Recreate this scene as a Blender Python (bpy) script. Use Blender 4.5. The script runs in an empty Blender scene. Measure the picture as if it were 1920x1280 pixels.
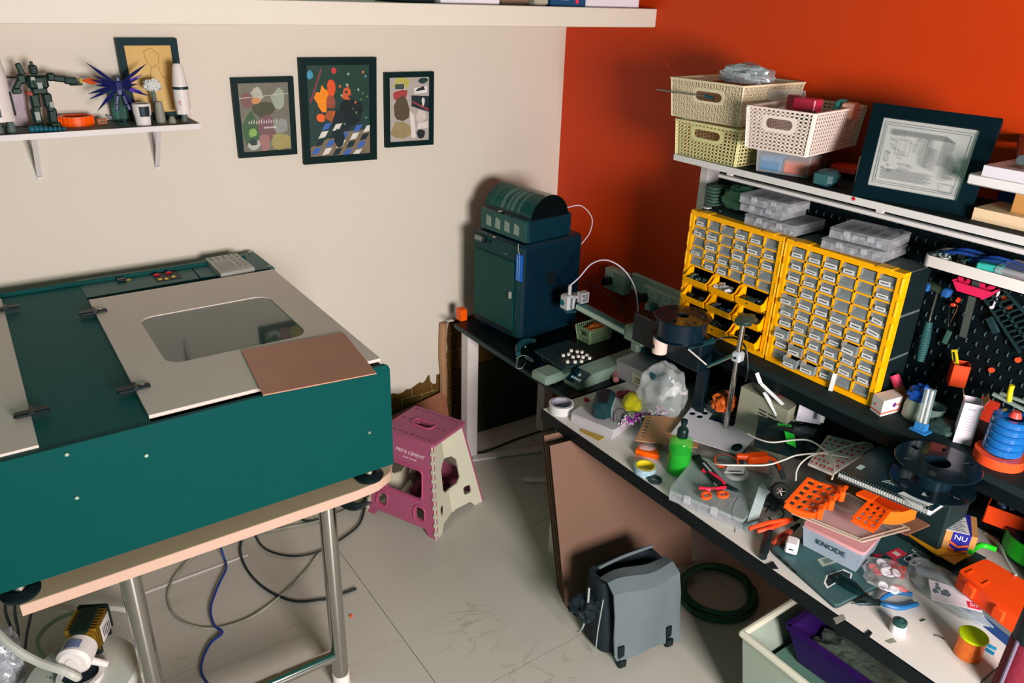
import bpy, math, random
from mathutils import Matrix, Vector, Euler
R = math.radians
PI = math.pi
S = bpy.context.scene
COL = S.collection

# ------------------------------------------------------------ camera
cam_data = bpy.data.cameras.new('camera')
cam_data.sensor_width = 36.0
cam_data.lens = 36.0 * 1438.0 / 1920.0
cam_data.clip_start = 0.05
cam = bpy.data.objects.new('camera', cam_data)
COL.objects.link(cam)
_c = [[0.819646, 0.213339, -0.531664], [-0.572067, 0.353939, -0.739910], [0.030325, 0.910612, 0.412149]]
cam.matrix_world = Matrix(((_c[0][0], _c[0][1], _c[0][2], -2.33), (_c[1][0], _c[1][1], _c[1][2], -2.905),
                           (_c[2][0], _c[2][1], _c[2][2], 2.12), (0, 0, 0, 1)))
S.camera = cam

# ------------------------------------------------------------ world, window light, exposure
w = bpy.data.worlds.new('world'); S.world = w; w.use_nodes = True
bg = w.node_tree.nodes['Background']
bg.inputs[0].default_value = (0.06, 0.56, 0.42, 1)
bg.inputs[1].default_value = 0.23
def area(name, loc, target, sx, sy, power, color):
    l = bpy.data.lights.new(name, 'AREA'); l.shape = 'RECTANGLE'; l.size = sx; l.size_y = sy
    l.energy = power; l.color = color
    o = bpy.data.objects.new(name, l); COL.objects.link(o); o.location = loc
    o.rotation_euler = (Vector(target) - Vector(loc)).to_track_quat('-Z', 'Y').to_euler()
    return o
area('window_light', (-1.74, -4.5, 1.66), (-1.0, -0.9, 0.1), 0.9, 0.9, 196, (1.0, 0.91, 0.88))
S.view_settings.view_transform = 'Standard'
S.view_settings.look = 'None'
S.view_settings.exposure = 0.0
S.view_settings.gamma = 1.0
S.view_settings.use_curve_mapping = False

# ------------------------------------------------------------ materials
def lin(c):
    return tuple((v / 255 / 12.92) if v / 255 <= 0.04045 else ((v / 255 + 0.055) / 1.055) ** 2.4 for v in c)
MATS = {}
def mat(name, rgb, rough=0.5, metal=0.0, vary=0.08, scale=12.0, bump=0.0, alpha=1.0, trans=0.0, rgb2=None, emit=0, coat=0.0, detail=4, spec=0.3):
    if name in MATS: return MATS[name]
    m = bpy.data.materials.new(name); m.use_nodes = True; MATS[name] = m
    nt = m.node_tree; N = nt.nodes; L = nt.links; b = N['Principled BSDF']
    c = lin(rgb)
    b.inputs['Roughness'].default_value = rough; b.inputs['Metallic'].default_value = metal
    b.inputs['Coat Weight'].default_value = coat; b.inputs['Specular IOR Level'].default_value = spec
    tc = N.new('ShaderNodeTexCoord'); nz = N.new('ShaderNodeTexNoise'); nz.inputs['Scale'].default_value = scale
    nz.inputs['Detail'].default_value = detail
    L.new(tc.outputs['Object'], nz.inputs['Vector'])
    mx = N.new('ShaderNodeMix'); mx.data_type = 'RGBA'
    L.new(nz.outputs['Fac'], mx.inputs['Factor'])
    if rgb2: a, d = c, lin(rgb2)
    else: a, d = tuple(v * (1 - vary) for v in c), tuple(min(1, v * (1 + vary)) for v in c)
    mx.inputs['A'].default_value = (*a, 1); mx.inputs['B'].default_value = (*d, 1)
    L.new(mx.outputs['Result'], b.inputs['Base Color'])
    if bump:
        bp = N.new('ShaderNodeBump'); bp.inputs['Strength'].default_value = bump; bp.inputs['Distance'].default_value = 0.01
        L.new(nz.outputs['Fac'], bp.inputs['Height']); L.new(bp.outputs['Normal'], b.inputs['Normal'])
    if alpha < 1: b.inputs['Alpha'].default_value = alpha
    if trans: b.inputs['Transmission Weight'].default_value = trans
    if emit:
        b.inputs['Emission Color'].default_value = (*c, 1); b.inputs['Emission Strength'].default_value = emit
    return m

# ------------------------------------------------------------ mesh builder (world coordinates, optional frame)
def fr(loc=(0, 0, 0), rz=0.0, rx=0.0, ry=0.0):
    return Matrix.Translation(loc) @ Euler((R(rx), R(ry), R(rz)), 'XYZ').to_matrix().to_4x4()
class G:
    def __init__(s, M=None):
        s.v = []; s.f = []; s.mi = []; s.i = 0; s.M = M or Matrix.Identity(4)
    def add(s, vs, fs, M=None):
        n = len(s.v); T = s.M @ M if M else s.M
        s.v += [T @ Vector(p) for p in vs]
        s.f += [tuple(n + k for k in q) for q in fs]; s.mi += [s.i] * len(fs); return s
    def box(s, c, d, r=(0, 0, 0), b=0.0):
        x, y, z = d[0] / 2, d[1] / 2, d[2] / 2
        M = Matrix.Translation(c) @ Euler([R(a) for a in r], 'XYZ').to_matrix().to_4x4()
        if b <= 0:
            vs = [(i * x, j * y, k * z) for k in (-1, 1) for j in (-1, 1) for i in (-1, 1)]
            return s.add(vs, [(0, 2, 3, 1), (4, 5, 7, 6), (0, 1, 5, 4), (2, 6, 7, 3), (0, 4, 6, 2), (1, 3, 7, 5)], M)
        b = min(b, x * .95, y * .95, z * .95)
        pts = []
        for k in (-1, 1):
            for lvl in ((0, 1) if k < 0 else (1, 0)):
                zz = k * z if lvl == 0 else k * (z - b)
                ins = b if lvl == 0 else 0
                X, Y = x - ins, y - ins; e = b * (1.0 if lvl else 0.6)
                pts.append([(X - e, -Y, zz), (X, -Y + e, zz), (X, Y - e, zz), (X - e, Y, zz), (-X + e, Y, zz), (-X, Y - e, zz), (-X, -Y + e, zz), (-X + e, -Y, zz)])
        vs = [p for ring in pts for p in ring]; fs = [tuple(range(7, -1, -1)), tuple(range(24, 32))]
        for q in range(3):
            for a in range(8): fs.append((q * 8 + a, q * 8 + (a + 1) % 8, q * 8 + 8 + (a + 1) % 8, q * 8 + 8 + a))
        return s.add(vs, fs, M)
    def b2(s, p0, p1, b=0.0):
        return s.box([(p0[i] + p1[i]) / 2 for i in range(3)], [abs(p1[i] - p0[i]) for i in range(3)], b=b)
    def prism(s, pts, z0, z1, inset=0.0):
        n = len(pts)
        a = sum(pts[i][0] * pts[(i + 1) % n][1] - pts[(i + 1) % n][0] * pts[i][1] for i in range(n))
        if a < 0: pts = pts[::-1]
        vs = [(p[0], p[1], z0) for p in pts] + [(p[0], p[1], z1) for p in pts]
        fs = [tuple(range(n - 1, -1, -1)), tuple(range(n, 2 * n))] + [(i, (i + 1) % n, n + (i + 1) % n, n + i) for i in range(n)]
        return s.add(vs, fs)
    def slab(s, p, t, down=True):
        "p: three or four 3D corners, thickness t along the face normal"
        p = [Vector(q) for q in p]
        if len(p) == 3: p.append(p[0] + p[2] - p[1])
        n = (p[1] - p[0]).cross(p[2] - p[1]).normalized()
        if n.z < 0 or (abs(n.z) < 1e-3 and n.y > 0): n = -n; p = p[::-1]
        q = [v - n * t for v in p]; k = len(p)
        return s.add(p + q, [tuple(range(k)), tuple(range(2 * k - 1, k - 1, -1))] + [(i, k + i, k + (i + 1) % k, (i + 1) % k) for i in range(k)])
    def cyl(s, p0, p1, r0, r1=None, seg=20, caps=True):
        r1 = r0 if r1 is None else r1
        p0, p1 = Vector(p0), Vector(p1); d = (p1 - p0).normalized()
        u = d.cross(Vector((0, 0, 1)) if abs(d.z) < .9 else Vector((1, 0, 0))).normalized(); v = d.cross(u)
        vs = []
        for p, r in ((p0, r0), (p1, r1)):
            for i in range(seg):
                a = 2 * PI * i / seg; vs.append(p + u * math.cos(a) * r + v * math.sin(a) * r)
        fs = [(i, (i + 1) % seg, seg + (i + 1) % seg, seg + i) for i in range(seg)]
        if caps: fs += [tuple(range(seg - 1, -1, -1)), tuple(range(seg, 2 * seg))]
        return s.add(vs, fs)
    def lathe(s, prof, c=(0, 0, 0), seg=28, M=None, arc=1.0, closed=False):
        vs = []; n = len(prof); K = seg if arc >= 1 else seg + 1
        for i in range(K):
            a = 2 * PI * arc * i / seg
            for r, z in prof: vs.append((c[0] + r * math.cos(a), c[1] + r * math.sin(a), c[2] + z))
        fs = []; m = n if closed else n - 1
        for i in range(seg):
            j = (i + 1) % K
            for k in range(m):
                k2 = (k + 1) % n
                fs.append((i * n + k, j * n + k, j * n + k2, i * n + k2))
        if arc < 1 and closed: fs += [tuple(range(n)), tuple(range((K - 1) * n + n - 1, (K - 1) * n - 1, -1))]
        return s.add(vs, fs, M)
    def ring(s, c, ro, ri, h, seg=28, M=None, arc=1.0):
        return s.lathe([(ri, 0), (ro, 0), (ro, h), (ri, h)], c, seg, M, arc, True)
    def tube(s, pts, r, seg=8, sm=4, flat=None):
        P = [Vector(p) for p in pts]
        if sm > 1 and len(P) > 2:
            Q = []; n = len(P)
            for i in range(n - 1):
                a, b, c, d = P[max(i - 1, 0)], P[i], P[i + 1], P[min(i + 2, n - 1)]
                for k in range(sm):
                    t = k / sm
                    Q.append(0.5 * ((2 * b) + (c - a) * t + (2 * a - 5 * b + 4 * c - d) * t * t + (3 * b - a - 3 * c + d) * t ** 3))
            Q.append(P[-1]); P = Q
        n = len(P); vs = []; up = None
        for i in range(n):
            d = (P[min(i + 1, n - 1)] - P[max(i - 1, 0)]).normalized()
            if up is None: up = Vector((0, 0, 1)) if abs(d.z) < .9 else Vector((1, 0, 0))
            u = d.cross(up)
            if u.length < 1e-4: u = d.cross(Vector((0.3, 1, 0.2)))
            u.normalize(); w_ = u.cross(d).normalized(); up = w_
            rr = r[min(i * len(r) // n, len(r) - 1)] if isinstance(r, (list, tuple)) else r
            for k in range(seg):
                a = 2 * PI * k / seg; vs.append(P[i] + u * math.cos(a) * rr + w_ * math.sin(a) * rr * (flat or 1))
        fs = [(i * seg + k, i * seg + (k + 1) % seg, (i + 1) * seg + (k + 1) % seg, (i + 1) * seg + k) for i in range(n - 1) for k in range(seg)]
        fs += [tuple(range(seg - 1, -1, -1)), tuple(range((n - 1) * seg, n * seg))]
        return s.add(vs, fs)
    def sph(s, c, r, sc=(1, 1, 1), seg=14, rings=9):
        prof = [(max(1e-5, r * math.sin(PI * i / rings)), -r * math.cos(PI * i / rings)) for i in range(rings + 1)]
        return s.lathe(prof, (0, 0, 0), seg, Matrix.Translation(c) @ Matrix.Diagonal((*sc, 1)))
    def bar(s, p0, p1, w_, t, n=(0, 0, 1)):
        p0, p1, n = Vector(p0), Vector(p1), Vector(n).normalized()
        d = (p1 - p0).normalized(); u = d.cross(n).normalized() * w_ / 2; n = u.cross(d).normalized() * t / 2
        vs = [p + a * u + b * n for p in (p0, p1) for a, b in ((-1, -1), (1, -1), (1, 1), (-1, 1))]
        return s.add(vs, [(3, 2, 1, 0), (4, 5, 6, 7), (0, 1, 5, 4), (1, 2, 6, 5), (2, 3, 7, 6), (3, 0, 4, 7)])
    def mesh(s, name, mats, org):
        me = bpy.data.meshes.new(name)
        me.from_pydata([v - org for v in s.v], [], s.f)
        for m in (mats if isinstance(mats, (list, tuple)) else [mats]): me.materials.append(m)
        me.polygons.foreach_set('material_index', s.mi)
        me.polygons.foreach_set('use_smooth', [True] * len(s.f))
        me.validate(); me.update(); me.set_sharp_from_angle(angle=R(35))
        return me
def thing(name, label, cat, loc, group=None):
    o = bpy.data.objects.new(name, None); COL.objects.link(o); o.location = loc; o.empty_display_size = 0.05
    o['label'] = label; o['category'] = cat
    if group: o['group'] = group
    return o
def wloc(o):
    v = Vector(o.location)
    return v + wloc(o.parent) if o.parent else v
def part(name, g, mats, parent, label=None, stuff=False, org=None):
    if org is None: org = wloc(parent)
    o = bpy.data.objects.new(name, g.mesh(name, mats, Vector(org))); COL.objects.link(o)
    o.parent = parent; o.location = Vector(org) - wloc(parent)
    if label: o['label'] = label
    if stuff: o['kind'] = 'stuff'
    return o
def solo(name, g, mats, label, cat, group=None, kind=None):
    xs = [v.x for v in g.v]; ys = [v.y for v in g.v]; zs = [v.z for v in g.v]
    org = Vector(((min(xs) + max(xs)) / 2, (min(ys) + max(ys)) / 2, min(zs)))
    o = bpy.data.objects.new(name, g.mesh(name, mats, org)); COL.objects.link(o); o.location = org
    if label: o['label'] = label
    if cat: o['category'] = cat
    if group: o['group'] = group
    if kind: o['kind'] = kind
    return o
def struct(name, g, mats, label=None):
    return solo(name, g, mats, label, None, None, 'structure')
def text(s_, size, M, m, parent, name='lettering', ext=0.0004, align='CENTER'):
    cu = bpy.data.curves.new('t', 'FONT'); cu.body = s_; cu.size = size; cu.extrude = ext; cu.align_x = align; cu.align_y = 'CENTER'
    cu.resolution_u = 2
    to = bpy.data.objects.new('t', cu); me = bpy.data.meshes.new_from_object(to)
    bpy.data.objects.remove(to)
    me.transform(Matrix.Translation(-wloc(parent)) @ M); me.materials.clear(); me.materials.append(m)
    o = bpy.data.objects.new(name, me); COL.objects.link(o); o.parent = parent
    return o
def basis(o, u, v):
    "4x4 frame at o with x along u and y along v (a plane given by three points)"
    o, u, v = Vector(o), Vector(u).normalized(), Vector(v)
    n = u.cross(v).normalized(); v = n.cross(u)
    return Matrix(((u.x, v.x, n.x, o.x), (u.y, v.y, n.y, o.y), (u.z, v.z, n.z, o.z), (0, 0, 0, 1)))
ROOM_SIDE = Vector((-2.0, -3.0, 2.0))   # a point in the open room, to tell outer faces from inner ones
def cen(*p):
    return tuple(sum(q[i] for q in p) / len(p) for i in range(3))
def drop(p, z): return (p[0], p[1], z)
def up(p, d): return (p[0], p[1], p[2] + d)
from mathutils.geometry import tessellate_polygon
def bil(A, B, C, D):
    "A bottom left, B bottom right, C top right, D top left; returns (u, v, w) -> point, w along the normal towards the viewer side"
    A, B, C, D = map(Vector, (A, B, C, D))
    n = (B - A).cross(D - A).normalized()
    return lambda u, v, w_=0.0: (A * (1 - u) + B * u) * (1 - v) + (D * (1 - u) + C * u) * v + n * w_
def holed(g, outer, holes, t, f):
    loops = [outer] + holes; vs = []; 
    for L in loops: vs += [(p[0], p[1], 0) for p in L]
    tri = tessellate_polygon([[Vector((p[0], p[1], 0)) for p in L] for L in loops])
    n = len(vs); P = [f(p[0], p[1], 0) for p in vs] + [f(p[0], p[1], -t) for p in vs]
    fs = []
    for a, b, c in tri:
        ar = (vs[b][0] - vs[a][0]) * (vs[c][1] - vs[a][1]) - (vs[c][0] - vs[a][0]) * (vs[b][1] - vs[a][1])
        if ar < 0: a, b, c = a, c, b
        fs += [(a, b, c), (n + a, n + c, n + b)]
    k = 0
    for L in loops:
        m = len(L)
        ar = sum(L[i][0] * L[(i + 1) % m][1] - L[(i + 1) % m][0] * L[i][1] for i in range(m))
        for i in range(m):
            a, b = k + i, k + (i + 1) % m
            if (ar > 0) != (L is not outer): a, b = b, a
            fs.append((a, b, n + b, n + a) if L is outer else (b, a, n + a, n + b))
        k += m
    return g.add(P, fs)
def rrect(u0, v0, u1, v1, r, k=4, rv=None):
    rv = rv or r; o = []
    for cx, cy, a0 in ((u1 - r, v0 + rv, -90), (u1 - r, v1 - rv, 0), (u0 + r, v1 - rv, 90), (u0 + r, v0 + rv, 180)):
        for i in range(k + 1):
            a = R(a0 + 90 * i / k); o.append((cx + r * math.cos(a), cy + rv * math.sin(a)))
    return o
def circ(cu, cv, ru, rv=None, n=16):
    rv = rv or ru
    return [(cu + ru * math.cos(2 * PI * i / n), cv + rv * math.sin(2 * PI * i / n)) for i in range(n)]
flat = lambda u, v, w_=0: Vector((u, v, w_))

# ------------------------------------------------------------ the room
m_cream = mat('cream_wall_paint', (212, 204, 190), .6, vary=.03, scale=2.2, bump=.03, rgb2=(219, 212, 199))
m_orange = mat('orange_wall_paint', (208, 56, 1), .55, vary=.03, scale=3, bump=.12, rgb2=(216, 64, 2), detail=8)
g = G()
outl = [(-4.28, 0), (-1.256, 0), (-1.256, 0.284), (-1.047, 0.31), (-0.932, 0.295), (-0.896, 0.318), (-0.861, 0.32), (-0.833, 0.307), (-0.807, 0.31), (-0.788, 0.322), (-0.767, 0.317), (-0.734, 0.331), (-0.712, 0.341), (-0.698, 0.331), (-0.682, 0.34), (-0.666, 0.365), (-0.657, 0.368), (-0.651, 0.326), (-0.633, 0.307), (-0.619, 0.31), (-0.617, 0.357), (-0.593, 0.357), (-0.58, 0.335), (-0.567, 0.378), (-0.555, 0.417), (-0.561, 0.451), (-0.552, 0.482), (-0.557, 0.535), (-0.551, 0.595), (-0.541, 0.628), (-0.369, 0.644), (-0.108, 0.639), (0.1, 0.634), (0.1, 2.9), (-4.28, 2.9)]
holed(g, outl, [], .012, lambda u, v, w_: Vector((u, .125 - w_, v)))
g.b2((-4.3, .165, 0), (.1, .3, 2.9))
struct('wall_back', g, m_cream)
wb = bpy.data.objects['wall_back']
m_brick = mat('old_brick', (112, 76, 26), .9, vary=.3, scale=14, bump=.5, rgb2=(70, 60, 18), detail=8)
m_mortar = mat('mortar', (150, 128, 84), .95, scale=30, bump=.4)
part('mortar', G().b2((-1.4, .141, 0), (.1, .17, .72)), m_mortar, wb)
random.seed(4)
bm_ = None
for r in range(8):
    for c in range(12):
        x1 = .092 - c * .1127 - (r % 2) * .056
        g = G(); yy = .129 + random.uniform(0, .004); g.b2((x1 - .104, yy, .004 + r * .0985 - .034 + (.034 if r == 0 else 0)), (x1, .155, .004 + r * .0985 + .056), b=.003)
        part('brick', g, m_brick, wb)
g = G(); g.tube([(-0.583, .112, .64), (-0.588, .112, .48), (-0.583, .112, .35), (-0.585, .112, .22)], .02, 8)
solo('pipe_chase', g, mat('bare_plaster', (170, 130, 96), .9, scale=25, bump=.4), 'bare plastered pipe running down the broken wall beside the white desk leg', 'pipe')
g = G().b2((.10, -5.0, 0), (.25, .3, 2.9)); struct('wall_right', g, m_orange)
g = G(); g.b2((-4.3, -.458, 2.0136), (.0995, .1245, 2.0835), b=.002)
struct('trim_1', g, m_cream, 'cream concrete loft slab running along the top of the back wall')

def marble():
    m = mat('marble_tile', (174, 171, 161), .3, vary=.04, scale=3.0, rgb2=(187, 184, 174), detail=8)
    nt = m.node_tree; N = nt.nodes; L = nt.links; b = N['Principled BSDF']
    tc = N.new('ShaderNodeNewGeometry'); n1 = N.new('ShaderNodeTexNoise'); n1.inputs['Scale'].default_value = 1.6; n1.inputs['Detail'].default_value = 9; n1.inputs['Distortion'].default_value = 1.4
    mp = N.new('ShaderNodeMapping'); mp.inputs['Scale'].default_value = (1, 2.2, 1); mp.inputs['Rotation'].default_value = (0, 0, .45)
    L.new(tc.outputs['Position'], mp.inputs['Vector']); L.new(mp.outputs[0], n1.inputs['Vector'])
    cr = N.new('ShaderNodeValToRGB'); e = cr.color_ramp.elements
    e[0].position = .485; e[0].color = (0, 0, 0, 1); e[1].position = .515; e[1].color = (0, 0, 0, 1); k = e.new(.5); k.color = (1, 1, 1, 1)
    L.new(n1.outputs['Fac'], cr.inputs[0])
    n2 = N.new('ShaderNodeTexNoise'); n2.inputs['Scale'].default_value = 2.3; L.new(tc.outputs['Position'], n2.inputs['Vector'])
    c2 = N.new('ShaderNodeValToRGB'); c2.color_ramp.elements[0].position = .55; c2.color_ramp.elements[1].position = .72; L.new(n2.outputs['Fac'], c2.inputs[0])
    mu = N.new('ShaderNodeMath'); mu.operation = 'MULTIPLY'; L.new(cr.outputs[0], mu.inputs[0]); L.new(c2.outputs[0], mu.inputs[1])
    mu2 = N.new('ShaderNodeMath'); mu2.operation = 'MULTIPLY'; L.new(mu.outputs[0], mu2.inputs[0]); mu2.inputs[1].default_value = .45
    mx = N.new('ShaderNodeMix'); mx.data_type = 'RGBA'; L.new(mu2.outputs[0], mx.inputs['Factor'])
    src = [l for l in nt.links if l.to_socket == b.inputs['Base Color']][0].from_socket
    L.new(src, mx.inputs['A']); mx.inputs['B'].default_value = (*lin((120, 104, 84)), 1); L.new(mx.outputs['Result'], b.inputs['Base Color'])
    return m
m_tile = marble()
fl = struct('floor', G().b2((-3.9, -4.3, -.06), (.10, .165, -.006)), mat('tile_grout', (104, 98, 88), .9))
ys = [.125, -.141, -.747, -1.354, -1.96, -2.566, -3.17, -3.78, -4.3]; xs = [.10, -.213, -1.413, -2.613, -3.9]
for i in range(4):
    for j in range(8):
        g = G(); g.b2((xs[i + 1] + .0012, ys[j + 1] + .0012, -.006), (xs[i] - .0012, ys[j] - .0012, 0)); part('tile', g, m_tile, fl)

# ------------------------------------------------------------ laser cutter on its steel table
m_teal = mat('teal_enamel', (0, 70, 68), .5, vary=.05, scale=9, bump=.01, spec=.08)
m_teald = mat('dark_teal_enamel', (4, 84, 84), .5, vary=.05, scale=9, spec=.1)
m_cons = mat('console_teal', (40, 92, 92), .45, vary=.05)
m_lid = mat('lid_cream', (216, 202, 194), .42, vary=.02)
m_black = mat('black_plastic', (14, 26, 30), .4)
m_steel = mat('polished_steel', (190, 188, 184), .12, 1.0, vary=.03)
m_screw = mat('screw_steel', (170, 190, 180), .3, 1.0)
ZT = 1.155
T = thing('laser_cutter', 'large teal laser cutter with cream lids on a steel legged table', 'laser cutter', (-2.3, -.56, .825))
g = G(); g.b2((-3.1, -1.115, .827), (-1.478, -.008, ZT - .012), b=.006); part('body', g, m_teald, T)
g = G(); 
fp = [(-3.1, .825), (-1.475, .825), (-1.475, ZT - .012), (-1.479, ZT - .002), (-1.49, ZT + .004), (-3.1, ZT + .004)]
holed(g, fp, [], .012, lambda u, v, w_: Vector((u, -1.127 - w_, v)))
part('front_panel', g, m_teal, T)
def topslab(T, name, px, z, t, m, lbl=None):
    g = G(); g.slab(px, t); return part(name, g, m, T, lbl)
topslab(T, 'middle_panel', [(-2.3811, 0.0218, 1.1570), (-2.1026, 0.0459, 1.1570), (-2.1019, -1.1151, 1.1570), (-2.4238, -1.1185, 1.1570)], 0, .012, m_teald)
topslab(T, 'console_panel', [(-2.1026, 0.0459, 1.1570), (-1.7345, 0.0444, 1.1570), (-1.7362, -0.1405, 1.1570), (-2.1013, -0.1538, 1.1570)], 0, .012, m_cons)
topslab(T, 'console_panel', [(-1.7296, 0.0488, 1.1570), (-1.4759, 0.0717, 1.1570), (-1.4698, -0.1645, 1.1570), (-1.7315, -0.1366, 1.1570)], 0, .012, m_cons)
g = G(); g.b2((-3.1, -.012, ZT - .1), (-1.53, -.003, ZT + .014)); part('rear_lip', g, m_teal, T)
# lid with a window opening
A, B, C_, D = (-2.0946, -1.0929, 1.1660), (-1.5207, -1.0834, 1.1660), (-1.4819, -0.2018, 1.1660), (-2.1020, -0.1915, 1.1660)
B = (-1.487, A[1], 1.166); C_ = (-1.487, C_[1], 1.166); D = (D[0], C_[1], 1.166); A = (D[0], A[1], 1.166)
f = bil(A, B, C_, D)
LW, LH = B[0] - A[0], D[1] - A[1]
def uv(p): return ((p[0] - A[0]) / LW, (p[1] - A[1]) / LH)
wc = [uv(p) for p in ((-1.9971, -0.8369, 1.1660), (-1.5887, -0.8242, 1.1660), (-1.6031, -0.4442, 1.1660), (-2.0004, -0.4526, 1.1660))]
u0, u1 = (wc[0][0] + wc[3][0]) / 2, (wc[1][0] + wc[2][0]) / 2; v0, v1 = (wc[0][1] + wc[1][1]) / 2, (wc[2][1] + wc[3][1]) / 2
g = G(); holed(g, [(0, 0), (1, 0), (1, 1), (0, 1)], [rrect(u0, v0, u1, v1, .07, 5, .055)], .010, f)
ld = part('lid', g, m_lid, T)
g = G(); holed(g, rrect(u0 - .01, v0 - .01, u1 + .01, v1 + .01, .07, 5, .055), [], .003, lambda u, v, w_: f(u, v, w_ - .003))
part('window', g, mat('smoked_glass', (50, 74, 66), .08, coat=.5), ld, 'smoked grey green window')
for q in ((-2.1000, -0.3325, 1.1660), (-2.0976, -0.9358, 1.1660)):
    g = G(); g.box((q[0] - .022, q[1], q[2] + .004), (.05, .026, .012), b=.003); g.box((q[0] + .012, q[1], q[2] + .004), (.04, .02, .008), b=.002)
    g.cyl((q[0] - .004, q[1] - .016, q[2] + .009), (q[0] - .004, q[1] + .016, q[2] + .009), .006); h = part('hinge', g, m_black, T)
    part('screw', G().cyl((q[0] + .014, q[1], q[2] + .008), (q[0] + .014, q[1], q[2] + .0105), .005, seg=10), m_screw, h)
# second lid, cut by the frame
E_ = (-2.3356, -1.1001, 1.1640); F_ = (-2.3443, -0.1666, 1.1640)
g = G(); g.slab([(-3.05, E_[1], 1.164), (E_[0], E_[1], 1.164), (E_[0], F_[1] + .12, 1.164), (-3.05, F_[1] + .12, 1.164)], .007); part('lid', g, m_lid, T)
for q in ((-2.3353, -0.1730, 1.1680), (-2.3359, -0.9439, 1.1680)):
    g = G(); g.box((q[0] - .012, q[1], q[2] + .004), (.045, .024, .01), b=.003); g.box((q[0] + .022, q[1], q[2] + .004), (.04, .024, .01), b=.003)
    g.cyl((q[0] + .004, q[1] - .014, q[2] + .009), (q[0] + .004, q[1] + .014, q[2] + .009), .006); part('hinge', g, m_black, T)
# console fittings
g = G(); g.slab([(-1.8775, 0.0146, 1.1590), (-1.7847, 0.0165, 1.1590), (-1.7873, -0.1108, 1.1590), (-1.8710, -0.1076, 1.1590)], .003)
bz = part('button_recess', g, mat('recess_black', (10, 14, 16), .5), T)
for q in ((-1.8591, -0.0461, 1.1620), (-1.8184, -0.0429, 1.1620)):
    part('red_button', G().box(q, (.02, .014, .008), b=.003), mat('red_plastic', (190, 20, 40), .35), bz)
for q in ((-1.8596, -0.0981, 1.1620), (-1.8134, -0.0923, 1.1620), (-1.8393, -0.1034, 1.1620)):
    part('key_tag', G().box(q, (.012, .008, .005)), mat('brass_yellow', (190, 160, 60), .4), bz)
q = (-1.9748, -0.0410, 1.1590)
g = G(); g.box((q[0], q[1], q[2] + .004), (.03, .026, .008), b=.002); part('push_button', g, m_black, T)
q = (-1.9539, -0.0403, 1.1590); part('marker', G().box(q, (.014, .012, .003)), mat('brass_yellow', (190, 160, 60), .4), T)
g = G(); P4 = [(-1.6715, 0.0157, 1.1760), (-1.5532, 0.0239, 1.1760), (-1.5479, -0.1765, 1.1760), (-1.6719, -0.1867, 1.1760)]
g.slab(P4, .02); kp = part('control_pad', g, mat('pad_silver', (166, 168, 162), .35, .3), T)
fk = bil(P4[3], P4[2], P4[1], P4[0])
g = G()
for i in range(5):
    for j in range(2 if i < 3 else 5):
        if i < 3: u_, v_ = .12 + i * .2, .93 - j * .13
        else: u_, v_ = .72 + (i - 3) * .16, .93 - j * .17
        g.box(fk(u_, v_, .001), (.009, .008, .002))
part('keys', g, mat('key_grey', (110, 114, 112), .5), kp, stuff=True)
g = G(); g.slab([fk(.08, .12, .001), fk(.58, .12, .001), fk(.58, .62, .001), fk(.08, .62, .001)], .0015); part('display', g, mat('lcd_grey', (138, 142, 134), .25), kp)
for q in ((-2.2874, -1.1270, 1.1381), (-2.1281, -1.1270, 1.0805), (-1.5485, -1.1270, 0.9590), (-2.2884, -1.1270, 1.0198), (-1.4957, 0.0556, 1.1580), (-1.4835, -0.1458, 1.1580)):
    d = (0, -.004, 0) if abs(q[1] + 1.127) < .01 else (0, 0, .003)
    part('screw', G().cyl(q, (q[0] + d[0], q[1] + d[1], q[2] + d[2]), .006, .0045, seg=10), m_screw, T)
for q in ((-1.54, -1.09), (-2.445, -1.09), (-1.54, -.12)):
    g = G(); g.lathe([(.001, 0), (.042, 0), (.044, .008), (.036, .014), (.02, .018)], (q[0], q[1], .782), 24)
    ft = part('foot', g, m_black, T)
    part('foot_stem', G().cyl((q[0], q[1], .798), (q[0], q[1], .83), .018, .014), m_steel, ft)
g = G(); g.slab([(-1.8038, -0.8512, 1.1700), (-1.5057, -0.8800, 1.1700), (-1.5403, -1.1790, 1.1700), (-1.8394, -1.1412, 1.1700)], .003)
solo('copper_sheet', g, mat('copper_clad', (204, 150, 126), .4, .3, scale=7, rgb2=(180, 124, 106), bump=.02), 'copper clad board lying on the cream lid of the teal laser cutter', 'sheet')

T = thing('steel_table', 'white topped table on chromed steel tube legs under the laser cutter', 'table', (-1.95, -.6, 0))
tp = [(-2.452, -1.135), (-1.60, -1.135), (-1.53, -1.128), (-1.475, -1.10), (-1.445, -1.05), (-1.44, -.98), (-1.44, -.06), (-2.452, -.06)]
g = G(); g.prism(tp, .750, .782); part('tabletop', g, mat('table_laminate', (176, 160, 130), .5, vary=.03), T)
g = G(); g.prism([(p[0], p[1] - .002) if p[1] < -.9 else p for p in tp[:6]] + [(-1.46, -.98), (-1.5, -1.07), (-1.56, -1.115), (-2.452, -1.12)], .7505, .7815); part('edge_band', g, mat('edge_band_peach', (196, 166, 148), .5, vary=.02), T)
for x, y in ((-1.675, -1.08), (-2.215, -1.08), (-1.675, -.14), (-2.215, -.14)):
    l = part('leg', G().cyl((x, y, .03), (x, y, .75), .026, seg=28), m_steel, T)
    part('foot_cap', G().cyl((x, y, 0), (x, y, .05), .028, seg=24), mat('white_cap', (225, 222, 215), .5), l)
for y in (-1.08, -.14):
    part('crossbar', G().cyl((-1.675, y, .135), (-2.215, y, .15), .021, seg=24), m_steel, T)

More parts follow.
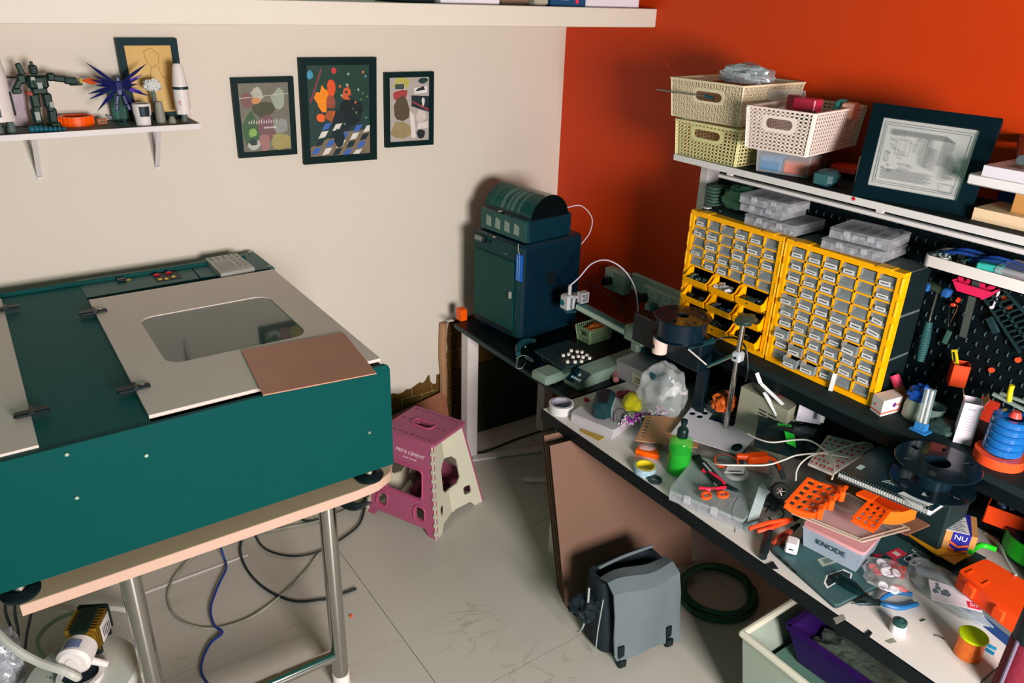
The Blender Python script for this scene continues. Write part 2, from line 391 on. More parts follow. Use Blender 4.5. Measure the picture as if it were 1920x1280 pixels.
# ------------------------------------------------------------ desks
m_dk = mat('black_laminate', (3, 14, 18), .35, vary=.1, spec=.2)
m_edge = mat('dark_edge_band', (12, 48, 50), .4)
m_white = mat('white_laminate', (212, 206, 200), .38, vary=.025, scale=3)
m_leg = mat('white_powder_coat', (214, 206, 204), .45)
T = thing('corner_desk', 'small black topped desk with white legs under the large black 3D printer', 'desk', (-.31, -.48, 0))
part('desktop', G().b2((-.612, -.91, .680), (.06, -.05, .70), b=.002), m_dk, T)
part('edge_strip', G().b2((-.618, -.91, .681), (-.613, -.05, .6995)), m_edge, T)
for x, y in ((-.575, -.125), (-.10, -.115), (-.575, -.86), (-.10, -.86)):
    part('leg', G().b2((x - .03, y - .03, 0), (x + .03, y + .03, .68), b=.003), m_leg, T)
T = thing('workbench', 'long white topped workbench with a black edge, crowded with tools', 'desk', (-.38, -1.7, 0))
part('desktop', G().b2((-.752, -2.488, .662), (-.30, -.922, .70)), m_white, T)
part('desktop', G().b2((-.30, -2.488, .662), (.05, -.922, .6995)), m_white, T)
part('edge_strip', G().b2((-.757, -2.488, .655), (-.752, -.922, .6995)), m_dk, T)
part('edge_strip', G().b2((-.757, -.922, .655), (-.02, -.917, .6995)), m_dk, T)
for x, y in ((-.66, -.953), (-.1, -.953), (-.08, -2.46)):
    part('leg', G().b2((x - .028, y - .028, 0), (x + .028, y + .028, .655), b=.003), m_leg, T)
part('back_rail', G().b2((-.13, -2.46, .30), (-.11, -1.0, .42)), m_leg, T)
g = G(); g.b2((-.757, -3.3, .66), (-.02, -2.492, .698)); solo('side_table', g, mat('side_table_white', (190, 198, 202), .4), 'plain white table butted against the near end of the long workbench', 'table')
T = thing('raised_ledge', 'dark raised ledge at the back of the workbench carrying the yellow drawer cabinets', 'shelf', (-.2, -2, .70))
m_slate = mat('dusty_slate', (30, 46, 46), .7, scale=5, rgb2=(18, 30, 32), spec=.15)
part('board', G().b2((-.322, -3.1, .995), (.09, -1.03, 1.018), b=.001), m_slate, T)
part('front_rail', G().b2((-.318, -3.1, .955), (-.305, -1.03, .995)), m_dk, T)
part('back_panel', G().b2((-.07, -3.1, .70), (-.05, -1.03, .995)), m_dk, T)
for y in (-1.06, -2.5): part('support', G().b2((-.30, y - .01, .70), (-.03, y + .01, .995)), m_dk, T)

# pegboard with its frame and the long shelf above it
m_frame = mat('white_steel_frame', (216, 212, 212), .45)
T = thing('pegboard', 'black steel pegboard with rows of small hooks on the orange wall', 'pegboard', (-.03, -2, 1.02))
part('panel', G().b2((-.034, -3.1, 1.02), (-.028, -1.0, 1.575)), mat('pegboard_black', (3, 14, 18), .55, spec=.15), T)
part('frame', G().b2((-.10, -1.005, 1.02), (.095, -.968, 1.60), b=.002), m_frame, T)
g = G()
for j in range(15):
    for i in range(70):
        y = -1.03 - i * .029 - (j % 2) * .0145; z = 1.055 + j * .036
        if y < -3.08: continue
        if (y > -1.85 and z < 1.40): continue
        g.bar((-.036, y, z + .006), (-.041, y + .0015, z), .0022, .0022, (0, 1, 0)); g.bar((-.041, y + .0015, z), (-.037, y, z - .006), .0022, .0022, (0, 1, 0))
part('tabs', g, mat('tab_highlight_grey', (84, 104, 108), .4), T, stuff=True)  # small tabs for the peg slots; the grey puts their highlight into the colour
T = thing('wall_shelf_long', 'long white edged shelf above the pegboard, holding the baskets', 'shelf', (-.13, -2, 1.60))
part('board', G().b2((-.25, -3.1, 1.6015), (.095, -.972, 1.617)), m_slate, T)
part('front_edge', G().b2((-.254, -3.1, 1.597), (-.2485, -.97, 1.6175)), m_frame, T)
part('side_edge', G().b2((-.25, -.972, 1.597), (.095, -.966, 1.6175)), m_frame, T)
T = thing('tube_light', 'slim white batten light fixed under the front of the long shelf', 'light', (-.215, -2, 1.575))
part('housing', G().b2((-.226, -3.1, 1.567), (-.206, -1.155, 1.582), b=.003), m_frame, T)
for y in (-1.2, -1.75, -2.3): part('bracket', G().b2((-.222, y - .01, 1.582), (-.21, y + .01, 1.6015)), m_frame, T)
q = (-0.2550, -1.6835, 1.6111)
g = G(); 
leaf = [(0, 1), (.2, .55), (.55, .7), (.5, .3), (.95, .25), (.65, -.1), (.75, -.4), (.1, -.3), (.06, -.8), (-.06, -.8), (-.1, -.3), (-.75, -.4), (-.65, -.1), (-.95, .25), (-.5, .3), (-.55, .7), (-.2, .55)]
holed(g, [(a * .008, b * .008) for a, b in leaf], [], .0006, lambda u, v, w_: Vector((q[0] - w_, q[1] - u, q[2] + v)))
solo('leaf_sticker', g, mat('red_sticker', (200, 20, 30), .5), 'tiny red leaf sticker on the white front edge of the long shelf', 'sticker')

# the small wall shelf on the left
T = thing('wall_shelf_small', 'small white shelf with dark top on two brackets, on the cream wall at upper left', 'shelf', (-2.2, 0, 1.66))
part('board', G().b2((-3.0, -.084, 1.6695), (-1.652, .123, 1.6825)), mat('shelf_top_grey', (90, 98, 92), .6), T)
part('front_edge', G().b2((-3.0, -.088, 1.667), (-1.650, -.084, 1.6845)), m_frame, T)
part('side_edge', G().b2((-1.653, -.084, 1.667), (-1.648, .123, 1.6845)), m_frame, T)
for x in (-2.142, -1.769):
    g = G(); g.b2((x - .008, .117, 1.50), (x + .008, .124, 1.668)); g.b2((x - .008, -.03, 1.663), (x + .008, .12, 1.668))
    g.bar((x, .119, 1.51), (x, -.01, 1.664), .016, .004, (0, 1, 1))
    br = part('bracket', g, m_frame, T)
    for z in (1.515, 1.64): part('screw', G().cyl((x, .117, z), (x, .113, z), .0035, seg=8), mat('dark_screw', (70, 90, 84), .4), br)

# ------------------------------------------------------------ drawer cabinets
m_yel = mat('yellow_plastic', (255, 176, 0), .4, vary=.03)
m_cab = mat('cabinet_black', (14, 28, 30), .6, spec=.15)
m_clear = mat('drawer_smoke_clear', (170, 180, 184), .2, alpha=.3, vary=.02)
m_lab = mat('label_paper', (214, 214, 214), .6, vary=.02)
m_ink = mat('printed_ink', (70, 76, 80), .7)
m_dark = mat('dark_contents', (52, 66, 66), .7, scale=60, rgb2=(120, 128, 124), bump=.6)
def frame_rect(g, y0, y1, z0, z1, x0, x1, t):
    "ring of four bars, y0 > y1"
    g.b2((x0, y0, z0), (x1, y1, z0 + t)); g.b2((x0, y0, z1 - t), (x1, y1, z1)); g.b2((x0, y0, z0 + t), (x1, y0 - t, z1 - t)); g.b2((x0, y1 + t, z0 + t), (x1, y1, z1 - t))
XF = -.25
def cabinet_shell(y0, y1, label):
    T = thing('drawer_cabinet', label, 'cabinet', (XF + .07, (y0 + y1) / 2, 1.018), 'wall of yellow drawer cabinets')
    z0, z1 = 1.021, 1.441
    n = 3
    for k in range(n):
        a = z0 + k * (z1 - z0) / n; b = z0 + (k + 1) * (z1 - z0) / n
        g = G(); g.b2((XF + .02, y1 + .004, a + .003), (XF + .15, y0 - .004, b - .003), b=.003)
        part('module_body', g, m_cab, T)
    g = G(); g.b2((XF + .02, y1 + .006, z0), (XF + .148, y0 - .006, z1 - .002)); part('seam', g, mat('cabinet_seam_grey', (86, 98, 98), .5), T)
    g = G(); t = .017
    frame_rect(g, y0, y1, z0 - .002, z1 + .002, XF - .006, XF + .03, t)
    for k in range(6):
        zc = z0 + (k + .5) * (z1 - z0) / 6
        for yy in (y0 - .001, y1 + .001): g.box((XF + .008, yy, zc), (.032, .009, .052), b=.003)
    for yy in (y0 - .06, y1 + .06):
        g.box((XF + .01, yy, z1 + .001), (.04, .05, .007), b=.002); g.box((XF + .008, yy, z0 - .0), (.03, .05, .006), b=.002)
    part('frame', g, m_yel, T)
    return T
def drawer(T, yc, zc, w_, h, out=0.0, tilt=0, lab=True, fill=m_dark, lw=.7, lh=.42):
    x = XF + .004 - out
    g = G(); t = .0012
    g.b2((x, yc - w_ / 2, zc - h / 2), (x + t, yc + w_ / 2, zc + h / 2)); g.b2((x, yc - w_ / 2, zc - h / 2), (x + .03, yc + w_ / 2, zc - h / 2 + t))
    g.b2((x, yc - w_ / 2, zc - h / 2), (x + .03, yc - w_ / 2 + t, zc + h / 2)); g.b2((x, yc + w_ / 2 - t, zc - h / 2), (x + .03, yc + w_ / 2, zc + h / 2))
    g.b2((x - .007, yc - w_ * .46, zc - h / 2), (x, yc + w_ * .46, zc - h / 2 + .0016)); g.b2((x - .007, yc - w_ * .46, zc - h / 2), (x - .006, yc + w_ * .46, zc - h / 2 + h * .3))
    d = part('drawer', g, m_clear, T)
    c = G(); c.b2((x + .004, yc - w_ * .44, zc - h / 2 + .002), (x + .03, yc + w_ * .44, zc - h * random.uniform(-.05, .25)))
    part('contents', c, fill, d)
    if lab:
        l = G(fr((x - .0085, yc + random.uniform(-.003, .003), zc - h * .16), 0, tilt)); ww, hh = w_ * lw, h * lh
        l.b2((0, -ww / 2, -hh / 2), (.0006, ww / 2, hh / 2)); l.i = 1; l.b2((-.0004, -ww * .36, -hh * .1), (.0, ww * .34, hh * .14))
        part('paper_label', l, [m_lab, m_ink], d)
def dividers(g, y0, y1, z0, z1, nc, nr, ty=.006, tz=.006):
    for i in range(1, nc): y = y0 + (y1 - y0) * i / nc; g.b2((XF - .001, y - ty / 2, z0), (XF + .028, y + ty / 2, z1))
    for j in range(1, nr): z = z0 + (z1 - z0) * j / nr; g.b2((XF - .001, y1, z - tz / 2), (XF + .028, y0, z + tz / 2))
random.seed(11)
m_fills = [m_dark, m_dark, mat('grey_contents', (150, 156, 152), .7, scale=70, rgb2=(70, 80, 78), bump=.6), mat('green_contents', (70, 110, 84), .7, scale=50, rgb2=(150, 160, 150), bump=.5), mat('rust_contents', (150, 110, 90), .7, scale=50, rgb2=(90, 80, 70), bump=.5)]
# right cabinet: six columns of ten
T = cabinet_shell(-1.491, -1.883, 'right hand yellow fronted cabinet of sixty small clear drawers')
y0, y1, z0, z1 = -1.508, -1.866, 1.036, 1.424
g = G(); dividers(g, y0, y1, z0, z1, 6, 10); part('grid', g, m_yel, T)
part('inner_back', G().b2((XF + .03, y1, z0), (XF + .034, y0, z1)), mat('inner_grey', (40, 52, 54), .7), T)
outs = {(0, 4): .012, (0, 7): .016, (1, 8): .014, (1, 9): .03, (2, 9): .02, (4, 6): .016, (0, 5): .008, (2, 6): .008, (3, 4): .008, (3, 9): 0.0}
nolab = {(4, 0), (3, 1), (4, 1), (4, 2), (3, 3), (4, 3), (0, 9), (4, 9), (5, 9), (3, 2)}
for c in range(6):
    for r in range(10):
        yc = y0 + (y1 - y0) * (c + .5) / 6; zc = z1 + (z0 - z1) * (r + .5) / 10
        drawer(T, yc, zc, .0515, .031, outs.get((c, r), random.choice((0, 0, 0, .002))), random.choice((0, 0, 2, -2, 3, 9 if random.random() < .25 else 0)), (c, r) not in nolab, random.choice(m_fills), random.uniform(.62, .82), random.uniform(.38, .5))
# left cabinet: drawers above, open bins below
T = cabinet_shell(-1.086, -1.482, 'left hand yellow fronted cabinet with clear drawers above and open yellow bins below')
y0, y1 = -1.103, -1.465; zb = 1.245
g = G(); dividers(g, y0, y1, zb, 1.424, 6, 5); g.b2((XF - .001, y1, zb - .004), (XF + .03, y0, zb + .003))
dividers(g, y0, y1, 1.036, zb, 3, 3, .008, .006); part('grid', g, m_yel, T)
part('inner_back', G().b2((XF + .03, y1, 1.036), (XF + .034, y0, 1.424)), mat('inner_grey', (40, 52, 54), .7), T)
nolab = {(1, 0), (2, 0), (5, 0), (2, 1), (0, 2), (2, 2), (4, 2), (0, 4), (5, 4), (3, 4), (4, 4), (5, 3)}
for c in range(6):
    for r in range(5):
        yc = y0 + (y1 - y0) * (c + .5) / 6; zc = 1.424 + (zb - 1.424) * (r + .5) / 5
        drawer(T, yc, zc, .052, .029, random.choice((0, 0, .003, .006)), random.choice((0, 2, -2, 9 if random.random() < .3 else 0)), (c, r) not in nolab, random.choice(m_fills), random.uniform(.6, .8), random.uniform(.4, .55))
m_inner = mat('bin_dark_fill', (26, 34, 28), .8)  # plain dark colour for the contents of two bins
cont = [[mat('screws_mix', (90, 120, 110), .4, .6, scale=80, rgb2=(24, 40, 38), bump=1), m_inner, mat('wire_ends', (150, 150, 120), .5, scale=90, rgb2=(40, 50, 40), bump=1)],
        [mat('white_connectors', (206, 208, 216), .5, bump=.4, scale=60), mat('blue_bag', (60, 96, 150), .3, bump=.8, scale=40, rgb2=(20, 50, 70)), m_inner],
        [mat('charcoal_parts', (30, 52, 52), .5, scale=50, bump=.9, rgb2=(60, 80, 80)), mat('grey_film', (90, 104, 100), .3, scale=30, bump=.8), mat('black_leather', (24, 28, 26), .5)]]
for c in range(3):
    for r in range(3):
        ya = y0 + (y1 - y0) * c / 3 - .006; yb = y0 + (y1 - y0) * (c + 1) / 3 + .006
        zt = zb - .006 + (1.036 - zb) * r / 3; zl = zb + (1.036 - zb) * (r + 1) / 3 + .006
        x0 = XF - .034; g = G()
        for yy, s_ in ((ya, -1), (yb, 1)):
            pr = [(XF + .02, zl), (x0 + .012, zl), (x0, zl + .026), (x0 + .014, zl + .030), (XF + .0, zt - .004), (XF + .02, zt - .004)]
            n0 = len(g.v); vs = [(x, yy, z) for x, z in pr] + [(x, yy + s_ * .003, z) for x, z in pr]; k = len(pr)
            g.add(vs, [tuple(range(k)), tuple(range(2 * k - 1, k - 1, -1))] + [(i, (i + 1) % k, k + (i + 1) % k, k + i) for i in range(k)])
        g.b2((x0 + .012, yb, zl), (XF + .02, ya, zl + .002)); g.slab([(x0 + .012, ya, zl), (x0, ya, zl + .026), (x0, yb, zl + .026), (x0 + .012, yb, zl)], .002)
        g.b2((XF + .02, yb, zl), (XF + .024, ya, zt))
        b = part('bin', g, m_yel, T)
        g = G(); random.seed(c * 3 + r)
        for k in range(16):
            yy = random.uniform(yb + .012, ya - .012); xx = random.uniform(x0 + .012, XF + .01)
            g.box((xx, yy, zl + .014 + random.uniform(0, .014)), (random.uniform(.01, .03), .006 + .02 * random.random(), .006), (random.uniform(-40, 40), random.uniform(-20, 20), random.uniform(0, 180)))
        g.b2((x0 + .012, yb + .002, zl + .002), (XF + .018, ya - .002, zl + .014))
        part('contents', g, cont[c][r], b, stuff=True)

# ------------------------------------------------------------ perforated baskets
def basket(name, label, P, Tt, nx, ny, m, group=None, rim=.006, barw=.0045, handle=(.3, .7, .6, .8), sides=(0, 1, 2, 3), hs=(3, 1), bt=.002, diag=False, nn=None):
    "P bottom corners (4), Tt top corners (4), in the same order; nx bars on side 0/2 and on side 1/3"
    c = cen(*P); T = thing(name, label, 'basket', (c[0], c[1], P[0][2]), group)
    for s in range(4):
        A, B, C_, D = P[s], P[(s + 1) % 4], Tt[(s + 1) % 4], Tt[s]
        f = bil(A, B, C_, D); g = G(); k = nx[s % 2]
        ha = handle if s in hs else None
        def inside(u, v): return ha and ha[0] < u < ha[1] and ha[2] < v < ha[3]
        nrm = (Vector(B) - Vector(A)).cross(Vector(D) - Vector(A))
        for j in range(ny + 1):
            for i in range(k):
                if not inside((i + .5) / k, j / ny): g.bar(f(i / k, j / ny), f((i + 1) / k, j / ny), barw, bt, nrm)
        for i in range(k + 1):
            for j in range(ny):
                if not inside(i / k, (j + .5) / ny): g.bar(f(i / k, j / ny), f(i / k, (j + 1) / ny), barw, bt, nrm)
        if diag:
            for i in range(k):
                for j in range(ny):
                    if not inside((i + .5) / k, (j + .5) / ny):
                        a, b = ((i, j), (i + 1, j + 1)) if (i + j) % 2 else ((i + 1, j), (i, j + 1))
                        g.bar(f(a[0] / k, a[1] / ny), f(b[0] / k, b[1] / ny), barw * .8, bt, nrm)
        sd = part('side', g, m, T)
        if ha:
            g = G(); r = min((ha[1] - ha[0]) / 2, .09)
            ce = ((ha[0] + ha[1]) / 2, (ha[2] + ha[3]) / 2)
            e = 1.0 / k
            holed(g, rrect(ha[0] - e * .6, ha[2] - .6 / ny, ha[1] + e * .6, ha[3] + .6 / ny, .07, 4, .09), [rrect(ha[0] + .01, ha[2] + .02, ha[1] - .01, ha[3] - .02, .07, 5, (ha[3] - ha[2]) / 2 - .025)], .003, lambda u, v, w_: f(u, v, w_ + .0015))
            part('handle', g, m, T)
    g = G()
    for s in range(4): g.bar(Tt[s], Tt[(s + 1) % 4], rim * 2, rim, (0, 0, 1))
    for s in range(4): g.cyl(up(Tt[s], -rim / 2), up(Tt[s], rim / 2), rim, seg=10)
    part('rim', g, m, T)
    g = G(); g.slab([up(p, .002) for p in P], .002)
    for s in range(4): g.bar(P[s], Tt[s], barw * 2, bt * 1.5, (1, 1, 0))
    part('base', g, m, T)
    return T
m_bk1 = mat('basket_olive_cream', (214, 206, 150), .5, vary=.04)
m_bk2 = mat('basket_cream', (222, 208, 176), .5, vary=.03)
m_bk3 = mat('basket_white', (232, 216, 206), .5, vary=.03)
def rr(F, ang, wy, dx, z, e=0):
    "rectangle from its front right corner F: order left, front, right, back; e grows it outward"
    a = R(ang); ux, uy = math.cos(a), math.sin(a); fx, fy = F
    o = []
    for i, j in ((-e, wy + e), (-e, -e), (dx + e, -e), (dx + e, wy + e)):
        o.append((fx + ux * i - uy * j, fy + uy * i + ux * j, z))
    return o
G3 = 'perforated storage baskets'
basket('perforated_basket', 'olive cream perforated basket at the bottom of the left stack on the long shelf', rr((-.237, -1.232), 1, .262, .31, 1.618), rr((-.237, -1.232), 1, .262, .31, 1.736, .008), (17, 18), 10, m_bk1, G3, handle=(.28, .72, .58, .86), hs=(0,), barw=.0052, rim=.008)
basket('perforated_basket', 'cream fine mesh basket stacked on the olive one, silver bag in it', rr((-.235, -1.22), 3, .285, .31, 1.747), rr((-.245, -1.225), 3, .285, .32, 1.874, .008), (24, 26), 12, m_bk2, G3, handle=(.34, .74, .5, .78), hs=(0,), barw=.0025, diag=True)
basket('perforated_basket', 'white square holed basket standing on the translucent tub on the long shelf', rr((-.258, -1.505), 9, .20, .33, 1.702), rr((-.258, -1.505), 9, .20, .33, 1.826, .009), (14, 22), 11, m_bk3, G3, handle=(.28, .72, .52, .80), hs=(0,), barw=.0058, rim=.006)
def tub(name, label, P, Tt, m, lidm=None, cat='box', wall=.002, group=None, lidh=.006, inset=.0):
    "open or lidded tub with thin walls between the bottom and top rectangles"
    c = cen(*P); T = thing(name, label, cat, (c[0], c[1], P[0][2]), group); g = G()
    for s in range(4):
        A, B, C_, D = P[s], P[(s + 1) % 4], Tt[(s + 1) % 4], Tt[s]
        n = (Vector(B) - Vector(A)).cross(Vector(D) - Vector(A)).normalized() * wall
        q = [Vector(v) for v in (A, B, C_, D)]; k = q + [v - n for v in q]
        g.add(k, [(0, 1, 2, 3), (7, 6, 5, 4), (0, 4, 5, 1), (1, 5, 6, 2), (2, 6, 7, 3), (3, 7, 4, 0)])
    g.slab([up(p, wall) for p in P], wall)
    for s in range(4): g.bar(up(Tt[s], -.003), up(Tt[(s + 1) % 4], -.003), .005, .004)
    part('tub_body', g, m, T)
    if lidm:
        g = G(); cc = cen(*Tt); L_ = [tuple(cc[i] + (p[i] - cc[i]) * 1.03 if i < 2 else p[2] for i in range(3)) for p in Tt]
        pts = []
        for i in range(4):
            p, a, b = Vector(L_[i]), Vector(L_[i - 1]), Vector(L_[(i + 1) % 4])
            for t_ in (0, .5, 1):
                q = p + (a - p).normalized() * .012 * (1 - t_) ** 2 + (b - p).normalized() * .012 * t_ ** 2
                pts.append((q.x, q.y))
        g.prism(pts, Tt[0][2] - .002, Tt[0][2] + lidh); part('lid', g, lidm, T)
    return T
m_frost = mat('frosted_plastic', (206, 208, 214), .25, alpha=.22, vary=.02)
m_frostlid = mat('frosted_lid', (214, 214, 222), .2, alpha=.3, vary=.02)
T = tub('storage_tub', 'translucent tub with blue and orange contents under the white basket', rr((-.17, -1.468), 20, .175, .24, 1.6185, -.006), rr((-.17, -1.468), 20, .175, .24, 1.692), m_frost, m_frostlid)
g = G(fr((-.17, -1.468, 1.6215), 20)); g.box((.10, .128, .027), (.19, .072, .052), b=.006); part('blue_contents', g, mat('blue_stuff', (40, 120, 170), .6), T, 'blue contents')
g = G(fr((-.17, -1.468, 1.6215), 20)); g.box((.10, .047, .023), (.19, .078, .044), b=.006); part('orange_contents', g, mat('coral_stuff', (226, 110, 70), .6), T, 'orange contents')

# crumpled bags: a lumpy closed surface
def lump(g, c, dx, dy, dz, seed=1, amp=.18, rz=0, rx=0, n=18, freq=3.0, flatb=True, ry=0):
    from mathutils import noise
    M = fr(c, rz, rx, ry); vs = []; K = n * 2
    for i in range(n + 1):
        th = PI * i / n
        for j in range(K):
            ph = 2 * PI * j / K
            p = Vector((math.sin(th) * math.cos(ph), math.sin(th) * math.sin(ph), -math.cos(th)))
            r_ = 1 + amp * noise.noise(p * freq + Vector((seed * 7.1, seed * 3.3, 0))) * 2 + amp * .5 * abs(noise.noise(p * freq * 2.3 + Vector((seed, 0, 5))))
            q = Vector((p.x * dx * r_, p.y * dy * r_, p.z * dz * r_))
            q = Vector((math.copysign(abs(q.x / dx) ** .8 * dx, q.x), math.copysign(abs(q.y / dy) ** .8 * dy, q.y), q.z))
            if flatb: q.z = max(q.z, -dz * .6)
            vs.append(q)
    fs = [(i * K + j, i * K + (j + 1) % K, (i + 1) * K + (j + 1) % K, (i + 1) * K + j) for i in range(n) for j in range(K)]
    return g.add(vs, fs, M)
m_foil = mat('silver_foil', (206, 206, 214), .28, .35, scale=30, bump=.9, rgb2=(150, 160, 165))
g = G(); lump(g, (-.115, -1.13, 1.893), .055, .088, .036, 3, .2, 10)
solo('foil_bag', g, m_foil, 'crumpled silver bag lying in the cream mesh basket', 'bag')
g = G(); g.slab([(-.24, -.97, 1.856), (-.22, -1.14, 1.856), (-.02, -1.12, 1.862), (-.03, -.96, 1.862)], .004); solo('cardboard_piece', g, mat('brown_card_dark', (110, 62, 34), .8), 'brown card lying in the cream mesh basket', 'card')
g = G(); g.tube([(-0.2620, -0.9503, 1.8848), (-0.2700, -0.9372, 1.8891), (-0.2700, -0.9147, 1.9028), (-0.2700, -0.8955, 1.9274)], .0009, 5); solo('red_wire', g, mat('red_wire_plastic', (190, 40, 30), .4), 'thin red wire curling out of the cream mesh basket', 'wire')
T = thing('telescopic_rod', 'thin chrome rod poking out through the handle hole of the cream basket', 'rod', (-0.2700, -1.1208, 1.8321))
g = G(); a, b = (-0.3000, -0.8987, 1.8316), (-0.2620, -1.1187, 1.8299); g.cyl(a, cen(a, b, b), .0035, .0026, 12); g.cyl(cen(a, b, b), b, .0022, .0022, 12); part('rod', g, m_steel, T)
g = G(); g.cyl((-0.2660, -1.0896, 1.8302), (-0.2620, -1.1238, 1.8271), .006, seg=12); part('magnet_tip', g, mat('blue_steel', (70, 120, 140), .25, .9), T)
# bits in the white basket
g = G(fr((-.15, -1.405, 1.815), 5, 0)); g.box((0, 0, .015), (.05, .075, .05), b=.003); solo('pink_case', g, mat('magenta_clear', (190, 40, 70), .3, alpha=.8), 'dark pink case standing up in the white basket', 'case')
g = G(fr((-.12, -1.335, 1.815), 5, 0)); g.box((0, 0, .015), (.04, .035, .05), b=.003); solo('pink_case', g, mat('magenta_clear', (190, 40, 70), .3, alpha=.8), 'smaller pink packet behind the dark pink case in the white basket', 'case')
g = G(fr((-.22, -1.38, 1.80), 10, 25)); g.box((0, 0, .012), (.05, .06, .003)); solo('white_card', g, mat('white_card', (215, 215, 212), .6), 'white card leaning in the front of the white basket', 'card')
g = G(); lump(g, (-.19, -1.44, 1.80), .045, .045, .018, 9, .3); solo('black_cable_bundle', g, mat('black_bundle', (28, 40, 44), .5, scale=60, bump=1), 'dark tangle of cables lying in the white basket', 'cable')
g = G(); g.tube([(-0.0347, -1.4299, 1.8100), (-0.0317, -1.4362, 1.8400), (0.0012, -1.4360, 1.8450), (0.0307, -1.4316, 1.8300)], .012, 10, flat=.3); solo('teal_strap', g, mat('teal_fabric', (60, 150, 134), .7), 'teal strap folded over the right end of the white basket', 'strap')
g = G(fr((-.02, -1.47, 1.80), 10)); g.box((0, 0, .018), (.05, .04, .05), b=.004); solo('pink_box', g, mat('salmon_card', (222, 160, 140), .6), 'pale salmon packet in the right corner of the white basket', 'packet')
g = G(); g.slab([(-0.1200, -1.2270, 1.8631), (-0.1200, -1.3687, 1.8716), (-0.1200, -1.3843, 1.8005), (-0.1200, -1.2403, 1.7987)], .002); solo('clear_sheet', g, m_frost, 'clear frosted sheet standing behind the pink case between the baskets', 'sheet')
# earbud style case, red packet, white boxes
T = thing('speaker_case', 'small rounded dark teal case in front of the white boxes on the long shelf', 'case', (-.20, -1.545, 1.618))
g = G(fr((-.195, -1.548, 1.618), 10)); g.box((0, 0, .023), (.08, .062, .046), b=.012); part('body', g, mat('dark_teal_rubber', (34, 70, 74), .4), T)
g = G(fr((-.195, -1.548, 1.618), 10)); g.box((-.0405, 0, .023), (.002, .044, .032), b=.0009); part('front_plate', g, mat('teal_plate', (50, 92, 94), .35), T)
g = G(); g.slab([(-0.0703, -1.4710, 1.6520), (-0.0622, -1.5565, 1.6520), (0.0375, -1.5057, 1.6520), (0.0099, -1.4442, 1.6520)], .014); solo('red_packet', g, mat('red_orange_card', (214, 62, 36), .5), 'flat red packet lying behind the rounded teal case', 'packet')
g = G(); g.b2((-.08, -1.67, 1.618), (.05, -1.57, 1.70), b=.002); solo('white_box', g, mat('off_white_card', (212, 200, 190), .6), 'off white box standing behind the framed schematic, at its left', 'box')
g = G(); g.b2((-.02, -1.68, 1.70), (.07, -1.60, 1.765), b=.002); solo('white_box', g, mat('off_white_card', (212, 200, 190), .6), 'second off white box stacked behind the framed schematic', 'box')
# framed schematic leaning against the wall
A, B, C_, D = (-0.2470, -1.6715, 1.6185), (-0.1813, -1.9724, 1.6185), (-0.1150, -1.9617, 1.8665), (-0.0850, -1.5815, 1.8597)
T = thing('schematic_frame', 'black framed print of a circuit schematic leaning on the long shelf', 'picture', A)
f = bil(A, B, C_, D); g = G()
holed(g, [(0, 0), (1, 0), (1, 1), (0, 1)], [[(.115, .135), (.875, .135), (.875, .865), (.115, .865)]], .02, f); part('frame', g, mat('black_frame', (6, 30, 38), .5, spec=.12), T)
g = G(); holed(g, [(.11, .13), (.88, .13), (.88, .87), (.11, .87)], [], .002, lambda u, v, w_: f(u, v, w_ - .006)); pr = part('print', g, mat('print_paper', (206, 204, 202), .35, vary=.02), T)
random.seed(21); g = G()
def ln(u0, v0, u1, v1, w_=.0008): g.bar(f(u0, v0, -.0055), f(u1, v1, -.0055), w_, .0004, f(0, 0, 1) - f(0, 0, 0))
def box_(u0, v0, u1, v1, w_=.0008):
    ln(u0, v0, u1, v0, w_); ln(u1, v0, u1, v1, w_); ln(u1, v1, u0, v1, w_); ln(u0, v1, u0, v0, w_)
box_(.145, .185, .85, .825); box_(.165, .205, .83, .80)
box_(.30, .50, .39, .66); box_(.23, .70, .27, .73); box_(.29, .70, .33, .73); box_(.205, .42, .235, .52); box_(.72, .20, .82, .28); box_(.37, .36, .43, .41)
for i in range(9): ln(.20, .245 + i * .012, .60 + .02 * (i % 3), .245 + i * .012)
for i in range(7): ln(.22, .755 - i * .008, .66 + i * .012, .755 - i * .008); ln(.66 + i * .012, .755 - i * .008, .66 + i * .012, .45)
for i in range(22): ln(.52, .42 + i * .013, .57, .42 + i * .013)
for i in range(18): ln(.575, .40 + i * .012, .62, .40 + i * .012)
box_(.52, .42, .545, .70); box_(.575, .40, .59, .62); box_(.47, .54, .485, .70)
for i in range(20):
    u, v = random.uniform(.19, .5), random.uniform(.3, .72); box_(u, v, u + random.uniform(.008, .02), v + random.uniform(.008, .02), .0006)
for i in range(16): ln(.70, .32 + i * .016, .70 + random.uniform(.03, .1), .32 + i * .016, .0011)
part('circuit_lines', g, mat('schematic_grey', (120, 122, 124), .6), pr)
# right hand stack
def boxthing(name, label, cat, P, h, m, parts=None, group=None, b=0):
    g = G(); g.slab(P, h); return solo(name, g, m, label, cat, group)
g = G(); g.b2((-.20, -2.5, 1.618), (.02, -1.99, 1.650)); solo('peach_box', g, mat('peach_card', (238, 206, 168), .6), 'flat peach coloured box at the bottom of the right end stack on the long shelf', 'box')
T = thing('carton', 'brown carton with a printed address label in the right end stack', 'box', (-.10, -2.2, 1.6505))
part('carton_body', G().b2((-.17, -2.5, 1.6505), (.0, -2.065, 1.705)), mat('kraft_card', (196, 140, 78), .7), T)
l = part('address_label', G().b2((-.1715, -2.3, 1.658), (-.17, -2.105, 1.703)), mat('label_paper', (214, 214, 214), .6), T)
g = G()
for i in range(6): g.b2((-.172, -2.28, 1.664 + i * .006), (-.1714, -2.115 - random.uniform(0, .03), 1.6655 + i * .006))
part('print_lines', g, m_ink, l)
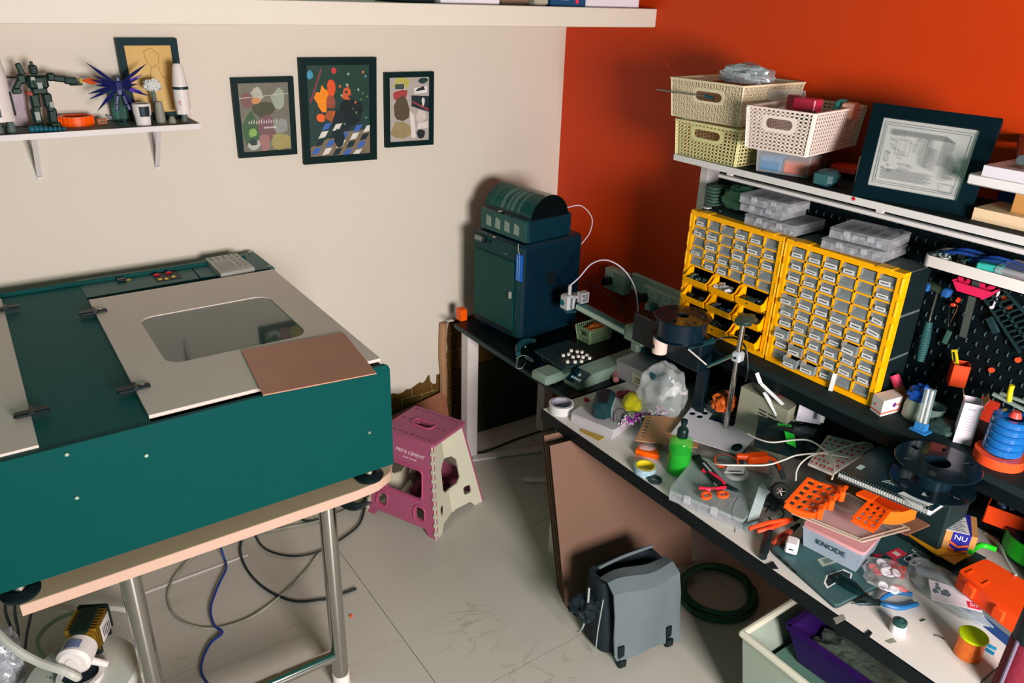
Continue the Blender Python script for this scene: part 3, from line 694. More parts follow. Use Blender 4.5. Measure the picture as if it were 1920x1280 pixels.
g = G(); g.b2((-.06, -2.06, 1.6505), (.0, -1.98, 1.70)); solo('blue_box', g, mat('royal_blue', (10, 70, 150), .4), 'small royal blue box between the framed schematic and the brown carton', 'box')
g = G(); g.b2((-.205, -2.5, 1.7055), (.0, -1.955, 1.733), b=.003); solo('white_book', g, mat('white_gloss', (226, 222, 222), .35), 'thick white folder box lying above the brown carton', 'box')
T = thing('white_carton', 'white box with a dark picture on its lid, upper part of the right end stack', 'box', (-.1, -2.2, 1.7335))
part('carton_body', G().b2((-.215, -2.5, 1.7335), (.03, -1.99, 1.762), b=.001), mat('lilac_white', (226, 220, 230), .45), T)
part('lid_picture', G().b2((-.19, -2.45, 1.762), (.0, -2.03, 1.7628)), mat('lid_grey', (140, 138, 136), .5), T)
T = thing('small_box', 'small white box with green marks on top of the right end stack', 'box', (-.1, -2.2, 1.763))
part('carton_body', G(fr((-.07, -2.12, 1.763), -8)).b2((-.05, -.12, 0), (.08, .08, .018), b=.001), mat('grey_white', (200, 196, 190), .5), T)
part('green_mark', G(fr((-.07, -2.12, 1.763), -8)).b2((-.0512, .046, .004), (-.0505, .07, .014)), mat('lime_mark', (150, 180, 70), .5), T)
part('teal_mark', G(fr((-.07, -2.12, 1.763), -8)).b2((-.0512, .012, .004), (-.0505, .036, .014)), mat('teal_mark', (40, 150, 140), .5), T)
g = G(); g.sph((0.3570, -1.8165, 1.8200), .022, (1, 1, 1)); g.cyl((0.2944, -1.8497, 1.8000), (-0.2250, -2.0771, 1.7900), .012); solo('webcam', g, mat('grey_black', (60, 70, 74), .4), 'dark round headed webcam on a stalk at the far right of the long shelf', 'camera')

# organizers and lids on top of the cabinets
def organizer(label, F, ang, wy, dx, h, z, nd, m=None, group='clear compartment boxes', lat=True, blue=None):
    m = m or m_frost
    T = thing('organizer_box', label, 'box', (F[0] + dx / 2, F[1] + wy / 2, z), group)
    M = fr((F[0], F[1], z), ang)
    g = G(M); t = .0016
    g.b2((0, 0, 0), (dx, wy, t)); g.b2((0, 0, 0), (t, wy, h * .7)); g.b2((dx - t, 0, 0), (dx, wy, h * .7)); g.b2((0, 0, 0), (dx, t, h * .7)); g.b2((0, wy - t, 0), (dx, wy, h * .7))
    for i in range(1, nd): g.b2((0, wy * i / nd - t / 2, 0), (dx, wy * i / nd + t / 2, h * .62))
    g.b2((dx / 2, 0, 0), (dx / 2 + t, wy, h * .62)); part('tray', g, m, T)
    g = G(M); g.b2((-.003, -.003, h * .72), (dx + .003, wy + .003, h), b=.004); part('lid', g, m_frostlid if m is m_frost else m, T)
    if lat:
        for k in (.3, .7) if wy > .15 else (.5,):
            part('latch', G(M).b2((-.006, wy * k - .009, h * .4), (-.001, wy * k + .009, h * .92), b=.001), m_frostlid, T)
    if blue: part('contents', G(M).b2((.01, wy * .35, .003), (.03, wy * .45, h * .5)), mat('royal_blue', (10, 70, 150), .4), T)
    g = G(M)
    for k in range(nd * 3):
        g.box((random.uniform(.012, dx - .012), random.uniform(.012, wy - .012), h * .2), (random.uniform(.008, .02), random.uniform(.006, .015), h * .3), (random.uniform(0, 40), 0, random.uniform(0, 180)))
    part('small_parts', g, mat('pale_small_parts', (150, 158, 172), .6), T, stuff=True)
    return T
random.seed(5)
organizer('long clear compartment box, lowest of the three on the left yellow cabinet', (-.235, -1.50), 3, .19, .17, .034, 1.446, 5)
organizer('middle clear compartment box in the stack on the left yellow cabinet', (-.225, -1.435), 3, .16, .14, .03, 1.4815, 4, blue=True)
organizer('top clear compartment box of the stack on the left yellow cabinet', (-.235, -1.465), 4, .185, .12, .03, 1.5125, 4)
organizer('lower clear compartment box on the right yellow cabinet', (-.235, -1.80), 6, .19, .155, .032, 1.446, 6)
organizer('upper clear compartment box on the right yellow cabinet, dark spot on its lid', (-.215, -1.80), 8, .18, .145, .032, 1.480, 5)
g = G(); g.cyl((-0.1019, -1.7658, 1.5135) , (-0.1074, -1.7686, 1.5150), .008); part('lid_spot', g, m_black, bpy.data.objects['organizer_box.004'])
T = thing('lens_cap', 'round white topped black cap on the left corner of the left yellow cabinet', 'cap', (-0.2083, -1.1133, 1.4440))
q = (-0.2141, -1.1185, 1.4440); part('cap_body', G().cyl(q, up(q, .007), .0155, .0155, 28), m_black, T); part('cap_top', G().cyl(up(q, .007), up(q, .011), .0165, .016, 28), mat('cap_grey', (172, 176, 170), .4), T)
q = (-0.1901, -1.1564, 1.4440); g = G(); g.ring(q, .013, .006, .008); solo('black_ring', g, m_black, 'small black ring beside the white topped cap on the left yellow cabinet', 'ring')
for i in range(6):
    g = G(fr((-.13, -1.09, 1.446 + i * .0115), 0)); g.box((0, random.uniform(-.004, .004), .005), (.09, .05 , .009), (0, 0, random.uniform(-5, 5)), b=.004)
    solo('green_pouch', g, mat('pouch_green', (86, 120, 104), .5, alpha=.9), ['lowest', 'second from bottom', 'third from bottom', 'third from top', 'second from top', 'topmost'][i] + ' flat grey green pouch in the pile behind the white topped cap', 'pouch', 'pile of flat pouches')
g = G(); lump(g, (-.12, -1.18, 1.485), .055, .05, .05, 4, .12); solo('green_bag', g, mat('bag_green', (70, 116, 92), .35, alpha=.85, scale=20, bump=.5), 'soft green plastic bag between the pouches and the clear boxes', 'bag')

# ------------------------------------------------------------ pictures on the cream wall
def poster(name, label, pts, art, paper, fw=.09, fh=.07, depth=.02, off=0.0):
    A, B, C_, D = pts; T = thing(name, label, 'picture', A, None)
    f = bil(A, B, C_, D); g = G()
    holed(g, [(0, 0), (1, 0), (1, 1), (0, 1)], [[(fw, fh), (1 - fw, fh), (1 - fw, 1 - fh), (fw, 1 - fh)]], depth, f)
    part('frame', g, mat('teal_black_frame', (2, 34, 34), .5, spec=.12), T)
    g = G(); holed(g, [(fw * .9, fh * .9), (1 - fw * .9, fh * .9), (1 - fw * .9, 1 - fh * .9), (fw * .9, 1 - fh * .9)], [], .002, lambda u, v, w_: f(u, v, w_ - .007))
    pr = part('print', g, mat(*paper), T)
    mats = {}
    for k, (poly, rgb) in enumerate(art):
        mats.setdefault(rgb, []).append((k, poly))
    g = G(); ml = []
    for mi, (rgb, L_) in enumerate(mats.items()):
        ml.append(mat('art_%d_%d_%d' % rgb, rgb, .5, vary=.18, scale=30)); g.i = mi
        for k, poly in L_:
            n0 = 0; z = -.0068 + k * .00003
            P = [(fw + (1 - 2 * fw) * min(1, max(0, u)), fh + (1 - 2 * fh) * min(1, max(0, v))) for u, v in poly]
            tri = tessellate_polygon([[Vector((a, b, 0)) for a, b in P]])
            g.add([f(a, b, z) for a, b in P], [tuple(t_) for t_ in tri])
    part('printed_shapes', g, ml, pr)
    return T
def blob(cu, cv, ru, rv, n=9, j=.25, rnd=random):
    return [(cu + ru * (1 + rnd.uniform(-j, j)) * math.cos(2 * PI * i / n), cv + rv * (1 + rnd.uniform(-j, j)) * math.sin(2 * PI * i / n)) for i in range(n)]
random.seed(8)
YF = .105
art = [(blob(.5, .62, .26, .12), (70, 74, 56)), (blob(.2, .3, .2, .25), (58, 96, 60)), (blob(.5, .35, .2, .18), (116, 84, 88)), (blob(.15, .75, .14, .1), (120, 84, 84)), (blob(.78, .75, .14, .16), (150, 164, 146)),
       (blob(.38, .83, .12, .1), (174, 176, 160)), (blob(.33, .74, .09, .05), (196, 140, 84)), (blob(.22, .28, .09, .07), (130, 170, 90)), (blob(.45, .12, .12, .15), (156, 112, 110)), (blob(.8, .12, .2, .12), (150, 150, 96)),
       (blob(.22, .1, .12, .08), (176, 182, 170)), (blob(.22, .14, .08, .05), (44, 60, 62)), (blob(.8, .36, .15, .1), (140, 146, 140)), ([(.62, 0.02), (.98, .02), (.98, .2), (.62, .24)], (158, 148, 92)), ([(0, .78), (1, .83), (1, .84), (0, .79)], (190, 190, 180))]
for i in range(12): art.append(([(.15 + i * .05, .41), (.17 + i * .05, .41), (.18 + i * .05, .45 + .02 * (i % 3)), (.155 + i * .05, .45)], (200, 190, 190)))
for i in range(9): art.append(([(.45 + i * .03, .335), (.47 + i * .03, .335), (.47 + i * .03, .36), (.45 + i * .03, .36)], (210, 206, 200)))
poster('framed_poster', 'left framed poster, a faded grey green collage print on the cream wall', [(-1.4768, 0.1050, 1.5174), (-1.2477, 0.1050, 1.5146), (-1.2388, 0.1050, 1.8086), (-1.4741, 0.1050, 1.8097)], art, ('poster_left', (112, 112, 100), .4, 0, .3, 40))
art = [(blob(.5, .8, .5, .22), (22, 62, 50)), (blob(.25, .65, .12, .12, 14, .4), (244, 140, 20)), (blob(.38, .75, .06, .1), (220, 84, 34)), (blob(.62, .68, .07, .08), (206, 92, 50)), (blob(.36, .6, .08, .09), (150, 76, 56)), (blob(.36, .45, .1, .07), (160, 84, 40)),
       (blob(.2, .43, .07, .05), (234, 100, 40)), (blob(.45, .46, .06, .04), (230, 90, 40)), (blob(.68, .5, .2, .16), (6, 26, 32)), (blob(.5, .3, .12, .2), (8, 34, 40)), ([(0, 0), (1, 0), (1, .28), (.5, .26), (0, .1)], (120, 108, 86))]
for i in range(5):
    for j in range(4):
        u, v = .02 + i * .17 + j * .06, .0 + j * .09 - i * .012 + .02
        art.append(([(u, v), (u + .11, v + .015), (u + .17, v + .085), (u + .06, v + .075)], [(60, 100, 180), (214, 214, 206), (16, 40, 52)][(i + j * 2) % 3]))
art += [(blob(.48, .2, .09, .12), (8, 34, 40)), ([(.02, .6), (.06, .6), (.24, .95), (.22, .97)], (120, 60, 70)), (blob(.42, .94, .04, .03), (200, 60, 60)), (blob(.05, .9, .05, .05), (60, 150, 180))]
for i in range(26): art.append((blob(random.uniform(.5, .98), random.uniform(.35, .95), .02, .015), random.choice([(200, 110, 70), (70, 120, 80), (150, 170, 150), (40, 90, 140), (20, 50, 50)])))
poster('framed_poster', 'tall middle framed poster, dark print with orange shapes over blue checks', [(-1.2229, 0.1050, 1.4701), (-0.9038, 0.1050, 1.4638), (-0.8873, 0.1050, 1.8724), (-1.2119, 0.1050, 1.8754)], art, ('poster_middle', (30, 62, 58), .4, 0, .4, 30))
art = [(blob(.3, .9, .22, .12), (180, 176, 90)), (blob(.28, .83, .12, .09), (196, 190, 176)), ([(.15, .82), (.37, .82), (.37, .9), (.15, .9)], (60, 74, 78)), (blob(.28, .72, .18, .1), (164, 66, 66)), (blob(.3, .5, .25, .2), (84, 76, 56)), (blob(.3, .18, .25, .14), (150, 136, 96)),
       ([(.55, .55), (1, .45), (1, .7), (.55, .72)], (26, 44, 52)), ([(.55, .62), (1, .46), (1, .5), (.55, .64)], (150, 60, 70)), ([(.62, .74), (.95, .76), (.95, .86), (.62, .83)], (224, 222, 222)), ([(.65, .78), (.9, .8), (.86, .86), (.7, .82)], (30, 40, 46)),
       (blob(.8, .4, .14, .1), (206, 196, 190)), (blob(.85, .95, .12, .05), (30, 60, 60)), ([(.55, .05), (.66, .05), (.62, .4), (.5, .5)], (220, 214, 210)), (blob(.8, .1, .12, .08), (30, 40, 44)), ([(.7, .18), (.98, .2), (.98, .3), (.72, .28)], (216, 210, 206)), (blob(.85, .62, .04, .07), (210, 210, 212))]
poster('framed_poster', 'small right framed poster, brown figure and black and white panels', [(-0.8595, 0.1050, 1.5094), (-0.6286, 0.1050, 1.5053), (-0.6219, 0.1050, 1.8107), (-0.8518, 0.1050, 1.8123)], art, ('poster_right', (176, 170, 164), .4, 0, .15, 30))

# ------------------------------------------------------------ things on the small wall shelf
ZS = 1.6825
m_wh = mat('matte_white', (224, 218, 216), .45)
m_gm = mat('gunmetal_grey', (88, 104, 100), .5)
T = thing('model_rocket', 'tall white and black model rocket at the far left end of the small shelf', 'model', (-2.222, -.01, ZS))
q = (-2.222, -.01, ZS)
part('body', G().lathe([(.001, .035), (.046, .035), (.044, .16), (.036, .23), (.034, .40), (.001, .42)], q, 28), m_wh, T)
g = G()
for a in (0, 70, 180, 250): g.lathe([(.0465, .05), (.0475, .05), (.0465, .12), (.0455, .12)], q, 4, Matrix.Translation(q) @ Euler((0, 0, R(a - 30))).to_matrix().to_4x4() @ Matrix.Translation([-v for v in q]), .16, True)
part('black_panel', g, mat('panel_black', (20, 44, 50), .45), T)
for a in range(5):
    x, y = q[0] + .03 * math.cos(a * 1.256 - .6), q[1] + .03 * math.sin(a * 1.256 - .6)
    part('nozzle', G().lathe([(.006, .036), (.009, .028), (.014, .0)], (x, y, ZS), 16), m_gm, T)
g = G(fr((-2.165, .085, ZS), -30, -4)); g.box((0, 0, .075), (.052, .014, .148), b=.001); T = thing('display_card_box', 'narrow pink white marbled box standing between the rocket and the robot figure', 'box', (-2.165, .085, ZS)); part('carton', g, mat('pink_marble_card', (228, 214, 226), .4, scale=16, rgb2=(150, 120, 132), detail=10), T)
g = G(fr((-2.165, .085, ZS), -30, -4)); g.box((0, 0, .150), (.053, .015, .004)); part('top_edge', g, mat('panel_black', (20, 44, 50), .45), T)
# generic dark robot figure
def robot():
    qx, qy = (-2.0997, 0.0000, 1.6856)[0], .0
    T = thing('robot_figure', 'dark green black toy robot on the small shelf pointing an arm with an orange tip', 'figure', (qx, qy, ZS))
    m = mat('robot_dark', (22, 48, 42), .4, .3); m2 = mat('robot_grey', (130, 140, 134), .35, .3); M = fr((qx, qy, ZS), 8)
    def P(nm, ps, mm=m, lb=None):
        g = G(M)
        for c, d, *r in ps: g.box(c, d, r[0] if r else (0, 0, 0), b=min(d) * .18)
        return part(nm, g, mm, T, lb)
    for s in (-1, 1):
        P('leg', [((s * .018, 0, .008), (.024, .042, .016)), ((s * .018, 0, .030), (.02, .022, .034), (0, s * 4, 0)), ((s * .016, -.002, .046), (.016, .024, .014)), ((s * .014, 0, .064), (.02, .022, .032))])
    P('shin_plate', [((-.018, -.014, .032), (.012, .006, .02)), ((.018, -.014, .055), (.01, .006, .014))], m2)
    P('torso', [((0, 0, .085), (.034, .024, .014)), ((0, 0, .104), (.046, .03, .03)), ((0, -.014, .106), (.026, .01, .018)), ((-.028, .008, .125), (.012, .012, .04), (0, -14, 0))])
    P('chest_plate', [((0, -.02, .098), (.012, .004, .014)), ((-.012, -.018, .113), (.01, .004, .008))], m2)
    P('head', [((-.004, -.002, .131), (.018, .02, .02)), ((-.004, -.012, .130), (.010, .006, .008)), ((-.004, 0, .144), (.005, .014, .008))])
    P('arm', [((-.034, 0, .112), (.018, .022, .02)), ((-.046, -.004, .098), (.012, .014, .026), (0, 35, 0)), ((-.052, -.014, .088), (.02, .012, .012))])
    P('arm', [((.032, 0, .114), (.018, .022, .018)), ((.052, -.002, .109), (.03, .014, .014), (0, 8, 0)), ((.075, -.004, .104), (.03, .018, .016), (0, 6, 0)), ((.086, -.004, .097), (.03, .01, .008))])
    P('gold_muzzle', [((.098, -.004, .103), (.008, .012, .012))], mat('muzzle_gold', (170, 160, 70), .4))
    g = G(M); g.cyl((.102, -.004, .103), (.122, -.004, .101), .002, .0085, 6); g.cyl((.122, -.004, .101), (.148, -.004, .099), .0085, .001, 6); part('flame', g, mat('flame_orange', (214, 84, 36), .35), T, 'orange red tip')
    T.scale = (1.25, 1.3, 1.38)
    P('red_part', [((-.026, -.016, .082), (.014, .012, .01), (0, 20, 0))], mat('rust_red', (150, 60, 44), .5))
robot()
g = G(); n = 8
for i in range(n):
    c = (-2.1454, -0.0500, 1.6876); g.sph((c[0] + i * .0125, -.055 + .004 * math.sin(i), ZS + .010 - .0006 * i), .012 - .0007 * i, (.8, 1, 1), 14, 8)
solo('segmented_worm', g, mat('sea_blue', (24, 96, 116), .4), 'blue green ribbed tapering piece at the front of the small shelf below the robot', 'toy')
g = G(); c = (-2.0092, 0.0183, 1.6840)
g.ring((c[0], c[1] + .03, ZS), .041, .030, .020, 36, arc=.93); g.box((c[0] - .046, c[1] + .018, ZS + .008), (.02, .012, .014), b=.002)
for k in range(10):
    a = PI + .25 + k * .26; g.box((c[0] + .042 * math.cos(a), c[1] + .03 + .042 * math.sin(a), ZS + .012), (.003, .004, .016), (0, 0, math.degrees(a)))
solo('orange_ring', g, mat('neon_orange', (255, 92, 0), .4), 'bright orange open ring with ribs lying on the small wall shelf', 'ring').scale = (1.3, 1.15, 1.5)
c = (-1.9339, 0.0342, 1.6840); T = thing('keychain_tag', 'tan tag block with dark scribble at the front edge of the small shelf', 'tag', c)
M = fr((c[0], c[1], ZS), 12); part('tag_body', G(M).box((0, 0, .009), (.03, .012, .018), (15, 0, 0), b=.001), mat('tan_card', (196, 130, 90), .6), T)
g = G(M)
for k in range(5): g.box((-.008 + k * .004, -.0068, .009 + .002 * (k % 2)), (.0025, .0008, .006), (15, 20 * k, 0))
part('scribble', g, m_ink, T)
g = G(); random.seed(3)
for k in range(7): g.box(((-1.8868, 0.0900, 1.6840)[0] + random.uniform(-.012, .02), (-1.8868, 0.0900, 1.6840)[1] + random.uniform(-.005, .02), ZS + .008 + random.uniform(0, .01)), (.022, .004, .007), (random.uniform(-40, 40), random.uniform(-40, 40), random.uniform(0, 90)))
solo('silver_clips', g, mat('silver_clip', (190, 196, 196), .3, .4), 'little heap of silver and white clips behind the tan tag', 'clips')
# spiky winged model, a plain stand in
def spiky():
    c = Vector((-1.8719, -0.0100, 1.8089)); T = thing('spiky_model', 'dark blue winged model with long spikes on a stand before the gold picture', 'model', (c.x, c.y, ZS))
    m = mat('navy_plastic', (26, 34, 96), .35); mv = mat('violet_clear', (96, 70, 190), .25)
    g = G(); g.box(c, (.022, .02, .03), (10, 0, 0), b=.003); g.box(c + Vector((0, -.004, .02)), (.012, .012, .014), b=.002); g.box(c + Vector((.0, 0, -.02)), (.016, .014, .02), b=.002); part('core', g, m, T)
    g = G(); random.seed(6)
    sp = [(-1.9547, -0.0200, 1.8806), (-1.7754, 0.0000, 1.8722), (-1.9668, -0.0200, 1.7870), (-1.9496, -0.0300, 1.7344), (-1.8336, -0.0300, 1.7284), (-1.7830, -0.0100, 1.7717), (-1.9503, -0.0100, 1.8279), (-1.9395, 0.0000, 1.8102), (-1.8019, 0.0000, 1.8292), (-1.9676, -0.0400, 1.7729), (-1.8546, -0.0200, 1.7487), (-1.9197, -0.0300, 1.7530), (-1.8152, -0.0200, 1.8114), (-1.9361, 0.0100, 1.8387)]
    for e in sp:
        e = Vector(e); d = e - c; s_ = c + d * .12; w_ = .0055
        g.cyl(s_, s_ + d * .45, .003, w_, 4); g.cyl(s_ + d * .45, e, w_, .0006, 4)
    part('wing_spikes', g, m, T)
    g = G()
    for e in ((-1.7974, -0.0200, 1.8410), (-1.8026, -0.0200, 1.7872), (-1.8152, -0.0300, 1.7820)):
        e = Vector(e); d = e - c; g.cyl(c + d * .5, e, .004, .0008, 4)
    part('violet_tips', g, mv, T, 'violet tips')
    for s in (-1, 1):
        g = G(); g.box(c + Vector((s * .012, -.004, -.045)), (.010, .012, .03), (0, s * -12, 0), b=.002); g.box(c + Vector((s * .018, -.006, -.068)), (.010, .016, .02), (0, s * -12, 0), b=.002); part('leg', g, m, T)
    g = G(); g.tube([(c.x, c.y + .012, c.z - .02), (c.x + .004, c.y + .02, ZS + .05), (c.x + .002, c.y + .01, ZS + .004)], .0025, 8); g.cyl((c.x, c.y + .01, ZS), (c.x, c.y + .01, ZS + .004), .022); part('stand', g, mat('stand_clear', (60, 90, 92), .2, alpha=.7), T)
spiky()
g = G(fr((-1.868, .075, ZS), 5)); g.box((0, 0, .068), (.05, .03, .136), b=.010); g.box((.0, -.02, .09), (.034, .014, .05), b=.004); g.box((.014, 0, .14), (.02, .018, .012), b=.003)
solo('backpack_figure', g, mat('grey_green_blur', (56, 104, 92), .6), 'grey green block shaped model standing behind the spiky blue model', 'model')
# gold picture
C_, D = (-1.6452, 0.1000, 1.9469), (-1.8410, 0.1000, 1.9475)
A = ((-1.8398, 0.0600, 1.7172)[0], .06, 1.684); B = ((-1.6546, 0.0600, 1.7076)[0], .06, 1.684)
T = thing('gold_picture', 'leaning black framed gold toned sketch on the small wall shelf', 'picture', A)
f = bil(A, B, C_, D); g = G(); holed(g, [(0, 0), (1, 0), (1, 1), (0, 1)], [[(.12, .09), (.88, .09), (.88, .91), (.12, .91)]], .012, f); part('frame', g, mat('slate_frame', (16, 46, 52), .5, spec=.12), T)
g = G(); holed(g, [(.11, .08), (.89, .08), (.89, .92), (.11, .92)], [], .002, lambda u, v, w_: f(u, v, w_ - .004)); pr = part('print', g, mat('gold_paper', (204, 158, 84), .4, scale=8, rgb2=(214, 186, 110)), T)
g = G(); nn = f(0, 0, 1) - f(0, 0, 0)
for (u0, v0, u1, v1) in ((.42, .84, .55, .88), (.55, .88, .66, .8), (.66, .8, .64, .68), (.42, .84, .44, .72), (.44, .72, .52, .64), (.52, .64, .6, .68), (.5, .64, .46, .5), (.62, .66, .66, .54), (.46, .5, .36, .44), (.66, .54, .8, .48), (.5, .5, .5, .3), (.72, .5, .74, .3)): g.bar(f(u0, v0, -.0035), f(u1, v1, -.0035), .0016, .0004, nn)
part('sketch_lines', g, mat('sepia_line', (150, 106, 60), .6), pr)
# small things right of the spiky model
q = (-1.8170, -0.0200, 1.6950); q = (q[0], -.03, ZS)
T = thing('checkered_cup', 'small white cup with black checker panels on the small wall shelf', 'cup', q); T.scale = (1.35, 1.35, 1.35)
part('cup_body', G().lathe([(.001, 0), (.019, 0), (.022, .05), (.020, .052), (.018, .006), (.001, .005)], q, 28), m_wh, T)
g = G()
for a, z0 in ((-115, .022), (-45, .0), (60, .024), (140, .002)): g.lathe([(.0198 + z0 * .06, z0), (.0206 + z0 * .06, z0), (.0221 + z0 * .06, z0 + .024), (.0213 + z0 * .06, z0 + .024)], q, 5, Matrix.Translation(q) @ Euler((0, 0, R(a))).to_matrix().to_4x4() @ Matrix.Translation([-v for v in q]), .17, True)
part('black_panel', g, mat('panel_black', (20, 44, 50), .45), T)
g = G(); q = ((-1.7578, -0.0200, 1.6950)[0], -.01, ZS); g.lathe([(.001, 0), (.012, 0), (.0125, .008), (.011, .04), (.009, .05), (.001, .05)], q, 20); solo('grey_canister', g, mat('warm_grey', (140, 140, 128), .5), 'small grey canister between the checkered cup and the white capsule', 'canister').scale = (1.25, 1.25, 1.4)
g = G(); q = ((-1.7269, -0.0300, 1.6982)[0], -.035, ZS); g.lathe([(.001, 0), (.010, 0), (.0085, .010), (.005, .017), (.001, .019)], q, 18); solo('grey_cone', g, mat('warm_grey', (140, 140, 128), .5), 'tiny grey cone in front of the gold picture, beside the canister', 'cone').scale = (1.3, 1.3, 1.3)
g = G(); c = (-1.7656, 0.0100, 1.8032); lump(g, c, .026, .014, .018, 12, .3, 0, 0, 14, 4, False); solo('white_cloth_model', g, mat('white_fuzz', (206, 210, 208), .8), 'small crumpled white model perched on a dark post before the gold picture', 'model')
g = G(); g.cyl((c[0], c[1], ZS), (c[0], c[1], c[2] - .004), .007); solo('dark_post', g, m_gm, 'dark grey post under the crumpled white model', 'post')
q = ((-1.6832, -0.0200, 1.6943)[0], -.02, ZS); T = thing('space_capsule', 'white capsule model with black band and red letters, right end of the small shelf', 'model', q); T.scale = (1.2, 1.2, 1.27)
Q = up(q, .022)
part('body', G().lathe([(.001, 0), (.0205, 0), (.021, .05), (.020, .075), (.019, .085), (.0135, .122), (.010, .128), (.001, .13)], Q, 28), m_wh, T)
part('band', G().lathe([(.0208, .064), (.0216, .064), (.0212, .071), (.0205, .071)], Q, 28, None, 1, True), mat('panel_black', (20, 44, 50), .45), T)
part('nozzle', G().lathe([(.007, .022), (.008, .012), (.011, .0), (.009, 0), (.004, .014)], q, 20), m_gm, T)
text('US', .011, Matrix.Translation((Q[0] - .011, Q[1] - .0185, Q[2] + .030)) @ Euler((R(90), 0, R(-30))).to_matrix().to_4x4() @ Matrix.Rotation(R(90), 4, 'Z'), mat('red_print', (210, 50, 50), .5), T)
g = G()
for a in (-20, 100, 220): g.box((Q[0] + .022 * math.cos(R(a)), Q[1] + .022 * math.sin(R(a)), Q[2] + .006), (.006, .003, .012), (0, 0, a))
part('fin', g, m_wh, T)

# ------------------------------------------------------------ things on the loft slab
g = G(); g.b2(((-0.8910, -0.4400, 2.0802)[0], -.42, 2.0845), ((-0.6477, -0.4400, 2.0847)[0], -.2, 2.20), b=.003); solo('white_box', g, mat('lilac_white', (226, 220, 230), .45), 'left white box lying at the front edge of the loft slab', 'box')
g = G(); g.b2(((-0.2465, -0.4400, 2.0920)[0], -.42, 2.0845), ((0.0336, -0.4400, 2.0971)[0], -.2, 2.20), b=.003); solo('white_box', g, mat('lilac_white', (226, 220, 230), .45), 'right white box on the loft slab in front of the orange wall', 'box')
g = G(); g.b2(((-0.6315, -0.4400, 2.0850)[0], -.40, 2.0845), ((-0.4938, -0.4400, 2.0875)[0], -.2, 2.16), b=.012); solo('brown_pack', g, mat('brown_grey', (120, 100, 80), .7), 'brown grey pack between the white box and the blue packet on the loft', 'pack')
g = G(); g.b2(((-0.4889, -0.4400, 2.0876)[0], -.42, 2.0845), ((-0.4247, -0.4400, 2.0887)[0], -.25, 2.16), b=.008); solo('beige_pouch', g, mat('beige_soft', (176, 170, 150), .6), 'beige pouch squeezed left of the blue packet on the loft', 'pouch')
T = thing('blue_packet', 'dark blue packet with a red dot on the loft slab', 'box', ((-0.4146, -0.4400, 2.0889)[0], -.4, 2.0845))
part('carton', G().b2(((-0.4197, -0.4400, 2.0888)[0], -.425, 2.0845), ((-0.2518, -0.4400, 2.0919)[0], -.25, 2.16), b=.003), mat('deep_blue_card', (20, 70, 110), .45), T)
q = (-0.2966, -0.4260, 2.1019); part('red_dot', G().cyl((q[0], -.425, q[2]), (q[0], -.4265, q[2]), .008), mat('neon_pink', (230, 50, 90), .4), T)
part('white_strip', G().b2(((-0.3741, -0.4260, 2.1003)[0], -.4265, 2.106), ((-0.3382, -0.4260, 2.1010)[0], -.425, 2.112)), m_wh, T)
g = G(); g.b2(((-1.0371, -0.4400, 2.0776)[0], -.40, 2.0845), ((-0.8994, -0.4400, 2.0801)[0], -.2, 2.105), b=.004); solo('dark_tray', g, m_slate, 'low dark tray at the left of the left white box on the loft slab', 'tray')

# ------------------------------------------------------------ large enclosed printer with its filament unit
MP = fr((-.487, -.403, .7005), 6)
W_, D_, H_ = .335, .36, .452
m_pt = mat('printer_teal_black', (8, 40, 54), .35, vary=.06); m_pg = mat('printer_front', (8, 56, 58), .4, spec=.15)
T = thing('enclosed_printer', 'large black enclosed 3D printer with a glass door on the corner desk', 'printer', (-.33, -.22, .70))
part('housing', G(MP).b2((0, 0, .008), (D_, W_, H_), b=.012), m_pt, T)
g = G(MP); g.b2((-.006, .012, .03), (.0, W_ - .006, H_ - .006), b=.002); part('front_frame', g, m_pg, T)
d = part('door', G(MP).b2((-.012, .045, .052), (-.006, W_ - .014, .372), b=.002), mat('door_glass', (6, 66, 60), .4, spec=.15), T)
part('door_handle', G(MP).box((-.018, .058, .222), (.012, .014, .034), (0, 0, 0), b=.003), mat('handle_light', (170, 180, 168), .3, .5), d)
part('lower_slot', G(MP).b2((-.0075, .05, .034), (-.0055, W_ - .02, .05)), m_black, T)
part('side_vent', G(MP).b2((.14, -.0015, .245), (.20, .001, .31)), m_black, T)
part('side_panel', G(MP).b2((.015, -.001, .03), (.345, .001, .43), b=.0005), mat('side_panel_dark', (6, 34, 50), .3), T)
g = G(MP); g.box((-.012, W_ - .055, H_ - .028), (.014, .07, .032), (0, 14, 0), b=.003); sc = part('control_screen', g, m_black, T)
part('screen_glass', G(MP).box((-.0195, W_ - .052, H_ - .026), (.001, .05, .02), (0, 14, 0)), mat('screen_grey', (120, 130, 122), .2), sc)
part('knob', G(MP).cyl((-.008, W_ - .115, H_ - .03), (-.014, W_ - .115, H_ - .03), .008), m_black, T)
text('printer', .010, MP @ basis((-.0066, .11, .394), (0, -1, 0), (0, 0, 1)), mat('faint_print', (110, 140, 136), .5), T)
for x in (.03, .33):
    for y in (.03, .3): part('foot', G(MP).cyl((x, y, 0), (x, y, .01), .015), m_black, T)
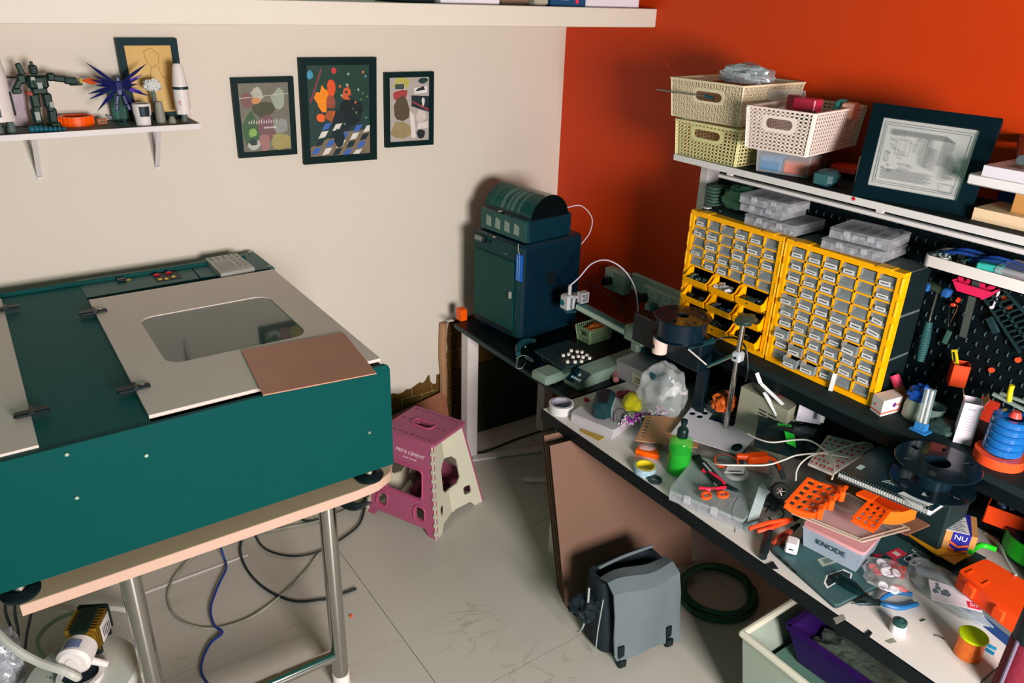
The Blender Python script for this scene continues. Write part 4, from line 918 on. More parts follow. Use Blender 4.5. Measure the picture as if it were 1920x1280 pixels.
# blue hanging tag
T = thing('blue_hanger', 'bright blue ribbed tag hanging from a wire at the front corner of the black printer', 'tag', (-.49, -.41, 1.0))
g = G(MP); 
for k in range(3): g.b2((-.016 - .001 * (k % 2), -.006 + k * .0125, .30), (-.0065, .0045 + k * .0125, .418), b=.001)
part('tag_body', g, mat('bright_blue', (10, 92, 190), .35), T)
g = G(MP); g.tube([(-.012, .012, .417), (-.016, .018, .44), (-.010, .024, .462)], .0014, 6); part('wire', g, mat('pale_wire', (190, 190, 170), .4), T)
g = G(MP)
for k in (0, 1): g.b2((-.0172, .0045 + k * .0125, .302), (-.0162, .0062 + k * .0125, .416))
part('edge_line', g, mat('pale_blue', (150, 200, 240), .4), T)
# filament unit
ZA = H_ + .001
T = thing('filament_unit', 'dark filament feeder with a clear domed lid standing on the black printer', 'filament box', (-.33, -.22, .70 + ZA))
m_am = mat('ams_body', (6, 44, 56), .3)
part('base', G(MP).b2((.03, .008, ZA), (.29, W_ - .012, ZA + .105), b=.008), m_am, T)
fp_ = part('front_panel', G(MP).b2((.022, .012, ZA + .006), (.030, W_ - .016, ZA + .10), b=.003), mat('smoky_panel', (24, 84, 80), .12, alpha=.85), T)
g = G(MP)
for k in range(4):
    g = G(MP); y = .075 + k * .062; f = bil((.021, y + .018, ZA + .03), (.021, y - .016, ZA + .022), (.021, y - .018, ZA + .074), (.021, y + .016, ZA + .078)); holed(g, [(0, 0), (1, 0.1), (.95, .9), (.05, 1)], [], .002, f); part('desiccant_window', g, mat('pale_window', (130, 150, 140), .3), fp_)
    

g = G(MP); cx, cz, r = .155, ZA + .085, .112
prof = [(cx + r * math.cos(a), cz + r * math.sin(a)) for a in [PI * i / 20 for i in range(21)]]
n0 = len(prof); vs = [(x, .014, z) for x, z in prof] + [(x, W_ - .018, z) for x, z in prof]
g.add(vs, [(i, i + 1, n0 + i + 1, n0 + i) for i in range(n0 - 1)])
part('dome', g, mat('dome_smoke', (30, 96, 90), .08, alpha=.52), T, 'smoky clear domed lid')
g = G(MP); vs = [(x, .014, z) for x, z in prof] + [(x, .011, z) for x, z in prof]; g.add(vs, [tuple(range(n0)), tuple(range(2 * n0 - 1, n0 - 1, -1))] + [(i, n0 + i, n0 + i + 1, i + 1) for i in range(n0 - 1)])
part('end_cap', g, mat('gloss_black', (4, 16, 18), .12), T); g = G(MP)
vs = [(x, W_ - .018, z) for x, z in prof] + [(x, W_ - .015, z) for x, z in prof]; g.add(vs, [tuple(range(n0 - 1, -1, -1)), tuple(range(n0, 2 * n0))] + [(i, i + 1, n0 + i + 1, n0 + i) for i in range(n0 - 1)])
part('end_cap', g, mat('gloss_black', (4, 16, 18), .12), T)
for k in range(4):
    y = .05 + k * .068
    g = G(MP); g.cyl((cx, y, cz), (cx, y + .003, cz), .097, seg=32); g.cyl((cx, y + .045, cz), (cx, y + .048, cz), .097, seg=32); g.cyl((cx, y + .003, cz), (cx, y + .045, cz), .07, seg=28)
    part('filament_spool', g, [mat('spool_a', (10, 20, 24), .4), mat('spool_b', (120, 140, 132), .4), mat('spool_c', (130, 146, 140), .4), mat('spool_d', (20, 90, 60), .4)][k], T)
g = G(MP); g.b2((.036, .02, ZA + .104), (.06, W_ - .03, ZA + .112), b=.003); part('lid_seam', g, m_black, T)
for p in ((.03, .19, ZA + .106), (.0, .19, ZA - .004)):
    g = G(MP); g.sph(p, .011, (.7, 1.5, .4)); part('chrome_latch', g, m_steel, T)
g = G(MP); g.tube([(.26, .03, ZA + .12), (.33, .0, ZA + .128), (.385, -.02, ZA + .07), (.39, -.01, ZA + .0), (.362, .01, ZA - .055)], .0022, 8, 6); solo('feed_tube', g, mat('white_tube', (214, 206, 224), .3), 'white feed tube looping from the filament unit to the back of the printer', 'tube')
# orange box left of the printer
g = G(); g.b2(((-0.5768, -0.0442, 0.7000)[0] , -.045 + .0, .7005), ((-0.5768, -0.0442, 0.7000)[0] + .035, -.0, .757), b=.001)
solo('orange_box', g, mat('neon_orange', (255, 92, 0), .4), 'small plain orange box standing at the left of the black printer', 'box')
g = G(); g.b2((-.63, -.02, .7005), (-.60, .0, .703)); solo('paper_slip', g, m_wh, 'little white slip at the far left corner of the black desk', 'paper')

# ------------------------------------------------------------ socket boards on the orange wall
m_sock = mat('socket_grey', (168, 184, 172), .45, vary=.03)
T = thing('socket_box', 'left boxy wall socket with a black plug above the corner desk', 'socket', (.07, -.3, .86))
y0, y1 = (0.0500, -0.3295, 0.9518)[1], (0.0500, -0.4691, 0.9673)[1]; z0, z1 = (0.0500, -0.3421, 0.8477)[2], (0.0500, -0.3295, 0.9518)[2]
part('housing', G().b2((.05, y1, z0), (.0995, y0, z1), b=.004), m_sock, T)
for k in range(3): part('switch', G().box((.048, y0 - .018 - k * .018, z1 - .025), (.005, .013, .022), b=.001), mat('switch_white', (196, 206, 196), .4), T)
part('plug', G().cyl((.05, y0 - .045, z1 - .055), (.01, y0 - .045, z1 - .055), .018), m_black, T)
T = thing('socket_board', 'long pale wall socket board between the boxy socket and the yellow cabinets', 'socket', (.07, -.7, .86))
ya, yb = (0.0600, -0.4886, 0.9559)[1], (0.0600, -0.8360, 0.9685)[1]
part('back_rail', G().b2((.075, yb, .885), (.0995, ya, .965), b=.003), m_sock, T)
ya2 = (0.0500, -0.5895, 0.9402)[1]
part('housing', G().b2((.045, yb, .870), (.0755, ya2, .945), b=.004), m_sock, T)
for k in range(3):
    yy = ya2 - .07 - k * .085; s_ = part('socket_face', G().b2((.0435, yy - .03, .878), (.0455, yy + .03, .937), b=.0008), mat('switch_white', (196, 206, 196), .4), T)
    g = G()
    for dy, dz in ((0, .012), (-.009, -.008), (.009, -.008)): g.cyl((.0437, yy + dy, .907 + dz), (.0425, yy + dy, .907 + dz), .003, seg=8)
    part('pin_hole', g, m_black, s_)
part('plug', G().cyl((.045, ya2 - .03, .895), (.005, ya2 - .03, .895), .02), m_black, T)

# ------------------------------------------------------------ small open printer
m_a1 = mat('warm_grey_plastic', (120, 142, 128), .45); m_a1l = mat('light_grey_plastic', (190, 188, 192), .4); m_a1d = mat('bed_black', (12, 40, 42), .5)
T = thing('small_printer', 'small open grey 3D printer with a cantilever arm, on the black desk', 'printer', (-.4, -.72, .70))
MA = fr((-.543, -.880, .7005), 4)
g = G(MA); pr = [(0, .0), (.0, .012), (.075, .052), (.42, .052), (.42, 0)]
n0 = len(pr); vs = [(x, .0, z) for x, z in pr] + [(x, .085, z) for x, z in pr]; g.add(vs, [tuple(range(n0)), tuple(range(2 * n0 - 1, n0 - 1, -1))] + [(i, n0 + i, n0 + (i + 1) % n0, (i + 1) % n0) for i in range(n0)])
part('base', g, m_a1, T)
f = bil((.003, .004, .0155), (.003, .081, .0155), (.070, .081, .0512), (.070, .004, .0512)); 
g = G(); f3 = bil(MA @ Vector((.003, .081, .0152)), MA @ Vector((.003, .004, .0152)), MA @ Vector((.070, .004, .0512)), MA @ Vector((.070, .081, .0512)))
holed(g, [(0.02, 0.02), (.98, 0.02), (.98, .98), (.02, .98)], [], .003, lambda u, v, w_: f3(u, v, w_ + .002)); ds = part('display', g, mat('display_glass', (10, 44, 60), .15), T)
g = G(); holed(g, circ(.5, .62, .08, .09, 12), [], .0005, lambda u, v, w_: f3(u, v, w_ + .0027))
for k in range(4): holed(g, rrect(.16 + k * .18, .26, .28 + k * .18, .4, .02, 2), [], .0005, lambda u, v, w_: f3(u, v, w_ + .0027))
part('display_icons', g, mat('icon_glow', (180, 210, 220), .4, emit=.25), ds)
g = G(MA); g.box((-.045, .135, .027), (.10, .10, .042), b=.010); g.b2((-.04, .09, .006), (.12, .17, .03), b=.006); part('bed_motor_box', g, m_a1, T)
bp = [(-0.5570, -0.6073, 0.7700), (-0.3675, -0.5951, 0.7700), (-0.3868, -0.7770, 0.7700), (-0.5590, -0.7994, 0.7700)]
g = G(); g.slab([up(p, -.003) for p in bp], .006); part('bed', g, mat('bed_under', (30, 60, 62), .5), T)
part('bed_carrier', G(MA).b2((.0, .10, .045), (.10, .16, .062)), m_a1d, T)
g = G(); g.slab([tuple(cen(*bp)[i] + (p[i] - cen(*bp)[i]) * 1.03 for i in range(3)) for p in bp], .0025); part('build_plate', g, m_a1d, T)
M2 = fr((-.30, -.835, .70), 2)
g = G(); cb = (-.235, -.86)
g.b2((-.27, -.93, .84), (-.16, -.82, .905), b=.006); g.b2((-.265, -.90, .80), (-.235, -.86, .845), b=.006); cg = part('gantry_block', g, mat('block_grey', (140, 158, 142), .45), T)
g = G(); g.b2((-.205, -.90, .735), (-.155, -.85, 1.0), b=.012); g.b2((-.2065, -.895, .86), (-.2045, -.885, .98)); part('column', g, mat('column_teal', (50, 104, 108), .2), T)
a0 = Vector((-0.3000, -0.5677, 0.9053)); a1 = Vector((-.258, -.83, .875)); 
g = G(); g.bar(a0, a1, .034, .03, (0, 0, 1)); part('arm', g, mat('arm_teal', (62, 110, 108), .25), T)
d_ = (a1 - a0); g = G()
for k in range(9): p = a0 + d_ * (k + .7) / 10; g.cyl(p + Vector((-.0158, 0, 0)) - Vector((0, 0, 0)), p + Vector((-.0185, 0, 0)), .0022, seg=8)
part('arm_hole', g, m_black, T)
g = G(); g.bar(a0 + Vector((-.017, 0, .0)), a1 + Vector((-.017, 0, 0)), .003, .02, (0, 0, 1)); part('arm_stripe', g, mat('stripe_pale', (170, 182, 166), .4), T)
h = a0 + Vector((-.02, .025, .012))
g = G(); g.box(h + Vector((-.01, .016, 0)), (.05, .05, .066), (0, 0, 4), b=.005); g.box(h + Vector((.018, .0, .028)), (.04, .046, .010), b=.002); th = part('tool_head', g, m_a1l, T)
g = G(); cc = h + Vector((-.034, .022, -.002)); g.cyl(cc, cc + Vector((-.004, 0, 0)), .013, seg=20); part('fan', g, mat('fan_teal', (30, 110, 110), .3), th)
g = G(); g.box(h + Vector((-.012, -.0105, .0)), (.010, .003, .05), b=.001); part('slot', g, mat('slot_grey', (90, 110, 110), .4), th)
g = G(); mm = Matrix.Translation(h + Vector((.03, -.018, .03))); g.M = mm
holed(g, [(-.02, -.024), (.022, -.024), (.022, .022), (-.02, .022)], [rrect(-.014, -.018, .016, .016, .002)], .03, lambda u, v, w_: Vector((u, w_, v))); g.bar((-.013, -.002, .015), (.015, -.002, -.017), .004, .004, (0, 1, 0)); part('cage', g, m_a1l, th)
g = G(); p = h + Vector((-.006, .014, .033)); g.cyl(p, p + Vector((0, 0, .04)), .008, seg=14); part('tube_port', g, m_a1l, th)
g = G(); g.box(h + Vector((-.004, .01, -.042)), (.055, .04, .014), (0, 8, 0), b=.004); g.cyl(h + Vector((-.01, .02, -.048)), h + Vector((-.01, .02, -.062)), .006, .001, 10); part('nozzle', g, mat('nozzle_teal', (24, 70, 74), .4), th)
top = p + Vector((0, 0, .04))
g = G(); g.tube([top, (-0.2900, -0.5431, 1.0249), (-0.2500, -0.5732, 1.0894), (-0.2200, -0.6379, 1.1174), (-0.1900, -0.7141, 1.0881), (-0.1800, -0.7772, 1.0193), (-0.1800, -0.8131, 0.9007)], .003, 8, 6); solo('white_feed_tube', g, mat('white_tube', (214, 206, 224), .3), 'white feed tube arching over the small open printer', 'tube')
g = G(); g.tube([(-0.2400, -0.5223, 0.9924), (-0.2300, -0.6318, 0.9815), (-0.2300, -0.7361, 0.9561), (-0.2300, -0.7735, 0.9212), (-0.2350, -0.7856, 0.8955)], .0018, 6, 5); solo('thin_cable', g, mat('black_cable', (20, 34, 36), .5), 'thin dark cable drooping to the gantry block of the small printer', 'cable')
# white round prints on the build plate
PIL = [(-0.4984, -0.7191, 0.7740), (-0.4407, -0.6999, 0.7740), (-0.4263, -0.7208, 0.7740), (-0.4125, -0.7353, 0.7740), (-0.4731, -0.7226, 0.7740), (-0.4741, -0.7516, 0.7740), (-0.4520, -0.7591, 0.7740), (-0.4384, -0.7733, 0.7740), (-0.5210, -0.7754, 0.7740), (-0.4951, -0.7912, 0.7740), (-0.4697, -0.8009, 0.7740), (-0.4153, -0.7696, 0.7740), (-0.4223, -0.7948, 0.7740)]
names = ['leftmost', 'farthest', 'far middle', 'far right', 'left middle', 'central', 'right of centre', 'near right', 'nearest left', 'nearest', 'near middle right', 'rightmost far', 'rightmost']
for i, p in enumerate(PIL):
    g = G(); g.lathe([(.001, 0), (.0068, 0), (.0074, .001), (.0074, .009), (.0066, .0105), (.001, .0105)], (p[0], p[1], .7735), 18)
    solo('white_disc', g, mat('disc_white', (222, 214, 204), .45), names[i] + ' of the short white round prints clustered on the black build plate', 'disc', 'white round prints on the build plate')
# small olive basket behind the bed
basket('small_basket', 'small sage green lattice basket with orange pieces behind the build plate', rr((-.222, -.565), 2, .075, .12, .7005), rr((-.222, -.565), 2, .075, .12, .772, .010), (7, 11), 5, mat('sage_green', (128, 158, 120), .5), None, handle=(.2, .8, .45, .85), hs=(0,), barw=.0042, rim=.003)
g = G(); lump(g, (-.15, -.525, .755), .05, .03, .014, 5, .3); solo('orange_scraps', g, mat('scrap_orange', (200, 110, 50), .6, scale=60, bump=.6), 'orange scraps filling the small sage basket', 'scraps')
# bottle behind, controller, bits
g = G(); q = (-.06, -.80, .7005); g.lathe([(.001, 0), (.028, 0), (.03, .01), (.03, .20), (.02, .225), (.001, .23)], q, 24); solo('spray_can', g, mat('steel_teal', (70, 110, 112), .25, .5), 'grey teal can standing behind the small printer against the orange wall', 'can')
T = thing('handheld_device', 'curved dark handheld device with a pale wrist strap at the edge of the black desk', 'device', (-.53, -.55, .70))
g = G(); g.tube([(-0.4278, -0.4368, 0.7150), (-0.4732, -0.4223, 0.7200), (-0.5323, -0.4524, 0.7200), (-0.5733, -0.5104, 0.7150)], [.014, .016, .015, .012], 12, 5); part('grip', g, mat('controller_teal', (24, 74, 80), .35), T)
g = G(); g.tube([(-0.5738, -0.5116, 0.7080), (-0.6376, -0.5863, 0.7050), (-0.6256, -0.6077, 0.7060), (-0.5905, -0.5854, 0.7100)], .0016, 6, 5); g.tube([(-0.5938, -0.5241, 0.7080), (-0.5570, -0.5192, 0.7120), (-0.5446, -0.5490, 0.7110), (-0.5457, -0.5814, 0.7070), (-0.5543, -0.5701, 0.7070), (-0.5572, -0.5352, 0.7110)], .0016, 6, 5); part('strap', g, mat('strap_pale', (150, 168, 158), .5), T)
part('button', G().sph((-0.5298, -0.4994, 0.7380), .004), mat('strap_pale', (150, 168, 158), .5), T)
g = G(); g.sph((-0.5331, -0.6287, 0.7060), .008, (1, 1, .6)); solo('blue_earplug', g, mat('blue_steel2', (30, 60, 130), .4), 'small blue knob lying beside the build plate on the black desk', 'knob')
g = G(); g.lathe([(.004, 0), (.009, 0), (.009, .004), (.004, .004)], (-0.5781, -0.7711, 0.7005), 14, None, 1, True); solo('brass_nozzle', g, mat('brass', (190, 150, 80), .3, .8), 'tiny brass washer near the display of the small printer', 'washer')
g = G(); g.tube([(-0.4771, -0.5392, 0.7030), (-0.4973, -0.5927, 0.7020), (-0.4846, -0.6247, 0.7020), (-0.4701, -0.6576, 0.7020)], .001, 6); g.tube([(-0.5446, -0.6023, 0.7650), (-0.5031, -0.5839, 0.7200), (-0.4824, -0.5957, 0.7020)], .001, 6); solo('thin_wire', g, mat('strap_pale', (150, 168, 158), .5), 'thin pale wires curling beneath the black build plate', 'wire')

# ------------------------------------------------------------ pegboard items
XB = -.036
m_traywh = mat('tray_white', (222, 218, 216), .45)
ty0, ty1 = (-0.1700, -1.8811, 1.4842)[1], (-0.1700, -2.1661, 1.4794)[1] - .05
zt = (-0.1700, -1.8800, 1.4886)[2]
T = thing('hook_tray', 'white tray full of pliers and adapters hung on the pegboard under the shelf', 'tray', (-.1, (ty0 + ty1) / 2, zt - .03))
M = Matrix.Translation((0, 0, zt - .034)); g = G(M)
out = rrect(-.175, ty1, XB - .004, ty0, .02, 5); inn = rrect(-.171, ty1 + .004, XB - .008, ty0 - .004, .018, 5)
holed(g, out, [inn], .034, lambda u, v, w_: Vector((u, v, .034 + w_))); holed(g, out, [], .003, lambda u, v, w_: Vector((u, v, .003 + w_))); part('tray_body', g, m_traywh, T)
g = G()
for k in range(9): g.b2((-.12, ty0 - .05 - k * .036 - .012, zt - .046), (XB - .006, ty0 - .05 - k * .036 + .004, zt - .034))
part('clip', g, mat('clip_pale', (180, 190, 180), .5), T)
random.seed(31)
for k, (dy, lb) in enumerate(((.03, 'blue handled pliers at the left end of the white pegboard tray'), (.11, 'blue handled pliers lying across the middle of the white pegboard tray'))):
    T = thing('pliers', lb, 'pliers', (-.1, ty0 - dy, zt)); g = G()
    g.tube([(-.14, ty0 - dy, zt + .004), (-.13, ty0 - dy - .05, zt + .018), (-.10, ty0 - dy - .12, zt + .006)], .005, 8); g.tube([(-.11, ty0 - dy, zt + .004), (-.10, ty0 - dy - .05, zt + .022), (-.07, ty0 - dy - .12, zt + .008)], .005, 8)
    part('handle', g, mat('dark_blue_grip', (24, 60, 130), .4), T)
    g = G(); g.tube([(-.125, ty0 - dy, zt + .004), (-.13, ty0 - dy + .02, zt - .002), (-.13, ty0 - dy + .035, zt - .008)], [.008, .006, .002], 8); part('jaw', g, m_steel, T)
g = G()
for k in range(16):
    y = ty0 - .02 - random.random() * .12; x = -.165 + random.random() * .10
    g.cyl((x, y, zt - .028), (x + random.uniform(-.01, .01), y + random.uniform(-.01, .01), zt - .002 + random.uniform(0, .012)), random.uniform(.004, .008), seg=10)
solo('bit_set', g, mat('dark_bits', (40, 62, 62), .4, .4, scale=90, rgb2=(120, 134, 130)), 'dark heap of bits and adapters in the white pegboard tray', 'tool bits', kind='stuff')
g = G(); g.ring((-.15, ty0 - .045, zt - .012), .012, .007, .012, 20, Matrix.Identity(4)); solo('white_ring', g, m_wh, 'white ring standing out among the dark bits in the pegboard tray', 'ring')
g = G(fr((-.125, (-0.1500, -2.0429, 1.4939)[1], zt - .029), 12)); g.b2((-.04, -.03, 0), (.05, .03, .045), b=.003); solo('teal_box', g, mat('turquoise', (50, 170, 160), .45), 'turquoise box in the white pegboard tray', 'box')
T = tub('clear_case', 'clear case with red pieces at the right of the turquoise box', rr((-.165, (-0.1500, -2.1287, 1.4902)[1] - .03), 0, .09, .11, zt - .029), rr((-.165, (-0.1500, -2.1287, 1.4902)[1] - .03), 0, .09, .11, zt + .012), m_frost, m_frostlid)
y = (-0.1500, -2.1048, 1.5049)[1]
for k, dy in enumerate((-.02, .02)): part('red_piece', G().box((-.12, y + dy - .02, zt - .015), (.06, .025, .02), (0, 0, 20 * k), b=.004), mat('magenta_clear2', (200, 40, 60), .4), T)
# red spool holder with a steel strip
q = Vector((-0.0700, -1.9951, 1.4026)); T = thing('pink_holder', 'hot pink boat shaped holder on the pegboard under the white tray', 'holder', q)
g = G(Matrix.Translation(q)); vs = [(-.03, .055, .012), (-.03, -.055, .012), (-.03, -.035, -.016), (-.03, .035, -.016), (.03, .055, .012), (.03, -.055, .012), (.03, -.035, -.016), (.03, .035, -.016)]
for a in ((0, 1, 2, 3), (4, 5, 6, 7), (0, 3, 7, 4), (1, 2, 6, 5), (3, 2, 6, 7)):
    V = [Vector(vs[i]) for i in a]; n = (V[1] - V[0]).cross(V[2] - V[0]).normalized() * .003; g.add(V + [v + n for v in V], [(0, 1, 2, 3), (7, 6, 5, 4), (0, 4, 5, 1), (1, 5, 6, 2), (2, 6, 7, 3), (3, 7, 4, 0)])
m_hp = mat('hot_pink', (222, 36, 90), .4); part('holder_body', g, m_hp, T)
g = G(Matrix.Translation(q) @ fr((0, 0, .02), 0, 0, 90)); g.ring((0, -.03, -.01), .018, .007, .02, 24); g.ring((0, .03, -.01), .018, .007, .02, 24); part('roller', g, m_hp, T)
g = G(); a, b = (-0.0900, -2.0008, 1.4493), (-0.0500, -1.9932, 1.2452); g.bar(a, b, .020, .002, (1, 0, 0)); solo('steel_ruler', g, mat('ruler_steel', (96, 112, 110), .35, .6), 'steel ruler hanging through the pink holder on the pegboard', 'ruler')
# spring handled tool
T = thing('hammer', 'steel shafted hammer with a ribbed teal grip hanging on the pegboard', 'hammer', (-0.0800, -1.8961, 1.3726))
a, b, c = Vector((-0.0800, -1.9025, 1.3663)), Vector((-0.0800, -1.9025, 1.2679)), Vector((-0.0800, -1.9073, 1.1408))
part('shaft', G().cyl(a, b, .005, seg=12), m_steel, T)
g = G(); n = 22
for k in range(n): p = b + (c - b) * k / n; g.cyl(p, p + (c - b) / n * .7, .0105 + .004 * math.sin(PI * k / n), seg=14)
g.cyl(b, c, .009, seg=12); part('grip', g, mat('grip_teal', (48, 96, 96), .4), T)
g = G(); g.box(a + Vector((0, 0, .006)), (.022, .072, .02), (8, 0, 0), b=.004); part('head', g, mat('hammer_head', (90, 110, 90), .3, .7), T)
for d in (-.028, .03): part('holder_clip', G().box(a + Vector((-.004, d, .004)), (.026, .022, .026), (8, 0, 0), b=.004), mat('clip_blue', (34, 90, 160), .4), T)
T = thing('nail_clipper', 'nail clipper on a wire loop clipped with red pegs to the pegboard', 'clipper', (-0.0500, -1.9398, 1.2801))
g = G(); g.box((-0.0500, -1.9503, 1.2287), (.005, .016, .045), (8, 0, 0), b=.002); part('body', g, mat('clipper_green', (70, 112, 104), .35, .4), T)
g = G(); g.tube([(-0.0500, -1.9462, 1.2618), (-0.0500, -1.9358, 1.3128), (-0.0500, -1.9403, 1.3312), (-0.0500, -1.9567, 1.3284), (-0.0500, -1.9487, 1.2765)], .0012, 6); part('loop', g, m_steel, T)
g = G(); g.box((-0.0500, -1.9528, 1.3488), (.01, .012, .016), (20, 0, 0), b=.002); g.box((-0.0500, -1.9422, 1.3302), (.01, .014, .010), (-10, 0, 0), b=.002); part('peg', g, mat('peg_red', (230, 70, 34), .4), T)
g = G(); g.tube([(-0.0500, -2.0494, 1.4084), (-0.0500, -2.0488, 1.3747), (-0.0550, -2.0473, 1.3575), (-0.0600, -2.0427, 1.3617)], .0035, 8); solo('white_hook', g, m_wh, 'white J shaped hook on the pegboard', 'hook')
for lb, q in (('upper orange peg button beside the white hook', (-0.0420, -2.0656, 1.3884)), ('orange peg button just below and right of the upper one', (-0.0420, -2.0838, 1.3691)), ('orange peg button at the far right, middle height', (-0.0420, -2.1454, 1.2314)), ('orange peg button above the blue ring stack', (-0.0420, -2.0888, 1.1756))):
    g = G(); g.cyl(q, (q[0] + .006, q[1], q[2]), .008, seg=14); solo('peg_button', g, mat('peg_orange', (226, 84, 44), .5), lb, 'peg', 'orange peg buttons on the pegboard')
T = thing('toy_blaster', 'flat black skeletal gun shaped model mounted diagonally on the pegboard', 'model', (-0.0500, -2.0899, 1.3504))
a, b = Vector((-0.0500, -2.0126, 1.4109)), Vector((-0.0500, -2.1710, 1.2845)); d = (b - a)
g = G(); nrm = Vector((1, 0, 0)); per = d.cross(nrm).normalized()
for o_ in (-.022, .0, .03): g.bar(a + per * o_, b + per * o_ * 1.6, .006, .008, nrm)
for k in range(12): g.bar(a + d * (k + .3) / 12 - per * .024, a + d * (k + .9) / 12 + per * .034, .005, .008, nrm)
part('lattice_body', g, mat('model_black', (26, 50, 54), .4), T)
g = G(); g.box(a + d * .5 - per * .05, (.012, .05, .02), (50, 0, 0), b=.002); part('grip', g, mat('model_black', (26, 50, 54), .4), T)
# orange pocket with yellow cutter
q = Vector((-0.0700, -2.0186, 1.1424)); T = thing('pocket_box', 'orange open box fixed to the pegboard holding a yellow cutter', 'holder', q)
g = G(Matrix.Translation(q) @ fr((0, 0, 0), 35)); s_ = .021
for A_, B_ in (((-s_, -s_), (s_, -s_)), ((s_, -s_), (s_, s_)), ((s_, s_), (-s_, s_)), ((-s_, s_), (-s_, -s_))): g.bar((A_[0], A_[1], -.034), (A_[0], A_[1], -.033), .001, .001, (1, 0, 0)); g.box(((A_[0] + B_[0]) / 2, (A_[1] + B_[1]) / 2, 0), (abs(A_[0] - B_[0]) + .002, abs(A_[1] - B_[1]) + .002, .068))
g.box((0, 0, -.033), (.042, .042, .002)); part('box_body', g, mat('brick_orange', (214, 66, 18), .45), T)
a, b = Vector((-0.0700, -2.0158, 1.1412)), Vector((-0.0700, -1.9883, 1.2084))
T = thing('cutter_knife', 'yellow cutter sticking out of the orange pegboard box', 'knife', a)
g = G(); g.bar(a, b, .014, .006, (1, 0, 0)); part('handle', g, mat('lemon_yellow', (226, 206, 30), .4), T)
g = G(); g.bar(a.lerp(b, .5) + Vector((-.004, 0, 0)), b.lerp(a, .1) + Vector((-.004, 0, 0)), .004, .002, (1, 0, 0)); part('slider', g, m_black, T)

# ------------------------------------------------------------ clutter on the workbench
ZD = .7005
def roll(name, label, c, ro, ri, h, m, mi, cat='tape', parent=None):
    T = thing(name, label, cat, c)
    part('tape_layers', G().ring(c, ro, ri + .003, h, 32), m, T); part('core', G().ring(up(c, -.0), ri + .003, ri, h + .001, 32), mi, T); return T
c = (-0.7022, -0.9702, 0.7005)
roll('tape_roll', 'thick roll of white translucent tape on the near left corner of the workbench', c, .047, .037, .034, mat('tape_white', (206, 204, 204), .35), mat('core_print', (190, 186, 190), .5, scale=90, rgb2=(90, 80, 120)))
T = tub('clear_box', 'flat frosted plastic case behind the white tape roll', [(-0.7213, -1.0513, 0.7005), (-0.6788, -1.2261, 0.7005), (-0.4480, -1.1755, 0.7005), (-0.5091, -0.9920, 0.7005)], [(-0.7126, -1.0441, 0.7280), (-0.6661, -1.2196, 0.7280), (-0.4483, -1.1661, 0.7280), (-0.5196, -0.9945, 0.7280)], mat('milky_case', (214, 208, 212), .35, alpha=.5), mat('milky_lid', (206, 202, 206), .35, alpha=.6), 'case')
c = (-0.6196, -1.1099, 0.7720); M = fr(c, 38, 0, -8)
T = thing('battery_charger', 'dark teal boxy battery charger with label lines on the frosted case', 'charger', c)
part('body', G(M).box((0, 0, 0), (.13, .07, .07), b=.016), mat('charger_teal', (20, 52, 56), .4), T)
g = G(M)
for k in range(5): g.box((-.036 + k * .018, -.0355, .0), (.004, .001, .040 - .004 * k))
part('label_lines', g, mat('label_pale', (140, 164, 160), .5), T)
part('slot_panel', G(M).box((0, 0, .0355), (.08, .035, .0015)), m_black, T)
g = G(); g.box((-0.6062, -1.0016, 0.7330), (.018, .022, .016), (20, 30, 15), b=.003); solo('red_clip', g, mat('scarlet', (206, 50, 34), .4), 'little red clip wedged left of the dark battery charger', 'clip')
g = G(); lump(g, (-0.4783, -1.1158, 0.7380), .062, .036, .030, 7, .09, 45, 0, 18, 2); solo('yellow_pouch', g, mat('bright_yellow_film', (224, 214, 30), .35, scale=18, bump=.5, rgb2=(190, 180, 30)), 'shiny yellow pouch between the battery charger and the plastic bag', 'pouch')
random.seed(12); g = G(); path = [(-0.6283, -1.1841, 0.7200), (-0.5710, -1.1943, 0.7250), (-0.5127, -1.2081, 0.7250), (-0.4371, -1.2138, 0.7250), (-0.3797, -1.2119, 0.7250)]
for i in range(110):
    k = random.random() * 3.99; a = Vector(path[int(k)]); b = Vector(path[int(k) + 1]); p = a.lerp(b, k - int(k)) + Vector((random.uniform(-.018, .018), random.uniform(-.02, .02), random.uniform(0, .012)))
    g.i = 0 if random.random() < .55 else 1
    if g.i == 0: g.sph(p, random.uniform(.004, .008), (1, 1, .8), 8, 5)
    else: g.box(p, (.022, .004, .008), (random.uniform(-50, 50), random.uniform(-50, 50), random.uniform(0, 180)))
solo('light_string', g, [mat('led_purple', (170, 50, 180), .3), mat('tangle_white', (190, 190, 180), .5)], 'tangled string of purple beads and white wires on the workbench', 'light string', kind='stuff')
g = G(); g.tube([(-0.6357, -1.1841, 0.7400), (-0.5983, -1.1467, 0.7500), (-0.5642, -1.1459, 0.7550), (-0.5711, -1.1910, 0.7500), (-0.5639, -1.2189, 0.7350)], .0016, 6, 6); g.tube([(-0.6325, -1.2101, 0.7300), (-0.5827, -1.1804, 0.7550), (-0.5350, -1.1860, 0.7500), (-0.4943, -1.2161, 0.7300)], .0016, 6, 6); solo('black_cable', g, mat('black_cable', (20, 34, 36), .5), 'thin black cable looping over the purple bead string', 'cable')
A, B, C_, D = (-0.6543, -1.3173, 0.7380), (-0.5063, -1.4666, 0.7380), (-0.3462, -1.3418, 0.7420), (-0.5059, -1.2152, 0.7420)
f = bil(A, B, C_, D); g = G()
